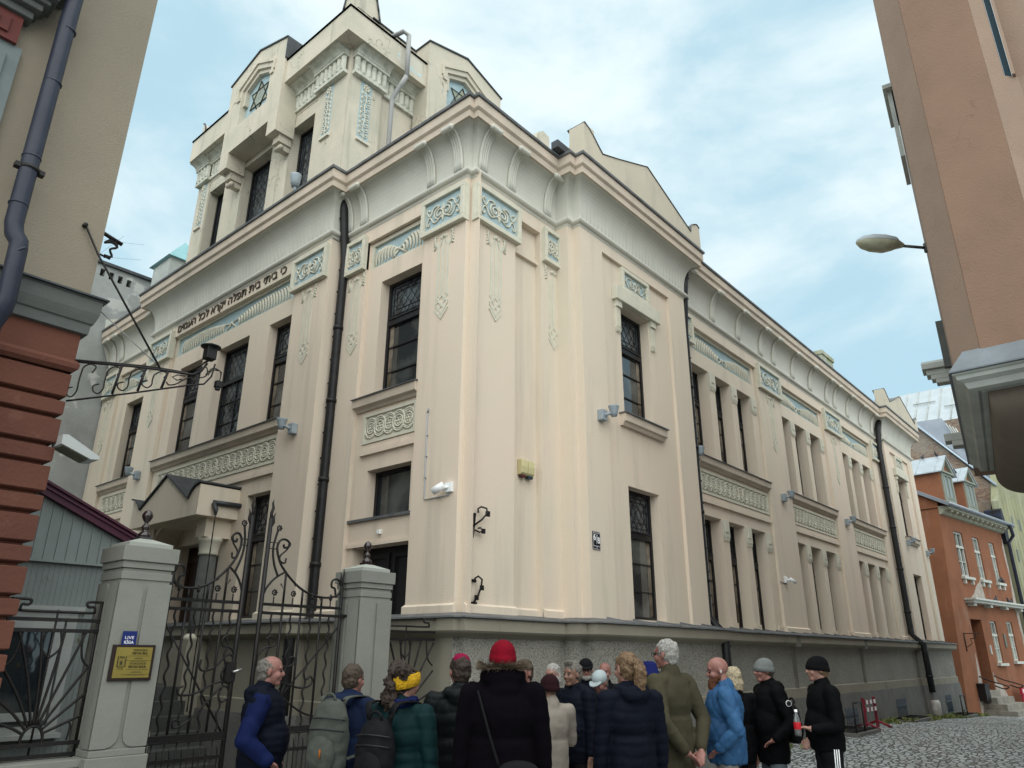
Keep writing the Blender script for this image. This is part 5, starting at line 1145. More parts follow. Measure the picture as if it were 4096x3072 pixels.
# brick house behind, zinc roof, netted building
def brickmat():
    m = bpy.data.materials.new('old_brick'); m.use_nodes = True; t = m.node_tree; nd = t.nodes; ln = t.links; b = nd['Principled BSDF']; b.inputs['Roughness'].default_value = .95
    g = nd.new('ShaderNodeNewGeometry'); sx = nd.new('ShaderNodeSeparateXYZ'); ln.new(g.outputs['Position'], sx.inputs[0]); cx = nd.new('ShaderNodeCombineXYZ'); ln.new(sx.outputs['Y'], cx.inputs['X']); ln.new(sx.outputs['Z'], cx.inputs['Y'])
    br = nd.new('ShaderNodeTexBrick'); ln.new(cx.outputs[0], br.inputs['Vector']); br.inputs['Scale'].default_value = 3.2; br.inputs['Color1'].default_value = (.16, .075, .05, 1); br.inputs['Color2'].default_value = (.30, .22, .13, 1); br.inputs['Mortar'].default_value = (.20, .19, .17, 1); br.inputs['Mortar Size'].default_value = .03; br.inputs['Bias'].default_value = -.2
    n = nd.new('ShaderNodeTexNoise'); n.inputs['Scale'].default_value = 1.1; n.inputs['Detail'].default_value = 6; ln.new(g.outputs['Position'], n.inputs['Vector']); r = nd.new('ShaderNodeMapRange'); r.inputs[1].default_value = .45; r.inputs[2].default_value = .6; ln.new(n.outputs['Fac'], r.inputs[0])
    mx = nd.new('ShaderNodeMixRGB'); mx.inputs[2].default_value = (.24, .225, .19, 1); mu = nd.new('ShaderNodeMath'); mu.operation = 'MULTIPLY'; mu.inputs[1].default_value = .6; ln.new(r.outputs[0], mu.inputs[0]); ln.new(mu.outputs[0], mx.inputs[0]); ln.new(br.outputs[0], mx.inputs[1]); ln.new(mx.outputs[0], b.inputs['Base Color'])
    bp = nd.new('ShaderNodeBump'); bp.inputs['Strength'].default_value = .8; ln.new(n.outputs['Fac'], bp.inputs['Height']); ln.new(bp.outputs[0], b.inputs['Normal']); return m
M_BRICK = brickmat()
BF = lambda u, z, o: (36.2-o, u, z)
BH = empty('brick_house', (39, 3, -.4), 'old brick house gable with grey metal roof slope rising behind the orange dormers', 'house')
m = MB(); m.poly(BF, [(10, -.5), (-.9, -.5), (-.86, 8.4), (-1.15, 9.85), (1.72, 13.45), (10, 13.45)], -6, 0)
m.poly(lambda u, z, o: (37.8-o, u, z), [(4, 8), (-.7, 8), (-.7, 13.9), (4, 13.9)], -.5, 0); m.build('wall', M_BRICK, BH)
m = MB(); m.add([BF(1.88, 13.70, .15), BF(-1.37, 9.68, .15), BF(-1.37, 9.68, -6), BF(1.88, 13.70, -6), BF(1.88, 13.85, .15), BF(-1.37, 9.83, .15), BF(-1.37, 9.83, -6), BF(1.88, 13.85, -6)], [(0, 1, 2, 3), (4, 5, 6, 7), (0, 1, 5, 4), (1, 2, 6, 5)]); m.tube([BF(1.88, 13.73, .17), BF(-1.37, 9.71, .17)], .05, 4); m.build('verge', mat('pale_blue_metal', (.38, .45, .52), .4, metal=.3), BH)
m = MB(); m.poly(lambda u, z, o: (36.7+o, u, z), [(2.1, 13.8), (.5, 13.75), (-.3, 12.3), (-.65, 10.7), (.15, 11.8), (1.8, 13.7)], 0, .15); m.build('roof_slope', M_ZINC, BH)
m = MB()
for k in range(4): m.tube([(36.6, .32-.13*k, 13.4-.11*k), (36.6, -.12-.13*k, 12.05-.11*k)], .035, 4)
m.build('roof_ladder', M_RTRIM, BH)
m = MB(); m.poly(lambda u, z, o: (38.9+o, u, z), [(3.8, 15.3), (-.9, 15.6), (-.9, 14.2), (1.2, 14.0), (2.4, 14.5)], 0, .2)
m = MB(); v = [(38.5, 4.6, 14.1), (38.5, -1.0, 14.1), (41.7, -1.0, 17.0), (41.7, 4.6, 17.0)]; m.add(v, [(0, 1, 2, 3)]); m.box((38.6, -.9, 9), (41.5, 4.5, 14.05)); up = m.build('upper_roof', mat('light_zinc', (.46, .50, .52), .35, (.40, .44, .46), 2, metal=.35), BH)
m = MB()
for k in range(9): y = -.9+.62*k; m.tube([(38.48, y, 14.14), (41.7, y, 17.03)], .032, 4)
for k in range(3): m.tube([(39.6+.7*(k % 2), -.5+1.7*k, 15.22+.63*(k % 2)), (39.6+.7*(k % 2), .7+1.7*k, 15.22+.63*(k % 2))], .04, 4)
m.build('roof_seam', M_RTRIM, up)
NB = empty('netted_building', (38, -3, -.4), 'tall building wrapped in pale yellow-green scaffold netting at the far right', 'building')
m = MB(); m.poly(OF, [(9.15, -.6), (26, -.6), (26, 13.0), (10.6, 11.6), (9.6, 9.6), (9.15, 8.9)], -.3, 0); m.poly(OF, [(13, -.6), (26, -.6), (26, 10.4), (13, 9.6)], -6, -.3)
for k in range(30): m.tube([OF(9.3+.55*k, -.5, .01), OF(9.35+.55*k, 9.4, .01)], .018+.012*(k % 3), 4)
m.build('netting', mat('yellow_netting', (.27, .27, .165), .85, (.22, .225, .14), 1.5, bump=.4, bscale=5, streak=(.31, .32, .22), streak_s=(2, 2, .2), streak_lo=.5, streak_hi=.7), NB)
for a, b, c, d in ((10.45, 10.75, 7.75, 8.3), (11.55, 11.9, 7.73, 8.27), (10.3, 10.55, 6.1, 6.66), (11.6, 12.0, 6.0, 6.6), (13, 13.4, 7.7, 8.3)):
    m = MB(); m.fbox(OF, a, b, c, d, -.02, .03); m.build('window', mat('netted_window', (.10, .12, .12), .6), NB)
m = MB(); m.poly(OF, [(8.75, 6.9), (9.2, 6.8), (9.3, 7.6), (9.05, 8.5), (8.8, 8.4)], -.6, .1); m.build('dark_tarpaulin', mat('dark_tarp', (.02, .03, .06), .6, (.012, .012, .014), 3, lo=.42, hi=.5, bump=.6, bscale=5), NB)
# red plastic barriers
for k, (x, y) in enumerate(((31.6, -1.15), (32.9, -1.45))):
    B_ = empty('plastic_barrier', (x, y, -.42), ('left' if k == 0 else 'right')+' red plastic road barrier with a striped top bar, beyond the orange house steps', 'barrier', 'red plastic barriers')
    m = MB(); m.fbox(OF, 0, 0, 0, 0, 0, 0) if False else None
    m = MB(); L0 = lambda u, z, o: (x+u*OU.x+o*ON.x, y+u*OU.y+o*ON.y, -.42+z)
    m.fbox(L0, 0, 1.25, .08, .16, -.04, .04); m.fbox(L0, 0, 1.25, .74, .98, -.04, .04); 
    for q in range(9): m.fbox(L0, .05+.14*q, .11+.14*q, .16, .74, -.03, .03)
    m.fbox(L0, .1, .3, 0, .08, -.15, .15); m.fbox(L0, .95, 1.15, 0, .08, -.15, .15); m.build('barrier_panel', mat('red_plastic', (.42, .02, .05), .4), B_)
    m = MB()
    for q in range(3): m.fbox(L0, .12+.42*q, .30+.42*q, .80, .93, .04, .044)
    m.build('white_stripe', M_WHITE, B_)

# ================================================================== right house with oriel
RA = R(8.27); RX, RY = 2.65, -5.60
RH = empty('right_house', (8, -8, 0), 'brown-pink plastered house with an oriel on a dark grey corbel at the right edge', 'house')
PB = lambda u, z, o: (RX-o, RY-u, z)            # end face of the oriel, u runs away from the street
c0 = Vector((2.95, -5.262)); d0 = Vector((math.cos(RA), math.sin(RA)))
P_ = [(RX, -6.345), (RX, RY), (c0.x, c0.y), (c0.x+d0.x*3.6, c0.y+d0.y*3.6), (c0.x+d0.x*3.6+.1, -9), (3.5, -9)]
def prism(m, pts, z0, z1):
    n = len(pts); m.add([(x, y, z0) for x, y in pts]+[(x, y, z1) for x, y in pts], [tuple(range(n)), tuple(range(2*n-1, n-1, -1))]+[(i, (i+1) % n, (i+1) % n+n, i+n) for i in range(n)])
m = MB(); m.add([(RX, -6.345, 5.0), (RX, RY, 5.0), (RX, RY, 19), (RX, -6.345, 19)], [(0, 1, 2, 3)]); m.add([(RX, RY, 5.0), (c0.x, c0.y, 5.0), (c0.x, c0.y, 19), (RX, RY, 19)], [(0, 1, 2, 3)])
m2 = MB(); m2.add(m.v[4:], [(0, 1, 2, 3)])
m = MB(); prism(m, [(RX, -6.345), (RX, RY), (2.66, -5.59), (6.0, -5.55), (6.0, -6.345)], 4.9, 11.6); m.build('oriel_wall', M_RWALL, RH)
m = MB(); prism(m, [(RX+.004, RY), (c0.x, c0.y), (c0.x+d0.x*6.2, c0.y+d0.y*6.2), (9.4, -6.2), (2.70, -5.612)], 4.9, 11.6)
# receding pink face beyond the brown one, with a shuttered window
prism(m, [(RX+.002, -6.346), (RX+.30, -6.62), (RX+.30, -10), (RX+.6, -10), (RX+.6, -6.346)], 4.9, 8.55)
prism(m, [(RX+.002, -6.346), (RX+.16, -6.49), (RX+.6, -6.49), (RX+.6, -6.346)], 8.55, 11.6); prism(m, [(RX+.18, -6.565), (RX+.20, -6.60), (RX+.6, -6.60), (RX+.6, -6.565)], 8.55, 11.6); prism(m, [(RX+.58, -6.60), (RX+.58, -10), (RX+.7, -10), (RX+.7, -6.60)], 8.4, 11.6)
m.build('oriel_face', M_RWALL2, RH)
m = MB(); m.box((RX+.34, -6.562, 8.56), (RX+.38, -6.495, 10.6)); 
for k in range(4): m.box((RX+.335, -6.512-.015*k, 8.6), (RX+.342, -6.506-.015*k, 10.6))
m.build('blue_shutter', mat('blue_shutter', (.06, .13, .17), .6), RH)
# main wall of the house, ground floor set back
m = MB(); prism(m, [(3.6, -7.3), (3.9, -6.35), (22, -4.9), (24, -12), (3.6, -14)], -.6, 4.9)
prism(m, [(6.5, -6.15), (22, -4.9), (24, -12), (4.2, -12), (4.2, -6.4)], 4.9, 8.6); m.build('wall', M_RWALL, RH)
# cornice frame below the oriel and its dark rounded corbel
zc = 4.80
C_ = [(2.49, -9), (2.49, -5.27), (2.49+d0.x*4.95, -5.27+d0.y*4.95), (2.49+d0.x*4.95+.08, -5.27+d0.y*4.95-.5)]
def ring_(m, pts, prof):
    n = len(pts); dirs = []
    for i in range(n-1): t = (Vector(pts[i+1])-Vector(pts[i])).normalized(); dirs.append(Vector((-t.y, t.x)))
    rows = []
    for o, z in prof:
        row = []
        for i, p in enumerate(pts):
            if i == 0: q = dirs[0]
            elif i == n-1: q = dirs[-1]
            else: a, b = dirs[i-1], dirs[i]; q = (a+b)/(1+a.dot(b))
            row.append((p[0]+q.x*o, p[1]+q.y*o, z))
        rows.append(row)
    for j in range(len(prof)-1):
        for i in range(n-1): m.add([rows[j][i], rows[j][i+1], rows[j+1][i+1], rows[j+1][i]], [(0, 1, 2, 3)])
m = MB(); ring_(m, C_, [(-.02, 4.79), (-.02, 4.755), (-.05, 4.74), (-.06, 4.70), (-.12, 4.665), (-.15, 4.60), (-.24, 4.585), (-.24, 4.62), (-.27, 4.62), (-.27, 4.58), (-2.2, 4.575)]); m.build('oriel_cornice', M_RTRIM, RH)
m = MB(); ring_(m, C_, [(.0, 4.80), (.012, 4.79), (.012, 4.775), (-.03, 4.77)]); ring_(m, C_, [(.0, 4.80), (-.17, 5.06), (-.2, 5.06)]); m.build('cornice_flashing', M_LTRIM if False else mat('blue_grey_flashing', (.17, .20, .22), .45, (.13, .15, .165), 3, metal=.3), RH)
m = MB()
K = [(2.80, -9), (2.80, -5.56), (2.80+d0.x*4.5, -5.56+d0.y*4.5), (2.80+d0.x*4.5+.1, -5.56+d0.y*4.5-2)]
ring_(m, K, [(0, 4.578), (-.0, 4.50)] + [(-.55*(1-math.cos(a)), 4.50-.42*math.sin(a)) for a in [PI/2*k/20 for k in range(1, 21)]] + [(-2.5, 4.06)])
m.build('oriel_corbel', M_RCORB, RH, smooth=True, weld=True)
# eaves pieces and window hoods seen edge-on along the street face
SFc = lambda u, z, o: (c0.x+d0.x*u-(-d0.y)*0+(-d0.y)*o, c0.y+d0.y*u+d0.x*o, z)
m = MB(); m.fbox(SFc, 1.05, 1.9, 8.75, 9.95, .02, .08); m.fbox(SFc, .95, 2.0, 9.95, 10.02, 0, .13); m.build('window_surround', M_RTRIM, RH)
m = MB(); m.fbox(SFc, 3.5, 3.7, 5.95, 6.02, -.2, .26); m.fbox(SFc, 3.5, 3.72, 6.02, 6.10, -.2, .32); m.fbox(SFc, 3.5, 3.75, 6.10, 6.2, -.2, .38); m.poly(SFc, [(3.45, 6.2), (3.8, 6.2), (3.8, 6.45), (3.45, 6.3)], -.2, .43); m.build('street_cornice_end', M_RTRIM, RH, bevel=.01)
m = MB(); m.fbox(SFc, 3.2, 3.3, 6.1, 6.9, -.1, .10); m.build('downpipe_bracket', M_LTRIM, RH)
m = MB(); m.fbox(SFc, 5.9, 6.2, 5.45, 5.55, -.9, .25); m.fbox(SFc, 5.9, 6.2, 5.55, 5.70, -.9, .36); m.build('far_cornice_end', M_RTRIM, RH, bevel=.01)
# street lamp on its arm
SL = empty('street_lamp', (4.25, -5.06, 7.3), 'grey oval street lamp with a pale lens on a short arm from the pink house', 'street lamp')
A, B_ = Vector((4.25, -5.06, 7.30)), Vector((3.568, -4.294, 7.385)); D = (B_-A).normalized()
m = MB(); m.tube([A, A+D*.42], .022, 8); m.tube([A-D*.0+Vector((0, 0, .07)), A-Vector((0, 0, .07))], .03, 6); m.build('arm', M_LTRIM, SL)
m = MB(); sd_ = Vector((-D.y, D.x, 0)).normalized(); up_ = Vector((0, 0, 1)); hs_ = [(-.03, .04), (.06, .085), (.10, .12), (.25, .14), (.42, .135), (.55, .10), (.63, .04), (.645, .004)]
vs = []; fs = []
for i, (t, r_) in enumerate(hs_):
    c = A+D*(.36+t); 
    for k in range(9):
        a = PI*k/8; vs.append(c+sd_*(r_*1.15*math.cos(a))+up_*(r_*.95*math.sin(a)))
for i in range(len(hs_)-1):
    for k in range(8): a = i*9+k; fs.append((a, a+1, a+10, a+9))
m.add(vs, fs, True); m.build('lamp_housing', mat('lamp_grey', (.26, .30, .32), .35, (.32, .35, .37), 5), SL)
m = MB(); vs = []; fs = []
for i, (t, r_) in enumerate(hs_):
    c = A+D*(.36+t)
    for k in range(9):
        a = PI+PI*k/8; q = .85 if 2 < i < 7 else .5; vs.append(c+sd_*(r_*1.12*math.cos(a))+up_*(r_*q*math.sin(a)))
for i in range(len(hs_)-1):
    for k in range(8): a = i*9+k; fs.append((a, a+1, a+10, a+9))
m.add(vs, fs, True); m.build('lamp_lens', mat('lamp_glass', (.48, .48, .36), .25, (.30, .31, .22), 6), SL)

# unseen house added behind the viewer to shade the street
m = MB(); m.box((-30, -22, -.3), (-2, -17, 7)); tag(m.build('unseen_shade_house', M_LWALL), 'plain unseen house behind the viewer, added to shade the street', 'house')

# ================================================================== fixtures on the synagogue
def flood(F, u, z, o, sgn, label):
    T = empty('floodlight', F(u, z, o), label, 'floodlight', 'grey floodlights on the facades')
    m = MB(); m.fbox(F, u-.07, u+.07, z-.09, z+.09, o, o+.10); m.build('mounting_box', M_GREYP, T, bevel=.012)
    m = MB(); a = Vector(F(u, z, o+.10)); b = Vector(F(u+sgn*.09, z+.04, o+.15)); m.tube([a, (a+b)/2, b], [.028, .022, .03], 8)
    m.build('joint', M_GREYP, T)
    m = MB(); c = Vector(F(u+sgn*.15, z+.02, o+.17)); m.lathe([(0, -.03), (.05, -.02), (.062, .03), (.085, .13), (.09, .15), (.08, .15), (0, .135)], c, 14); m.build('lamp_head', M_GREYP, T)
flood(FR, 2.62, 5.30, .406, 1, 'grey floodlight on the corner bay wall, between the sill and the iron brackets')
flood(FR, 5.95, 5.37, .2, 1, 'grey floodlight next to the first bay, just right of the thin black pipe'); flood(FR, 10.5, 5.25, .2, 1, 'grey floodlight on the pilaster between the first and second window bays')
flood(FR, 15.05, 5.27, .2, 1, 'grey floodlight on the pilaster between the second and third window bays'); flood(FR, 20.6, 5.30, .406, 1, 'grey floodlight beside the small sill of the far bay'); flood(FR, 23.1, 5.2, .406, 1, 'smallest grey floodlight, at the far end of the street facade')
flood(FL, 3.62, 5.18, .28, 1, 'grey floodlight on the courtyard facade, left of the thick black pipe'); flood(FL, 9.42, 5.27, .28, 1, 'grey floodlight on the left pilaster of the courtyard facade, above the porch end')
m = MB(); T = empty('tower_spotlight', (-.62, 3.95, 9.85), 'small grey spotlight standing on the cornice below the tower window', 'spotlight')
m.lathe([(0, 0), (.06, .01), (.085, .10), (.10, .24), (.10, .27), (0, .25)], (-.64, 3.98, 9.85), 14); m.build('lamp_head', M_GREYP, T); m = MB(); m.tube([(-.64, 3.98, 9.86), (-.60, 3.98, 9.72)], .03, 6); m.build('stem', M_GREYP, T)
def camera(F, u, z, o, sgn, label, r=.05):
    T = empty('security_camera', F(u, z, o), label, 'security camera', 'white security cameras')
    m = MB(); m.fbox(F, u-.065, u+.065, z-.065, z+.065, o, o+.045); m.build('junction_box', M_WHITE, T, bevel=.006)
    m = MB(); m.tube([F(u, z, o+.04), F(u+sgn*.03, z-.01, o+.10)], .02, 8); m.build('joint', M_WHITE, T)
    a, b = Vector(F(u+sgn*.02, z+.02, o+.10)), Vector(F(u+sgn*.15, z-.06, o+.17)); m = MB(); m.tube([a, b], r, 10); m.build('camera_body', M_WHITE, T)
    m = MB(); m.tube([b-(b-a)*.02, b+(b-a).normalized()*.004], r*.82, 10); m.build('lens', M_FRAME, T)
camera(FL, .235, 3.80, 0, 1, 'white security camera on the corner pilaster at the end of a thin grey conduit'); camera(FR, 10.08, 3.34, .2, 1, 'white security camera between the lower windows of the street facade', .035); camera(FL, 7.95, 3.98, .28, 1, 'white security camera at the left end of the porch', .04)
m = MB(); m.tube([FL(.73, 4.95, .012), FL(.715, 3.70, .012), FL(.25, 3.70, .012), FL(.235, 3.74, .012)], .010, 6); m.tube([FL(.73, 4.93, .012), FL(.70, 5.0, .02)], .012, 5)
for z_ in (4.6, 4.3, 4.0): m.fbox(FL, .70, .74, z_-.006, z_+.006, 0, .022)
tag(m.build('conduit', mat('grey_conduit', (.33, .35, .37), .5)), 'thin grey cable conduit running down the corner pilaster to the camera', 'conduit')
m = MB(); m.tube([FR(10.1, 3.26, .21), FR(9.9, 3.27, .21), FR(9.72, 3.29, .21)], .009, 5); tag(m.build('conduit', MATS['grey_conduit']), 'short pale conduit beside the camera on the street facade', 'conduit')
T = empty('alarm_sounder', FR(1.36, 4.3, -.12), 'cream double alarm box with dark lenses in the recess beside the corner', 'alarm box')
for k in (0, 1):
    m = MB(); u = 1.22+.15*k; m.poly(lambda a, b, q, u=u: FR(u+.14*q, b, a), [(-.12, 4.18), (-.06, 4.18), (-.03, 4.21), (-.02, 4.30), (-.03, 4.40), (-.12, 4.41)], 0, 1); m.build('sounder_cover', mat('cream_plastic', (.55, .50, .28), .5), T, bevel=.008)
    m = MB(); m.fbox(FR, u+.02, u+.12, 4.14, 4.18, -.11, -.04); m.build('dark_lens', mat('dark_lens_%d' % k, (.08, .02, .025) if k == 0 else (.02, .04, .06), .3), T, bevel=.01)
m = MB(); m.fbox(FL, 1.66, 1.72, 3.34, 3.40, -.07, -.02); tag(m.build('sensor_box', M_WHITE, bevel=.005), 'tiny white sensor box above the side door', 'sensor')
T = empty('number_plate', FR(2.38, 3.2, .406), 'black house number plate reading 6/8 on the corner bay', 'number plate')
m = MB(); m.fbox(FR, 2.30, 2.495, 3.19, 3.455, .406, .42); m.build('plate', mat('black_enamel', (.01, .012, .02), .3), T, bevel=.004)
m = MB(); frame_rect(m, FR, 2.307, 2.488, 3.197, 3.448, .004, .42, .4215); m.build('plate_border', M_SIGNW, T)
text_mesh('lettering', '6', .13, FR, 2.345, 3.325, .4205, M_SIGNW, T, extrude=.001, align='CENTER', bold=.003); text_mesh('lettering', '8', .13, FR, 2.445, 3.285, .4205, M_SIGNW, T, extrude=.001, align='CENTER', bold=.003)
text_mesh('lettering', 'Peitavas iela', .020, FR, 2.398, 3.424, .4205, M_SIGNW, T, extrude=.001, align='CENTER', width=.15); text_mesh('lettering', 'Priekšpilsēta', .022, FR, 2.398, 3.235, .4205, M_SIGNW, T, extrude=.001, align='CENTER', width=.15); text_mesh('lettering', 'Rīga', .018, FR, 2.398, 3.21, .4205, M_SIGNW, T, extrude=.001, align='CENTER')
m = MB(); m.tube([FR(2.385, 3.27, .4225), FR(2.405, 3.41, .4225)], .0035, 4); m.build('slash', M_SIGNW, T)
m = MB()   # old torch brackets
m.poly(FR, [(.205, 3.47), (.25, 3.47), (.215, 3.15)], .0, .012); m.tube([FR(.21, 3.30, .0), FR(.27, 3.38, .10), FR(.33, 3.47, .14), FR(.33, 3.53, .12), FR(.28, 3.55, .07), FR(.24, 3.52, .05), (FR(.25, 3.47, .05))], .013, 5); m.fbox(FR, .33, .39, 3.43, 3.50, .10, .13)
m.tube([FR(.22, 3.25, .02), FR(.27, 3.22, .06), FR(.30, 3.24, .08), FR(.29, 3.28, .06), FR(.25, 3.27, .05)], .012, 5); m.fbox(FR, .30, .35, 3.21, 3.27, .06, .09); tag(m.build('iron_flag_bracket', M_IRON), 'upper black curled iron bracket on the corner pilaster', 'bracket', 'old iron brackets on the corner')
m = MB(); m.fbox(FR, .14, .28, 2.60, 2.635, 0, .012); m.fbox(FR, .15, .30, 2.33, 2.36, 0, .012); m.tube([FR(.22, 2.34, .02), FR(.26, 2.42, .06), FR(.29, 2.55, .09), FR(.29, 2.63, .10), FR(.25, 2.67, .07), FR(.21, 2.64, .05), FR(.215, 2.59, .05)], .013, 5); m.fbox(FR, .28, .33, 2.50, 2.56, .07, .10); m.fbox(FR, .22, .27, 2.38, 2.44, .04, .07)
tag(m.build('iron_flag_bracket', M_IRON), 'lower black curled iron bracket just above the plinth', 'bracket', 'old iron brackets on the corner')
# street side things along the plinth
def trestle(x, y, w, h, label, mt, stripes):
    z = gz(x); T = empty('trestle_barrier', (x, y, z), label, 'barrier')
    m = MB()
    for u in (0, w): m.box((x+u-.03, y-.03, z), (x+u+.03, y+.03, z+h)); m.tube([(x+u, y-.3, z+.01), (x+u, y, z+.14), (x+u, y+.3, z+.01)], .035, 4)
    T1 = m.build('post_frame', mt, T)
    for a in (.62, .86):
        m = MB(); m.box((x, y-.045, z+h*a-.045), (x+w, y-.030, z+h*a+.045)); b_ = m.build('board', mt if stripes else M_IRON, T)
        if stripes:
            m = MB()
            for q in range(3): m.box((x+w*(.08+.34*q), y-.05, z+h*a-.044), (x+w*(.24+.34*q), y-.0455, z+h*a+.044))
            m.build('white_stripe', M_WHITE, b_)
    return T
M_RED = mat('dull_red_paint', (.24, .02, .035), .55, (.17, .015, .028), 8)
trestle(12.55, -.72, .85, .66, 'small red trestle barrier with red and white boards by the plinth', M_RED, True)
def grate(x0, x1, y0, y1, label, cage):
    z = gz((x0+x1)/2); T = empty('light_well', ((x0+x1)/2, y0, z), label, 'grate', 'light wells along the plinth')
    m = MB(); m.box((x0, y0, z), (x1, y1, z+.07)); m.build('kerb_frame', M_STONE, T)
    m = MB()
    for k in range(9): q = x0+.05+(x1-x0-.1)*k/8; m.tube([(q, y0+.04, z+.085), (q, y1-.02, z+.085)], .012, 4)
    m.build('grate_bars', M_IRON, T)
    if cage:
        m = MB()
        for a in (x0+.06, x0+.62): m.tube([(a, y0+.06, z+.05), (a, y0+.06, z+.66)], .02, 4)
        for zz_ in (.22, .64): m.tube([(x0+.06, y0+.06, z+zz_), (x0+.62, y0+.06, z+zz_)], .016, 4)
        m.build('guard_rail', M_IRON, T)
grate(10.6, 12.1, -1.15, -.42, 'light well grate with a small black guard rail behind the black beanie man', True); grate(15.6, 17.4, -1.0, -.42, 'flat light well grate below the barred basement window', False)
grate(20.4, 22.2, -1.2, -.65, 'light well grate with a black guard rail at the far end of the plinth', True)
# overhead wires
for k, (a, b) in enumerate((((-12, 6, 9.3), (6, 30, 21.8)), ((-12, 6, 8.75), (6, 30, 20.9)))):
    m = MB(); m.tube([Vector(a).lerp(Vector(b), t)-Vector((0, 0, 1.2*math.sin(PI*t))) for t in [i/16 for i in range(17)]], .012, 4); tag(m.build('overhead_wire', mat('wire_grey', (.3, .36, .4), .6)), ('upper' if k == 0 else 'lower')+' thin overhead wire crossing the sky left of the tower', 'wire', 'overhead wires')
# turret roof behind the courtyard facade
T = empty('roof_turret', (.7, 12, 9), 'small roof turret with a turquoise metal roof left of the tower', 'turret')
m = MB(); m.box((.36, 11.6, 9.2), (1.3, 12.6, 11.75)); m.build('turret_wall', M_RTRIM, T)
m = MB(); m.add([(.26, 11.5, 11.7), (1.4, 11.5, 11.7), (.83, 12.0, 12.5), (.26, 12.7, 11.7), (1.4, 12.7, 11.7), (.83, 12.2, 12.5)], [(0, 1, 2), (0, 3, 5, 2), (1, 4, 5, 2), (3, 4, 5), (0, 1, 4, 3)]); m.build('turret_roof', mat('turquoise_roof', (.25, .48, .50), .45, (.2, .4, .43), 3), T)

# ================================================================== people
def voxel(mb, vox, smooth=2, disp=None):
    """union of the closed shells in mb as one continuous smooth surface"""
    me = bpy.data.meshes.new('tmp'); me.from_pydata(mb.v, [], mb.f)
    bm = bmesh.new(); bm.from_mesh(me); bmesh.ops.recalc_face_normals(bm, faces=bm.faces); bm.to_mesh(me); bm.free()
    o = bpy.data.objects.new('tmp', me); COL.objects.link(o)
    r = o.modifiers.new('r', 'REMESH'); r.mode = 'VOXEL'; r.voxel_size = vox
    if smooth: q = o.modifiers.new('s', 'SMOOTH'); q.iterations = smooth; q.factor = .5
    me2 = bpy.data.meshes.new_from_object(o.evaluated_get(bpy.context.evaluated_depsgraph_get()))
    bpy.data.objects.remove(o, do_unlink=True); bpy.data.meshes.remove(me)
    n = len(me2.vertices); co = np.empty(n*3); me2.vertices.foreach_get('co', co); co = co.reshape(-1, 3)
    if disp is not None:
        no = np.empty(n*3); me2.vertices.foreach_get('normal', no); no = no.reshape(-1, 3); co = co + no*disp(co, no)[:, None]; me2.vertices.foreach_set('co', co.ravel())
    me2.polygons.foreach_set('use_smooth', [True]*len(me2.polygons)); me2.update(); return me2
def attach(name, me, m, parent):
    me.name = name; me.materials.clear(); me.materials.append(m); o = bpy.data.objects.new(name, me); COL.objects.link(o); o.parent = parent; return o
def caps(mb, a, b, ra, rb, n=12, ns=4):
    """tapered capsule"""
    a, b = Vector(a), Vector(b); d = (b-a); L_ = max(d.length, 1e-5); d.normalize(); pts = []; rs = []
    for k in range(ns): t = PI/2*k/ns; pts.append(a-d*ra*math.cos(t)); rs.append(max(ra*math.sin(t), ra*.08))
    pts += [a, b]; rs += [ra, rb]
    for k in range(ns-1, -1, -1): t = PI/2*k/ns; pts.append(b+d*rb*math.cos(t)); rs.append(max(rb*math.sin(t), rb*.08))
    mb.tube(pts, rs, n)
def ell(mb, c, r, M=None, n=18, m=12):
    t = MB(); t.ball((0, 0, 0), 1, n, m, r); vs = [Vector(v) for v in t.v]
    if M is not None: vs = [M @ v for v in vs]
    mb.add([v+Vector(c) for v in vs], t.f, True)
def fbm(co, sc, seed=0):
    x, y, z = co[:, 0]*sc+seed, co[:, 1]*sc+seed*1.7, co[:, 2]*sc+seed*.3
    return (np.sin(x*1.7+np.sin(y*2.1+z)*1.3)+np.sin(y*1.9+np.sin(z*1.6+x)*1.4)+np.sin(z*2.3+np.sin(x*1.2+y*.7)*1.6))/3
SKIN = {}
def skin(k):
    C = {'light': ((.30, .17, .13), (.25, .125, .10)), 'red': ((.27, .135, .11), (.21, .09, .075)), 'tan': ((.22, .125, .09), (.17, .09, .065))}[k]
    if k not in SKIN: SKIN[k] = mat('skin_'+k, C[0], .55, C[1], 18, spec=.35); SKIN[k].node_tree.nodes['Principled BSDF'].inputs['Subsurface Weight'].default_value = .06
    return SKIN[k]
def cloth(name, c, c2=None, rough=.8, bump=.25, bs=12, spec=.25, sheen=0):
    spec = spec*.45; rough = min(1, rough+.12); c = tuple(v*.72 for v in c)
    c2 = tuple(v*.72 for v in c2) if c2 else None
    return mat(name, c, rough, c2 or tuple(x*.75 for x in c), 3.5, bump=bump, bscale=bs, spec=spec, bdist=.02)
M_EYE = mat('dark_eye', (.015, .012, .012), .2, spec=.6); M_SHOE = cloth('dark_shoe', (.02, .018, .018), rough=.5)
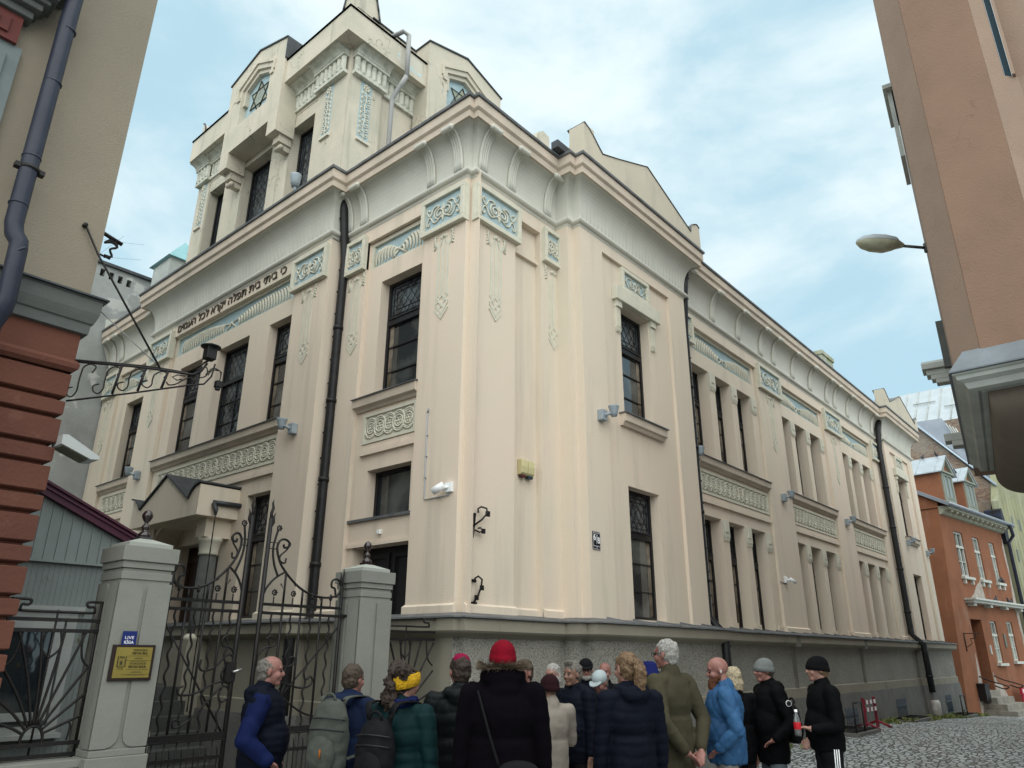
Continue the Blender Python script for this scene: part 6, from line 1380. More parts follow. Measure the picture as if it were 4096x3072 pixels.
def person(x, y, H, face, label, jacket, trousers, skincol='light', hair=None, haircol=None, hat=None, hatcol=None, arms='down', puff=None, hood=None, collar=True, fat=1.0,
           wide=1.0, jlen=.80, head=(0, 0), beard=None, glasses=False, ears=True, fur=None, band=None, scarf=None, lean=0, stripe=None, cuff=None, seed=0, jname='jacket', hips=1.0):
    z0 = gz(x, y); k = (H-z0)/1.76; hk = (1+(k-1)*.5)*.97
    root_loc = (x, y, z0); A = R(face)
    S = lambda p: (p[0]*k, p[1]*k, p[2]*k)
    # head transform
    hy, hp = R(head[0]), R(head[1]); Rh = Euler((0, hp, hy)).to_matrix()
    hc = Vector(S((.015+lean*.6, 0, 1.633))); nb = Vector(S((-.03+lean*.45, 0, 1.46)))
    pivot = hc+Vector((-.03, 0, -.10)); HM = lambda p: pivot + Rh @ (Vector(p)*hk - Vector((-.03, 0, -.10)) if False else (Vector(p)*hk + hc - pivot))
    # arms
    w = .195*wide
    AR = {'down': ((-.0, w+.05, 1.13), (.03, w+.06, .88), (.04, w+.05, .79)), 'pocket': ((-.10, w+.09, 1.14), (.08, w+.05, .98), (.14, w-.03, .93)),
          'behind': ((-.12, w+.06, 1.14), (-.20, .10, .93), (-.235, .02, .86)), 'folded': ((.06, w+.06, 1.15), (.24, .06, 1.17), (.25, -.06, 1.18)),
          'hold': ((-.02, w+.05, 1.13), (.20, w+.0, 1.10), (.285, w-.03, 1.12)), 'face': ((.10, w+.06, 1.20), (.22, w-.05, 1.38), (.20, w-.08, 1.47))}
    aL, aR = (arms if isinstance(arms, tuple) else (arms, arms))
    body = MB(); J = []
    for s, nm in ((1, aL), (-1, aR)):
        e, wr, hd = AR[nm]; sh = (-.02+lean*.35, s*w, 1.415); e = (e[0]+lean*.2, s*e[1], e[2]); wr = (wr[0], s*wr[1], wr[2]); hd = (hd[0], s*hd[1], hd[2]); J.append((sh, e, wr, hd, s, nm))
        caps(body, S(sh), S(e), .048*k, .038*k); caps(body, S(e), S(wr), .037*k, .024*k)
        # hand: palm, four fingers and a thumb
        a, b = Vector(S(wr)), Vector(S(hd)); d = (b-a).normalized(); side = Vector((0, 0, 1)).cross(d) if abs(d.z) < .9 else Vector((1, 0, 0)); side.normalize(); nrm = d.cross(side).normalized()
        c_ = a+d*.055*k; caps(body, a, a+d*.02*k, .024*k, .027*k); ell(body, c_, (.045*k, .040*k, .015*k), Matrix((d, side, nrm)).transposed())
        for q, (off, ln) in enumerate(((-.030, .066), (-.010, .076), (.010, .072), (.029, .058))):
            cu = .55 if nm != 'hold' else 1.2
            p0 = c_+d*.030*k+side*off*k; p1 = p0+d*ln*.5*k+nrm*(-.35*cu)*.03*k; p2 = p1+d*ln*.32*k*(1-.4*cu*.5)-nrm*.02*cu*k; p3 = p2+d*ln*.12*k-nrm*.018*cu*k
            body.tube([p0, p1, p2, p3], [.0095*k, .009*k, .0085*k, .006*k], 7)
        t0 = c_-d*.02*k-side*.035*k; body.tube([t0, t0-side*.022*k+d*.025*k-nrm*.006, t0-side*.020*k+d*.055*k-nrm*.014], [.013*k, .0105*k, .008*k], 7)
    for s in (1, -1):
        caps(body, S((0, s*.09, .93)), S((.01, s*.10, .50)), .078*k, .052*k); caps(body, S((.01, s*.10, .50)), S((-.01, s*.105, .09)), .050*k, .036*k); caps(body, S((-.02, s*.105, .05)), S((.12, s*.115, .035)), .035*k, .030*k)
    ell(body, S((0, 0, .98)), (.105*k, .15*k, .12*k)); ell(body, S((lean*.25, 0, 1.28)), (.11*k, .165*k*wide, .20*k)); caps(body, S((-.02+lean*.35, -.13*wide, 1.40)), S((-.02+lean*.35, .13*wide, 1.40)), .06*k, .06*k)
    caps(body, nb, HM((-.02, 0, -.06)), .062*k, .056*k)
    ell(body, HM((-.012, 0, .030)), (.100*hk, .078*hk, .088*hk), Rh); ell(body, HM((.022, 0, -.034)), (.070*hk, .060*hk, .084*hk), Rh)
    caps(body, HM((.060, -.012, -.098)), HM((.060, .012, -.098)), .024*hk, .024*hk); caps(body, HM((.080, 0, .008)), HM((.103, 0, -.030)), .010*hk, .0155*hk, 8)
    caps(body, HM((.078, -.036, .024)), HM((.078, .036, .024)), .013*hk, .013*hk, 8); caps(body, HM((.086, -.017, -.066)), HM((.086, .017, -.066)), .0085*hk, .0085*hk, 8)
    for s in (1, -1):
        ell(body, HM((.060, s*.036, -.034)), (.030*hk, .026*hk, .030*hk), Rh)
        if ears: ell(body, HM((-.008, s*.079, -.012)), (.019*hk, .009*hk, .032*hk), Rh)
        caps(body, HM((.103, s*.008, -.038)), HM((.100, s*.010, -.038)), .008*hk, .008*hk, 6)
    me = voxel(body, .0085, 1); me.name = 'person'; me.materials.append(skin(skincol)); P = bpy.data.objects.new('person', me); COL.objects.link(P)
    P.location = root_loc; P.rotation_euler = (0, 0, A); tag(P, label, 'person', 'people in the tour group on the street')
    ey = MB()
    for s in (1, -1): ey.ball(HM((.0865, s*.030, .0)), .0105*hk, 8, 6)
    ey.build('eyes', M_EYE, P, local=True)
    # trousers and shoes
    m_ = MB(); b1 = .105*hips
    for s in (1, -1):
        caps(m_, S((0, s*.088, .90)), S((.01, s*.10, .50)), .100*k, .073*k); caps(m_, S((.01, s*.10, .50)), S((-.01, s*.105, .11)), .072*k, .060*k)
    ell(m_, S((0, 0, .96)), (.125*k*fat**.5, .170*k*hips, .12*k))
    attach('trousers', voxel(m_, .016, 2, lambda co, no: .006*fbm(co, 26, seed)), trousers, P)
    for s in (1, -1):
        m_ = MB(); caps(m_, S((-.05, s*.105, .045)), S((.15, s*.118, .035)), .046*k, .040*k); m_.box(S((-.09, s*.11-.045, .0)), S((.19, s*.11+.045, .03))); attach('shoe', voxel(m_, .012, 2), M_SHOE, P)
    if stripe is not None:
        for s in (1, -1):
            m_ = MB()
            for q in (-.02, 0, .02): m_.tube([S((q+.005, s*(.19*hips+.004), .93)), S((q+.01, s*.190, .80)), S((q+.01, s*.175, .5)), S((q-.01, s*.168, .12))], .006, 4)
            m_.build('side_stripe', stripe, P, local=True)
    # jacket
    m_ = MB(); T0 = jlen
    for (sh, e, wr, hd, s, nm) in J:
        caps(m_, S(sh), S(e), .076*k*(1+(fat-1)*.3), .063*k); en = Vector(e).lerp(Vector(wr), .92); caps(m_, S(e), S(en), .062*k, .046*k)
    rx, ry = .150*k*fat, .205*k*wide
    ell(m_, S((-.012+lean*.3, 0, 1.30)), (rx*.93, ry*.98, .215*k)); ell(m_, S((.02*fat, 0, 1.10)), (rx*1.03, ry*.94*hips**.3, .22*k)); ell(m_, S((0, 0, T0+.10)), (rx*.98, ry*.97*hips, .15*k))
    m_.lathe([(0, T0*k), (.165*k, T0*k), (.175*k, (T0+.1)*k), (.17*k, 1.15*k), (0, 1.15*k)], (0, 0, 0), 20)
    vs = m_.v[-100:]; m_.v[-100:] = [(v[0]*rx/(.175*k)*.97, v[1]*ry/(.175*k)*.95*hips, v[2]) for v in vs]
    caps(m_, S((-.03+lean*.35, -w*.74, 1.425)), S((-.03+lean*.35, w*.74, 1.425)), .066*k, .066*k)
    if collar: caps(m_, S((-.03+lean*.4, 0, 1.43)), S((-.025+lean*.45, 0, 1.495)), .088*k, .080*k)
    if hood == 'down':
        for q in range(9):
            a = R(70+220*q/8*1.0); ell(m_, S((-.045+.075*math.cos(a)*1.0+lean*.4, .098*math.sin(a), 1.485+.012*math.cos(a))), (.045*k, .045*k, .042*k))
        ell(m_, S((-.125+lean*.3, 0, 1.455)), (.06*k, .105*k, .07*k))
    if hood == 'half':
        for q in range(13):
            a = R(60+240*q/12); ell(m_, HM((-.035+.10*math.cos(a), .115*math.sin(a), -.115)), (.045, .045, .060))
        ell(m_, HM((-.115, 0, -.13)), (.07, .11, .085)); ell(m_, HM((-.13, 0, -.19)), (.06, .10, .07))
    if hood == 'up':
        ell(m_, HM((-.045, 0, -.045)), (.125*hk, .115*hk, .125*hk), Rh); ell(m_, HM((-.055, 0, -.10)), (.12*hk, .13*hk, .09*hk), Rh)
    def disp(co, no):
        d = .005*fbm(co*np.array([1, 1, .45]), 15, seed)+.0018*fbm(co*np.array([1, 1, .6]), 48, seed+3)+.004*np.maximum(0, fbm(co*np.array([.6, .6, 1.5]), 20, seed+9))
        if puff:
            kind, amp, sp = puff; th = np.arctan2(co[:, 1], co[:, 0])
            if kind == 'h':
                t = (co[:, 2]+.006*np.sin(co[:, 1]*23+seed)+.2*np.abs(co[:, 1])*0)/sp; d = d + amp*(np.abs(np.sin(PI*t))**.45-.7)
            else:
                u = th*.22; a = np.abs(np.sin(PI*(co[:, 2]*.8+u+.02*fbm(co, 9, seed))/sp)); b = np.abs(np.sin(PI*(co[:, 2]*.8-u+.02*fbm(co, 8, seed+1))/sp)); d = d + amp*(np.minimum(a, b)**.5-.5)
        return d
    attach(jname, voxel(m_, .013, 2, disp), jacket, P)
    # hem keeps the coat closed below; hair
    if hair:
        m_ = MB(); hm = haircol
        if hair in ('short', 'quiff', 'bob', 'curly', 'pony', 'balding', 'under'):
            if hair != 'under': ell(m_, HM((-.022, 0, .040)), (.103*hk, .085*hk, .092*hk), Rh)
            ell(m_, HM((-.045, 0, -.008)), (.075*hk, .080*hk, .075*hk), Rh); ell(m_, HM((-.055, 0, -.05)), (.05*hk, .062*hk, .05*hk), Rh)
            if hair == 'quiff': caps(m_, HM((.05, -.03, .105)), HM((.06, .035, .11)), .032*hk, .028*hk)
            if hair == 'balding': m_ = MB(); ell(m_, HM((-.030, 0, .022)), (.096*hk, .084*hk, .090*hk), Rh); ell(m_, HM((-.055, 0, -.04)), (.055*hk, .07*hk, .06*hk), Rh)
            if hair == 'bob': ell(m_, HM((-.04, 0, -.05)), (.085*hk, .10*hk, .12*hk), Rh)
            if hair == 'curly':
                rr = random.Random(5)
                for q in range(46): a = rr.uniform(0, 2*PI); ell(m_, HM((-.075+.06*math.cos(a)-.03*rr.random(), .10*math.sin(a)*rr.random()+.0, .09-.27*rr.random())), (.036, .034, .036), n=8, m=6)
                ell(m_, HM((-.06, .02, .10)), (.07, .07, .06))
            if hair == 'pony':
                m_.tube([HM((-.105, 0, .045)), HM((-.15, 0, .04)), HM((-.175, 0, -.02)), HM((-.165, 0, -.10)), HM((-.15, 0, -.17)), HM((-.145, 0, -.21))], [.03, .042, .05, .047, .034, .010], 10)
        dsp = {'curly': lambda co, no: .010*fbm(co, 90, 2)}.get(hair, lambda co, no: .0045*fbm(co*np.array([1, 1, .3]), 170, seed)+.006*fbm(co, 38, seed)+.003*fbm(co, 80, seed+2))
        attach('hair', voxel(m_, .0075, 1, dsp), hm, P)
        if hair == 'pony': m_ = MB(); m_.tube([HM((-.108, 0, .045)), HM((-.125, 0, .045))], .030*hk, 10); m_.build('hair_tie', M_FRAME, P, local=True)
    if beard:
        m_ = MB(); ln = .14 if beard[1] == 'long' else .03
        ell(m_, HM((.048, 0, -.085)), (.050*hk, .058*hk, .040*hk), Rh); ell(m_, HM((.02, 0, -.06)), (.06*hk, .066*hk, .045*hk), Rh)
        if beard[1] == 'long': m_.tube([HM((.065, 0, -.09)), HM((.075, 0, -.15)), HM((.07, 0, -.22)), HM((.06, 0, -.255))], [.045, .045, .03, .008], 10)
        attach('beard', voxel(m_, .0075, 1, lambda co, no: .004*fbm(co*np.array([1, 1, .4]), 120, 1)), beard[0], P)
    if glasses:
        m_ = MB()
        for s in (1, -1):
            m_.tube([HM((.108, s*.032+.022*math.cos(t), -.002+.018*math.sin(t))) for t in [2*PI*q/12 for q in range(13)]], .0025, 5); m_.tube([HM((.105, s*.055, .004)), HM((.0, s*.083, .004)), HM((-.02, s*.083, -.01))], .0025, 5)
        m_.tube([HM((.108, -.010, 0)), HM((.108, .010, 0))], .0025, 5); m_.build('glasses', M_FRAME, P, local=True)
    def cap_shape(m_, z=.02, grow=.0, top=.0): ell(m_, HM((-.012, 0, .040+top/2)), ((.108+grow)*hk, (.088+grow)*hk, (.094+grow+top/2)*hk), Rh)
    if hat in ('beanie', 'beanie_ribbed'):
        m_ = MB(); prof = []
        for a in range(0, 11): t = PI/2*a/10; prof.append((math.cos(t), math.sin(t)))
        vs = []; fs = []; n = 48; rows = [(1.0, -.55), (1.03, -.52), (1.04, -.1), (1.0, -.02)]+[(.99*c, .95*s_+.0) for c, s_ in prof]
        for j, (c, h_) in enumerate(rows):
            for q in range(n):
                a = 2*PI*q/n; rib = 1+(.016 if q % 2 else 0)*(1 if j > 0 else 0); cc = max(c, .02)
                vs.append(HM((-.012+.113*cc*rib*math.cos(a)*1.0-.012*(h_ > 0)*h_, .090*cc*rib*math.sin(a), .025+.105*h_ if h_ > 0 else .025+.085*h_+.012*math.cos(a))))
        for j in range(len(rows)-1):
            for q in range(n): fs.append((j*n+q, j*n+(q+1) % n, (j+1)*n+(q+1) % n, (j+1)*n+q))
        m_.add(vs, fs, True); m_.build('knit_cap', hatcol, P, local=True)
    if hat == 'cap':
        m_ = MB(); ell(m_, HM((-.012, 0, .050)), (.108*hk, .090*hk, .088*hk), Rh); attach('cap', voxel(m_, .0075, 1), hatcol, P)
        m_ = MB(); up_ = [HM((.075+.085*math.cos(t), .082*math.sin(t), .048-.020*math.cos(t))) for t in [PI*(q-6)/12 for q in range(13)]]; dn = [p-Vector((0, 0, .008)) for p in up_]
        nn = len(up_); m_.add(up_+dn, [tuple(range(nn)), tuple(range(2*nn-1, nn-1, -1))]+[(q, (q+1) % nn, (q+1) % nn+nn, q+nn) for q in range(nn)]); m_.build('visor', hatcol, P, local=True)
    if hat == 'bucket':
        m_ = MB(); m_.lathe([(0, .135), (.06, .13), (.092, .10), (.10, .04), (.135, -.0), (.137, -.004), (.10, .03)], (0, 0, 0), 24); m_.v = [tuple(HM((v[0]*1.1-.012, v[1]*.95, v[2]))) for v in m_.v]; m_.build('sun_hat', hatcol, P, local=True)
    if hat == 'kippah':
        m_ = MB(); m_.lathe([(0, .054), (.03, .05), (.055, .036), (.068, .016), (.07, .010)], (0, 0, 0), 18); Rk = Euler((0, -.35, 0)).to_matrix(); m_.v = [tuple(HM(Rk @ Vector(v) + Vector((-.035, 0, .085)))) for v in m_.v]; m_.build('skullcap', hatcol, P, local=True)
    if band:
        m_ = MB(); vs = []; n = 40
        for j, (g_, h_) in enumerate(((.0, -.045), (.012, -.03), (.016, 0), (.012, .035), (.0, .05))):
            for q in range(n): a = 2*PI*q/n; rib = .0025*(q % 2); vs.append(HM((-.010+(.105+g_+rib)*math.cos(a), (.088+g_+rib)*math.sin(a), .012+h_+.020*math.cos(a))))
        m_.add(vs, [(j*n+q, j*n+(q+1) % n, (j+1)*n+(q+1) % n, (j+1)*n+q) for j in range(4) for q in range(n)], True); m_.build('headband', band, P, local=True)
    if scarf:
        m_ = MB(); pts = [Vector(S((-.02+lean*.4+.085*math.cos(t), .095*math.sin(t), 1.50+.012*math.sin(3*t)))) for t in [2*PI*q/24 for q in range(25)]]; m_.tube(pts, .038*k, 10); attach('scarf', voxel(m_, .009, 1, lambda co, no: .005*fbm(co, 60, 4)), scarf, P)
    if fur:
        m_ = MB(); rr = random.Random(2)
        for q in range(1500):
            t = R(58+244*rr.random()); c = HM((-.035+.125*math.cos(t)+rr.uniform(-.01, .01), .145*math.sin(t), -.065+.012*rr.random())); dr = Vector((.55*math.cos(t)+rr.uniform(-.4, .4), .6*math.sin(t)+rr.uniform(-.4, .4), .55+rr.uniform(-.8, .5))); dr.normalize()
            sd_ = dr.orthogonal().normalized()*.003; L_ = rr.uniform(.03, .065); m_.add([c-sd_, c+sd_, c+dr*L_], [(0, 1, 2)])
        m_.build('fur_trim', fur, P, local=True)
    # logo disc etc. are added by the caller
    P['_k'] = k; return P, (lambda p: P.matrix_basis @ Vector(S(p)))
c_navy = cloth('navy_puffer', (.0055, .008, .017), rough=.6, bump=.3, spec=.18); c_black = cloth('black_nylon', (.0045, .0048, .006), rough=.65, spec=.14); c_blackp = cloth('black_puffer', (.006, .009, .011), rough=.45, spec=.3)
c_blue = cloth('bright_navy_sleeve', (.009, .017, .075), rough=.65, spec=.15); c_green = cloth('bottle_green_puffer', (.006, .030, .034), rough=.55, spec=.22); c_parka = cloth('dark_plum_parka', (.0055, .0042, .0068), rough=.9, spec=.1)
c_cream = cloth('cream_cotton', (.34, .30, .255), rough=.85); c_olive = cloth('olive_cotton', (.078, .070, .043), (.058, .052, .033), rough=.85); c_sky = cloth('light_blue_puffer', (.038, .125, .27), (.03, .10, .23), rough=.5, spec=.35)
c_jean = cloth('blue_jeans', (.018, .026, .05)); c_jean2 = cloth('faded_jeans', (.15, .18, .20), (.09, .11, .13)); c_trk = cloth('black_tracksuit', (.010, .011, .014)); c_beige = cloth('pale_trousers', (.26, .26, .24)); c_blk = cloth('black_trousers', (.012, .012, .014))
h_grey = mat('grey_hair', (.17, .16, .14), .6, (.09, .08, .07), 60, bump=.5, bscale=120); h_dark = mat('dark_hair', (.020, .014, .011), .5, (.04, .025, .018), 50, bump=.6, bscale=120); h_brown = mat('brown_hair', (.07, .05, .035), .55, (.035, .025, .018), 60, bump=.5, bscale=120)
h_white = mat('white_hair', (.38, .37, .34), .6, (.22, .215, .20), 50, bump=.7, bscale=110); h_fair = mat('dark_blond_hair', (.19, .12, .065), .5, (.09, .055, .03), 50, bump=.6, bscale=110); h_blond = mat('blond_hair', (.40, .34, .23), .5, (.28, .23, .15), 50, bump=.5, bscale=110)
h_red = mat('ginger_beard', (.12, .04, .015), .6, (.07, .025, .01), 60, bump=.6, bscale=120)
k_red = cloth('red_knit', (.26, .006, .02), rough=.9, bump=.5, bs=120); k_plum = cloth('plum_knit', (.030, .010, .013), rough=.9, bump=.5, bs=120); k_grey = cloth('grey_knit', (.20, .22, .215), rough=.9, bump=.5, bs=120); k_black = cloth('black_knit', (.007, .007, .008), rough=.9, bump=.5, bs=120)
k_yel = mat('yellow_knit', (.60, .36, .012), .9, (.45, .25, .01), 70, bump=1, bscale=70); k_pink = cloth('magenta_felt', (.30, .01, .06), rough=.9); k_blue = cloth('royal_blue_cloth', (.012, .02, .12)); k_white = cloth('pale_blue_cap', (.50, .58, .60)); k_blackcap = cloth('black_cap', (.009, .009, .011))
M_FUR = mat('brown_fur', (.12, .09, .06), .9, (.05, .035, .025), 40)

p1, f1 = person(-3.03, -.82, 1.735, -38, 'balding man in navy quilted vest over bright blue sleeves by the gate', c_navy, c_jean, 'red', 'balding', h_grey, arms='pocket', puff=('h', .007, .055), hood='down', fat=1.25, wide=1.02, jlen=.86, seed=1, jname='quilted_vest')
m = MB()   # blue sleeves over the vest's armholes
k = p1['_k']
for s in (1, -1): caps(m, (-.02*k, s*.205*k, 1.40*k), (-.10*k, s*.29*k, 1.14*k), .088*k, .075*k); caps(m, (-.10*k, s*.29*k, 1.14*k), (.075*k, s*.25*k, .985*k), .074*k, .060*k)
attach('sleeves', voxel(m, .013, 2, lambda co, no: .007*fbm(co, 22, 5)), c_blue, p1)
p2, f2 = person(-2.50, -1.24, 1.665, 22, 'man with short grey-brown hair in a dark blue jacket under a grey backpack', c_blue if False else cloth('dark_blue_jacket', (.012, .022, .06)), c_blk, 'red', 'short', h_brown, hood='down', head=(-12, 0), seed=2)
p3, f3 = person(-2.86, -2.30, 1.675, 18, 'woman with dark curly hair, thick yellow headband and bottle green puffer jacket', c_green, c_blk, 'light', 'curly', h_dark, band=k_yel, puff=('h', .010, .105), scarf=cloth('blue_knit_scarf', (.012, .02, .09), bump=1, bs=60), wide=1.04, fat=1.15, head=(-25, 0), seed=3)
p4, f4 = person(-2.22, -2.24, 1.745, 50, 'man with black hair and small magenta skullcap in a black puffer jacket', c_blackp, c_blk, 'red', 'short', h_dark, hat='kippah', hatcol=k_pink, puff=('h', .010, .095), hood='down', wide=1.06, fat=1.1, head=(12, 0), seed=4)
p5, f5 = person(-2.60, -3.02, 1.855, 42, 'tall man in a bright red knit cap and a dark parka with fur-trimmed hood', c_parka, c_blk, 'light', None, None, hat='beanie', hatcol=k_red, hood='half', fur=M_FUR, wide=1.03, fat=1.2, jlen=.66, head=(6, 0), seed=5, ears=False)
p6, f6 = person(-.74, -1.66, 1.705, 205, 'young man with cropped fair hair half hidden behind the fur hood', c_black, c_blk, 'red', 'short', h_brown, hood=None, seed=6, head=(-20, 0))
p7, f7 = person(-1.06, -2.22, 1.585, 62, 'shorter person in a plum knit cap and cream jacket seen from behind', c_cream, c_blk, 'tan', None, None, hat='beanie', hatcol=k_plum, arms='folded', jlen=.70, wide=.95, seed=7)
p8, f8 = person(-.16, -1.82, 1.685, 172, 'man with a grey quiff and navy padded jacket, looking left behind the plum cap', c_navy, c_blk, 'tan', 'quiff', h_grey, puff=('h', .006, .06), hood='down', seed=8)
p9, f9 = person(.30, -1.20, 1.655, 190, 'person with wavy grey hair and a pale coat, mostly hidden behind the grey-quiffed man', c_cream, c_blk, 'light', 'bob', h_white, seed=9)
p10, f10 = person(1.05, -1.12, 1.705, 217, 'man with glasses, grey beard and black baseball cap, facing the camera', c_navy, c_blk, 'light', 'under', h_grey, hat='cap', hatcol=k_blackcap, beard=(h_white, 'short'), glasses=True, puff=('h', .007, .09), collar=True, wide=1.04, seed=10, head=(0, 4))
p11, f11 = person(1.66, -.98, 1.665, 205, 'bald man of whom only the head shows between the black cap and the white cap', c_black, c_blk, 'red', None, None, seed=11)
p12, f12 = person(.70, -1.62, 1.60, 188, 'man in a pale blue cap bowing his head with a hand raised to his chin', cloth('dark_teal_jacket', (.010, .020, .035)), c_blk, 'red', 'under', h_grey, hat='cap', hatcol=k_white, arms=('down', 'face'), lean=.10, head=(-6, 24), seed=12)
p13, f13 = person(-1.46, -3.30, 1.775, 58, 'woman with a dark blond ponytail in a navy puffer jacket, seen from behind', c_navy, c_jean, 'light', 'pony', h_fair, hood='down', puff=('h', .008, .075), wide=.98, fat=1.08, jlen=.72, head=(14, 0), seed=13)
p14, f14 = person(.46, -2.34, 1.685, 70, 'person in royal blue hat and mottled scarf between ponytail and white-haired man', c_black, c_blk, 'light', 'under', h_grey, hat='bucket', hatcol=k_blue, scarf=mat('mottled_scarf', (.45, .45, .42), .9, (.06, .06, .06), 40, lo=.48, hi=.52), seed=14)
p15, f15 = person(-.45, -3.08, 1.895, 82, 'tall white-haired man with glasses in an olive jacket, hands clasped behind his back', c_olive, c_olive if False else c_blk, 'red', 'short', h_white, glasses=True, arms='behind', jlen=.68, wide=1.03, fat=1.05, head=(12, 0), seed=15)
p16, f16 = person(.20, -3.26, 1.75, 118, 'bald man with a long ginger beard and light blue diamond-quilted jacket', c_sky, c_beige, 'red', None, None, beard=(h_red, 'long'), puff=('d', .016, .16), fat=1.22, wide=1.04, arms='pocket', jlen=.85, head=(14, 8), seed=16)
p17, f17 = person(1.12, -2.95, 1.64, 60, 'person with straight blond hair mostly hidden behind the light blue jacket', c_black, c_blk, 'light', 'bob', h_blond, seed=17)
p18, f18 = person(1.41, -3.18, 1.735, 138, 'man in grey ribbed knit cap and black hooded jacket with round sleeve badge', c_black, c_jean2, 'red', 'under', h_brown, hat='beanie', hatcol=k_grey, hood='down', arms='pocket', fat=1.12, head=(2, 2), seed=18, jlen=.74)
p19, f19 = person(1.24, -3.80, 1.76, 132, 'man in black knit cap, black bomber jacket and striped track trousers with a bottle', c_black, c_trk, 'light', 'under', h_fair, hat='beanie', hatcol=k_black, arms=('hold', 'pocket'), stripe=M_WHITE, fat=1.1, jlen=.90, seed=19, head=(0, 0))
# details: badge, earring, patch
def disc(P, c, r, m, name, axis): 
    q = MB(); c = Vector(c); a = Vector(axis).normalized(); q.tube([c, c+a*.004], r, 16, smooth=False); return q.build(name, m, P, local=True)
disc(p18, (-.075, .30, 1.30), .030, M_WHITE, 'sleeve_badge', (0, 1, 0)); disc(p18, (-.075, .3035, 1.30), .024, M_FRAME, 'badge_centre', (0, 1, 0))
q = MB(); q.box((-.06, .304, 1.29), (-.05, .3085, 1.30)); 
m = MB(); m.tube([(.0+.006*math.cos(t)-.005, .092, 1.612+.010*math.sin(t)) for t in [2*PI*q_/12 for q_ in range(13)]], .0022, 5); m.build('earring', M_WHITE, p16, local=True)
m = MB(); m.box((-.165, -.04, 1.36), (-.158, .02, 1.385)); m.build('leather_patch', cloth('tan_leather', (.16, .09, .05)), p15, local=True)

# things they carry
def backpack(P, name, label, m1, c, w, h, d, straps=True, m2=None):
    k = P['_k']; cx, cy, cz = c; Mx = P.matrix_basis if P.matrix_basis != Matrix() else Matrix.Translation(P.location) @ P.rotation_euler.to_matrix().to_4x4()
    B = bpy.data.objects.new(name, None); COL.objects.link(B); B.location = P.location; B.rotation_euler = P.rotation_euler; tag(B, label, 'backpack')
    q = MB(); ell(q, (cx, cy, cz), (d, w, h)); q.tube([(cx, cy, cz-h*.95), (cx, cy, cz-h*.4)], [w*.88, w*.95], 16); q.v[-34:] = [((v[0]-cx)*d/w+cx, v[1], v[2]) for v in q.v[-34:]]; ell(q, (cx+.01, cy, cz+h*.45), (d*.9, w*.82, h*.55))
    attach('main_bag', voxel(q, .012, 3, lambda co, no: .006*fbm(co, 25, 7)), m1, B)
    q = MB(); ell(q, (cx-d*.75, cy, cz-h*.35), (d*.55, w*.72, h*.5)); attach('front_pocket', voxel(q, .011, 2, lambda co, no: .004*fbm(co, 30, 8)), m2 or m1, B)
    if straps:
        for s in (1, -1):
            q = MB(); pts = [(cx+d*.4, cy+s*w*.45, cz+h*.75), (cx+.06, cy+s*.11, 1.49*k), (.02, cy+s*.135, 1.485*k), (.12, cy+s*.14, 1.38*k), (.14, cy+s*.15, 1.22*k), (.05, cy+s*.19, 1.08*k), (cx+.03, cy+s*w*.8, cz-h*.5)]
            P2 = smooth_pts(pts, 4); vs = []
            for p in P2: vs += [p+Vector((0, -.024, 0)), p+Vector((0, .024, 0)), p+Vector((0, .024, .012)), p+Vector((0, -.024, .012))]
            q.add(vs, [(4*i+a, 4*i+(a+1) % 4, 4*i+4+(a+1) % 4, 4*i+4+a) for i in range(len(P2)-1) for a in range(4)], True); q.build('strap', m2 or m1, B, local=True)
    q = MB(); q.tube([(cx-.02, cy+.05*math.cos(t), cz+h*.92+.05*math.sin(t)) for t in [PI*i/8 for i in range(9)]], .010, 6); q.build('carry_loop', m2 or m1, B, local=True)
    q = MB()
    for zz_ in (.15, .42): q.tube([(cx-d*math.cos(t)*.99, cy+w*math.sin(t)*.99, cz+h*zz_+.03*math.cos(t)) for t in [R(-70+140*i/10) for i in range(11)]], .005, 5)
    q.build('zip', M_FRAME, B, local=True); return B
M_BAG = cloth('grey_canvas', (.10, .108, .095), (.075, .082, .072), rough=.9, bump=.4, bs=18); M_BAGK = cloth('black_bag_nylon', (.010, .010, .012), rough=.6)
b1 = backpack(p2, 'grey_backpack', 'large worn grey canvas backpack on the back of the man in blue', M_BAG, (-.30, 0, 1.12), .175, .30, .12)
m = MB(); m.tube([(-.455, -.03, 1.06), (-.46, -.035, 1.0)], .008, 5); m.build('leather_pull', cloth('orange_leather', (.40, .14, .03)), b1, local=True)
backpack(p3, 'black_backpack', 'black backpack on the green puffer jacket', M_BAGK, (-.29, .02, 1.12), .15, .23, .10)
backpack(p18, 'small_black_backpack', 'small black backpack behind the man in the grey knit cap', M_BAGK, (-.24, 0, 1.10), .13, .20, .075, straps=False)
B = bpy.data.objects.new('shoulder_bag', None); COL.objects.link(B); B.location = p5.location; B.rotation_euler = p5.rotation_euler; tag(B, 'black shoulder bag with a flap hanging at the back of the tall parka', 'bag')
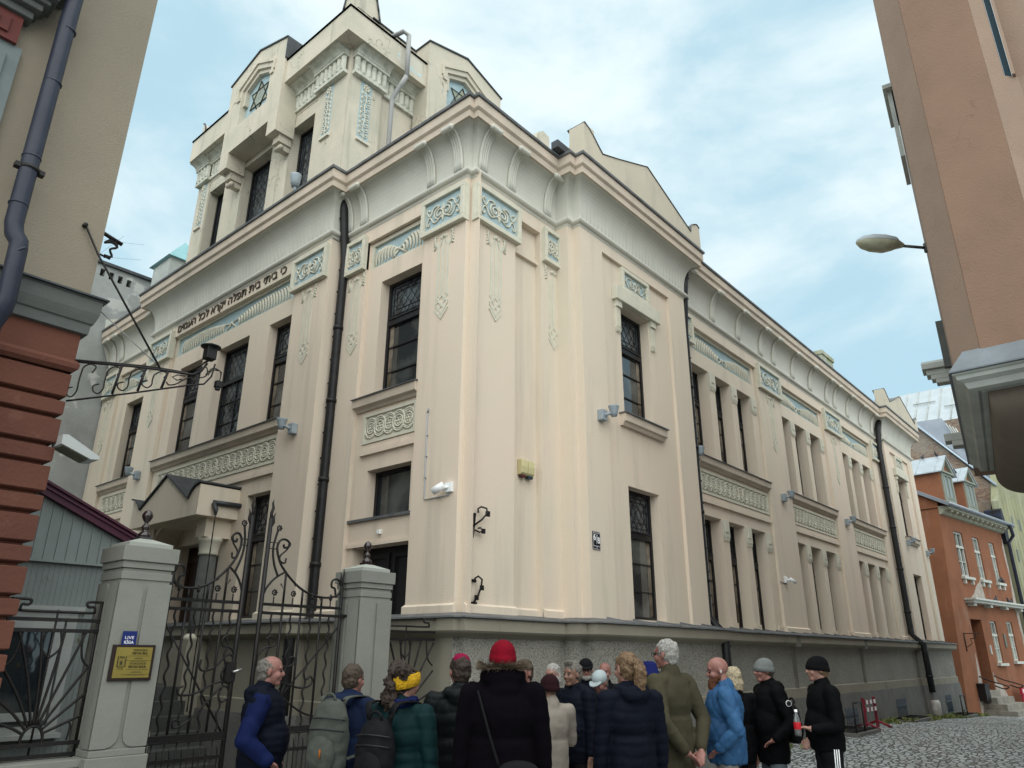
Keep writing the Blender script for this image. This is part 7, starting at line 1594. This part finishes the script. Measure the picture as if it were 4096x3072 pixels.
q = MB(); ell(q, (-.235, -.10, 1.03), (.06, .13, .085)); attach('bag_body', voxel(q, .011, 2, lambda co, no: .004*fbm(co, 30, 8)), M_BAGK, B)
q = MB(); ell(q, (-.262, -.10, 1.06), (.05, .135, .065)); attach('flap', voxel(q, .011, 2), M_BAGK, B)
q = MB(); q.tube(smooth_pts([(-.235, .02, 1.08), (-.215, .08, 1.25), (-.14, .15, 1.47), (-.03, .17, 1.53), (.10, .12, 1.45), (.20, .0, 1.2), (.18, -.17, 1.05), (-.05, -.27, 1.0), (-.23, -.22, 1.04)], 4), .010, 5); q.build('strap', M_BAGK, B, local=True)
q = MB(); q.box((-.318, -.115, 1.035), (-.312, -.10, 1.06)); q.build('zip_pull', M_WHITE, B, local=True)
# bottle
B = bpy.data.objects.new('drink_bottle', None); COL.objects.link(B); B.location = p19.location; B.rotation_euler = p19.rotation_euler; tag(B, 'half empty clear bottle with a red label held by the man in black', 'bottle')
kk = p19['_k']; bc = (.335*kk, .165*kk, 1.06*kk)
M_CLR = bpy.data.materials.new('clear_plastic'); M_CLR.use_nodes = True; _b = M_CLR.node_tree.nodes['Principled BSDF']; _b.inputs['Transmission Weight'].default_value = .9; _b.inputs['Roughness'].default_value = .08; _b.inputs['IOR'].default_value = 1.3; _b.inputs['Base Color'].default_value = (.85, .9, .9, 1)
q = MB(); q.lathe([(.0, -.02), (.030, -.02), (.032, 0), (.032, .09), (.030, .12), (.018, .165), (.012, .18), (.012, .195)], bc, 16); q.build('bottle_body', M_CLR, B, local=True)
q = MB(); q.lathe([(0, -.015), (.028, -.015), (.029, .03), (0, .03)], bc, 16); q.build('drink', mat('dark_cola', (.02, .008, .006), .2), B, local=True)
q = MB(); q.lathe([(.0330, .04), (.0335, .042), (.0335, .098), (.0330, .10)], bc, 16); q.build('label', mat('red_label', (.45, .01, .02), .5), B, local=True)
q = MB(); q.lathe([(0, .21), (.014, .21), (.015, .192), (.015, .185), (0, .185)], bc, 12); q.build('bottle_cap', M_WHITE, B, local=True)
for o in bpy.data.objects:
    if '_k' in o.keys(): del o['_k']
